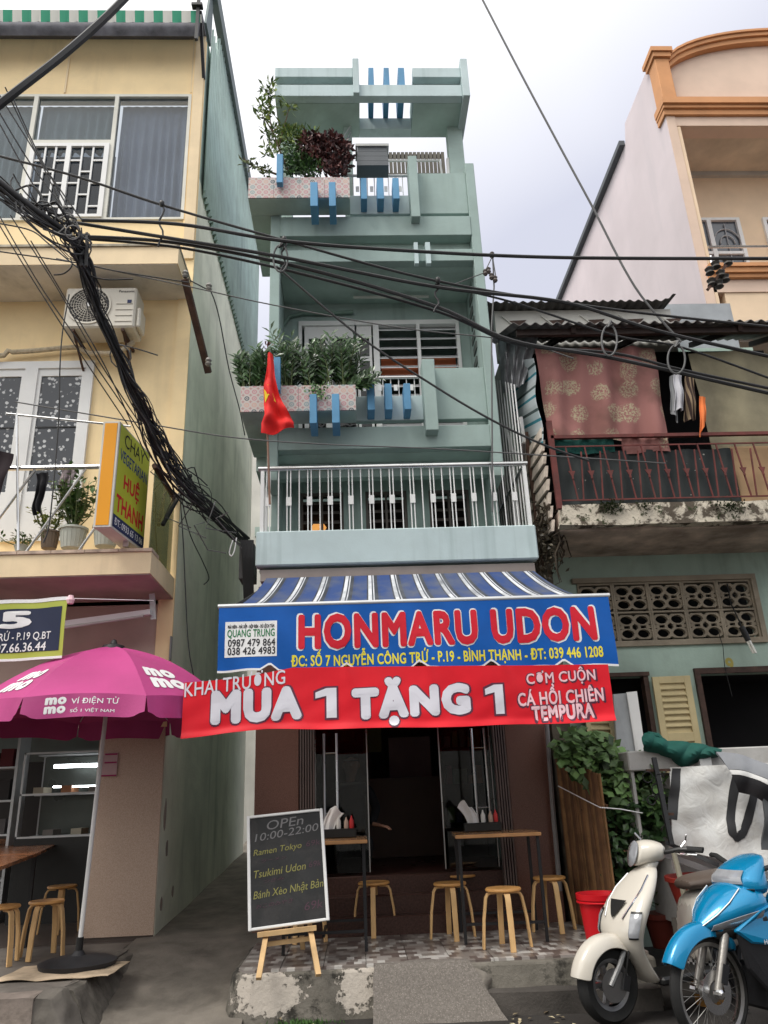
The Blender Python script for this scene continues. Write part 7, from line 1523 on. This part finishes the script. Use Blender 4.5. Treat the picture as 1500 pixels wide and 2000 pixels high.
# ================================================================== CABLES
cabm = M('black_cable', (.032, .032, .034), .55, var=.2); cabg = M('grey_cable', (.12, .12, .12), .6)
def curve(pts, Ys, n=14):
    q = [P(p[0], p[1], y) for p, y in zip(pts, Ys)]; out_ = []
    for i in range(len(q)-1):
        p0 = q[max(i-1, 0)]; p1 = q[i]; p2 = q[i+1]; p3 = q[min(i+2, len(q)-1)]
        for k in range(n):
            t = k/n; out_.append(.5*((2*p1)+(-p0+p2)*t+(2*p0-5*p1+4*p2-p3)*t*t+(-p0+3*p1-3*p2+p3)*t**3))
    out_.append(q[-1]); return out_
def cable(label, pts, Ys, r=.012, mat=None, group=None, name='cable'):
    if isinstance(Ys, (int, float)): Ys = [Ys]*len(pts)
    t = MB().tube(curve(pts, Ys, 8), r, 6).obj(name, mat or cabm, None, smooth=True); tag(t, label, 'cable', group); return t
cable('thick twisted black cable crossing the top left corner', [(-40, 235), (30, 180), (120, 110), (200, 40), (260, -20)], [4.6, 4.6, 4.7, 4.8, 4.9], .034)
cable('single grey cable falling steeply across the white sky to the right', [(935, -15), (1010, 130), (1090, 280), (1155, 400), (1240, 560), (1330, 668)], 6.2, .011, cabg)
cable('upper straight black cable sloping down from the left edge to the bundle clamp', [(-20, 300), (150, 345), (315, 400), (550, 468), (850, 548), (1180, 602), (1520, 640)], 5.8, .012)
cable('thick black cable running level across all three houses', [(160, 430), (350, 438), (550, 470), (800, 490), (1100, 503), (1520, 505)], 5.7, .016)
cable('second thick cable just under the level one', [(130, 432), (300, 460), (540, 500), (850, 560), (1100, 590), (1280, 645), (1520, 700)], 5.75, .016)
cable('lower black cable sagging toward the red curtain', [(160, 462), (350, 475), (600, 525), (850, 598), (1000, 665), (1200, 700), (1520, 772)], 5.8, .017)
cable('companion cable directly below the sagging one', [(160, 466), (360, 485), (610, 540), (860, 610), (1010, 672), (1200, 690), (1330, 722), (1520, 762)], 5.85, .013)
cable('cable nearest the white parapet crossing toward the right edge', [(850, 555), (1000, 590), (1200, 655), (1330, 678), (1520, 745)], 5.8, .010)
cable('black cable diving from the bundle to the white balcony railing', [(540, 520), (700, 655), (850, 755), (960, 820), (1060, 868), (1150, 900)], 6.0, .010)
cable('thin grey wire across the middle windows', [(110, 505), (370, 560), (530, 595), (780, 640), (1000, 665), (1120, 700)], 6.3, .006, cabg)
cable('thin wire crossing the yellow wall behind the lime sign', [(30, 785), (300, 830), (460, 855), (640, 868), (880, 878), (1300, 905)], 6.4, .006, cabg)
cable('thin wire hanging down past the air conditioner', [(135, 575), (122, 650), (117, 720), (114, 830), (98, 1010), (85, 1060)], 6.2, .006)
cable('short wire twig by the air conditioner', [(230, 672), (270, 682), (308, 694)], 6.2, .006)
cable('wire from the iron bracket down the green wall', [(372, 548), (398, 562), (412, 570), (428, 620), (447, 720), (468, 800), (478, 850)], [7.1, 7.1, 7.2, 7.8, 8.6, 9.4, 9.8], .007)
cable('long loose wire hanging down the green wall to the umbrella', [(352, 975), (358, 1060), (362, 1150), (368, 1260), (380, 1330)], 7.2, .006)
cable('second loose wire curling on the green wall', [(352, 960), (370, 1040), (395, 1095), (408, 1128), (398, 1142)], [7.3, 7.6, 8, 8.2, 8.2], .006)
cable('white stay cord under the bundle end', [(455, 1055), (448, 1078), (452, 1086), (458, 1075), (462, 1050)], 7.2, .006, t_white)
GB = 'thin wires fanning down left of the cable bundle'
for i, (a, b_, c_) in enumerate((((-10, 205), (60, 320), (150, 440)), ((20, 180), (75, 300), (155, 445)), ((-10, 172), (90, 330), (160, 430)), ((10, 170), (40, 235), (130, 420)), ((-10, 225), (80, 385), (140, 450)))):
    cable('%s of the five thin wires fanning from the top left corner into the bundle knot' % ('first', 'fourth', 'third', 'fifth', 'second')[i], [a, b_, c_], [5, 5.2, 5.3], .006, None, GB)
for i, (a, b_, c_, d2) in enumerate((((-10, 425), (60, 540), (150, 680), (250, 830)), ((-5, 415), (80, 560), (170, 690), (280, 850)), ((20, 420), (110, 560), (190, 700), (275, 830)), ((60, 470), (120, 570), (205, 715), (290, 900)))):
    cable('%s of the four thin wires sloping down left of the bundle over the yellow wall' % ('lowest', 'second', 'third', 'topmost')[i], [a, b_, c_, d2], [5.2, 5.4, 5.6, 6.2], .005, None, 'thin sloping wires left of the bundle')
cable('thin wire looping under the bundle at the slab', [(-10, 435), (60, 450), (100, 480), (180, 540), (260, 545)], 5.3, .006); cable('thin wire along the yellow slab edge', [(-10, 490), (60, 500), (160, 515), (230, 530), (370, 552)], 5.6, .006)
cable('arched black wire over the top of the bundle', [(30, 372), (60, 362), (80, 380), (88, 412)], 5.1, .008)
cable('curved black wire end below the bundle', [(105, 537), (125, 534), (140, 520), (138, 505)], 5.3, .006)
# main bundle with strands
bnd = thing('cable_bundle', 'dense sagging bundle of black cables coming from the left edge down to the alley', 'cable bundle', at(150, 470, 5.2)); path = [((-30, 335), 4.6), ((60, 405), 4.8), ((130, 455), 5.0), ((160, 500), 5.2), ((190, 600), 5.5), ((235, 700), 5.8), ((280, 800), 6.2), ((330, 900), 6.6), ((400, 985), 7.2), ((480, 1058), 8.0)]
wid = [.17, .17, .12, .07, .045, .05, .075, .11, .12, .06]; rnd = random.Random(44)
base_c = curve([p for p, _ in path], [y for _, y in path], 6)
def strand(r, w_, seed):
    ph = rnd.random()*6.28; fr_ = rnd.uniform(.5, 2.2); a = rnd.random()*6.28; rad = math.sqrt(rnd.random()); pts_ = []
    for i, p in enumerate(base_c):
        f_ = i/(len(base_c)-1)*(len(wid)-1); k = min(len(wid)-2, int(f_)); ww_ = wid[k]+(wid[k+1]-wid[k])*(f_-k); an = a+fr_*f_+.5*math.sin(f_*2+ph); ww_ *= 1+seed*.5*math.sin(f_*3.3+ph*2)
        pts_.append(p+Vector((math.cos(an)*ww_*rad*.8, math.sin(an*1.3)*ww_*rad, math.sin(an)*ww_*rad)))
    return pts_
for k in range(12): MB().tube(strand(0, 0, .6), rnd.choice([.006, .009, .012]), 6).obj('cable_strand', cabm, bnd, smooth=True)
for k in range(26): MB().tube(strand(0, 0, 1.2)[rnd.randint(0, 20):len(base_c)-rnd.randint(0, 8)], rnd.choice([.004, .006, .008]), 5).obj('cable_strand', cabg if k % 3 == 0 else cabm, bnd, smooth=True)
m = MB(); m.tube([base_c[i] for i in range(0, len(base_c)//3+1)], [.034*(1-.4*i/(len(base_c)//3)) for i in range(0, len(base_c)//3+1)], 10); m.obj('bundle_core', cabm, bnd, smooth=True)
for i in (8, 13, 17, 24, 30):
    p = base_c[i]; m = MB(); m.tube([p+Vector((.09*math.cos(t*.6), -.06*math.sin(t*.6), .09*math.sin(t*.6)+.004*t)) for t in range(12)], .006, 5); m.obj('tie_wire', cabg, bnd)
fk = [(350, 990), (420, 1040), (440, 1000), (330, 930), (380, 1010), (300, 870), (450, 1030), (355, 945)]
for (x, y) in fk:
    c_ = P(x-20, y-20, 6.9); m = MB(); m.tube([c_, c_+rv(.12), c_+rv(.18)+Vector((.08, .1, -.1)), c_+Vector((.18, .2, -.25))], .006, 5); m.obj('frayed_wire', cabg, bnd)
# coiled wire knot and hangers
kn = thing('wire_knot', 'tangled knot of grey wire loops on top of the cable bundle', 'wire knot', at(125, 430, 5.0)); m = MB()
for k in range(9):
    c_ = P(rnd.gauss(128, 16), rnd.gauss(432, 14), 4.98); r = rnd.uniform(.03, .08); tx = rv().normalized(); ty = tx.orthogonal(); m.tube([c_+tx*r*math.cos(t*.52)+ty*r*math.sin(t*.52) for t in range(13)], .005, 5)
m.obj('wire_loops', M('pale_grey_wire', (.35, .34, .32), .6), kn, kind='stuff')
pb = thing('post_stub', 'dark upright metal frame behind the cable bundle', 'frame', at(165, 470, 5.15)); MB().bar(P(152, 455, 5.15), P(160, 520, 5.15), .02, .02).obj('frame_bar', darkmetal, pb); MB().bar(P(170, 455, 5.15), P(168, 520, 5.15), .02, .02).obj('frame_bar', darkmetal, pb); MB().bar(P(150, 460, 5.15), P(175, 459, 5.15), .02, .02).obj('frame_bar', darkmetal, pb)
def hanger(x, y0, y1, lab):
    t = thing('cable_hanger', lab, 'cable hanger', at(x, y0, 5.78), 'cable hangers'); p0, p1 = P(x, y0, 5.76), P(x-3, y1, 5.76)
    MB().lathe([(.012, -.03), (.024, -.01), (.024, .02), (.012, .035)], p0, 10).obj('hanger_clamp', blackpl, t, smooth=True); m = MB()
    m.tube([p0.lerp(p1, k/8)+Vector((.022*math.sin(k*1.4), .01, 0)) for k in range(9)], .009, 6); m.obj('hanger_strap', cabm, t, smooth=True)
hanger(316, 398, 480, 'black strap hanging from the cable in front of the yellow window'); hanger(555, 468, 530, 'black strap holding the cables before the teal beam'); hanger(855, 548, 608, 'black strap holding the cables at the right of the teal house')
def ringh(cx, cy, rx, ry, lab):
    t = thing('cable_ring', lab, 'cable ring', at(cx, cy, 5.78), 'wire rings on the cables'); m = MB(); m.tube([P(cx+rx*math.cos(k*.2618), cy+ry*math.sin(k*.2618), 5.76) for k in range(25)], .009, 6); m.obj('ring', cabg, t, smooth=True)
    MB().tube([P(cx+rx*.2, cy-ry-8, 5.75), P(cx-2, cy-ry+4, 5.75), P(cx+5, cy-ry-2, 5.75)], .014, 6).obj('ring_tie', cabg, t, smooth=True)
ringh(1190, 665, 15, 30, 'grey wire ring around the cables above the red curtain'); ringh(1321, 702, 17, 28, 'grey wire ring above the white cloth'); ringh(548, 505, 14, 26, 'black wire ring around the cables at the left teal pillar')
wi = thing('wall_insulator', 'insulator cluster on a thin rod at the right edge of the teal house', 'insulator', at(960, 540, 6.9)); MB().tube([P(962, 492, 6.9), P(965, 560, 6.9), P(960, 640, 6.9), P(962, 1000, 7.0)], .009, 6).obj('rod', cabg, wi)
for (x, y) in ((961, 498), (948, 532), (960, 540), (967, 545), (954, 528)): MB().lathe([(.015, -.04), (.028, -.02), (.02, 0), (.028, .02), (.012, .04)], P(x, y, 6.88), 10).obj('insulator', M('brown_ceramic', (.12, .10, .09), .4), wi, smooth=True)
for (a, b_) in (((945, 535), (962, 500)), ((970, 550), (962, 500)), ((880, 558), (948, 532))): MB().tube([P(*a, 6.88), P(*b_, 6.88)], .006, 5).obj('wire', cabg, wi)
# distribution box end of the bundle in the alley
jb = thing('junction_box', 'grey junction box hidden under the cable ends in the alley mouth', 'box', at(485, 1075, 7.6)); a, b_ = P(466, 1130, 7.6), P(497, 1062, 7.6); B('box_body', M('grey_box_paint', (.10, .10, .10), .7), jb, (a.x, b_.x, 7.6, 7.85, a.z, b_.z)); m = MB()
for k in range(9): m.tube([P(470+k*3, 1055, 7.58), P(474+k*2.5, 1090, 7.56), P(478+k*2, 1180, 7.58)], .010, 5)
m.obj('box_wires', cabm, jb, kind='stuff')
# ================================================================== LITTER, WEEDS
rnd = random.Random(77); m = MB()
for k in range(26):
    x = rnd.uniform(.9, 1.7); y = rnd.uniform(5.45, 5.9); leaf(m, Vector((x, y, .012)), Vector((rnd.uniform(-1, 1), rnd.uniform(-1, 1), .1)), Vector((0, 0, 1)), .05, .025)
for k in range(20): leaf(m, Vector((rnd.uniform(-1.6, -.2), rnd.uniform(5.5, 6.0), .03)), Vector((rnd.uniform(-1, 1), rnd.uniform(-1, 1), .1)), Vector((0, 0, 1)), .035, .02)
tag(m.obj('fallen_leaves', leafmat('dry_litter', (.10, .07, .04), (.40, .34, .22)), None), 'scattered dry leaves and scraps on the road before the platform', 'litter', None, 'stuff')
m = MB()
for k in range(260):
    x = rnd.gauss(-.40, .10); leaf(m, Vector((x, 5.97+rnd.uniform(-.05, .05), -.005)), Vector((rnd.uniform(-.6, .6), rnd.uniform(-.7, .2), 1)), Vector((0, -1, 0)), rnd.uniform(.015, .05), .008)
tag(m.obj('weeds', leaf_mid, None), 'low green weeds at the foot of the platform', 'weeds', None, 'stuff')

# ================================================================== THE OTHER SIDE OF THE STREET (behind the camera)
oh = struct(MB().box(-16, -3.2, -13, -8.5, 0, 7.5).box(-3.1, 3.0, -13, -8.3, 0, 9).box(3.1, 16, -13, -8.6, 0, 6.5).obj('opposite_row', M('opposite_render', (.74, .70, .62), .9, var=.1), None))

st9 = thing('low_stool', 'low dark stool under the person in the doorway', 'stool', (-.06, 8.1, .735)); MB().lathe([(.14, 0), (.16, .12), (.15, .13), (0, .13)], (-.06, 8.08, .735), 16).obj('stool_body', darkwood, st9)
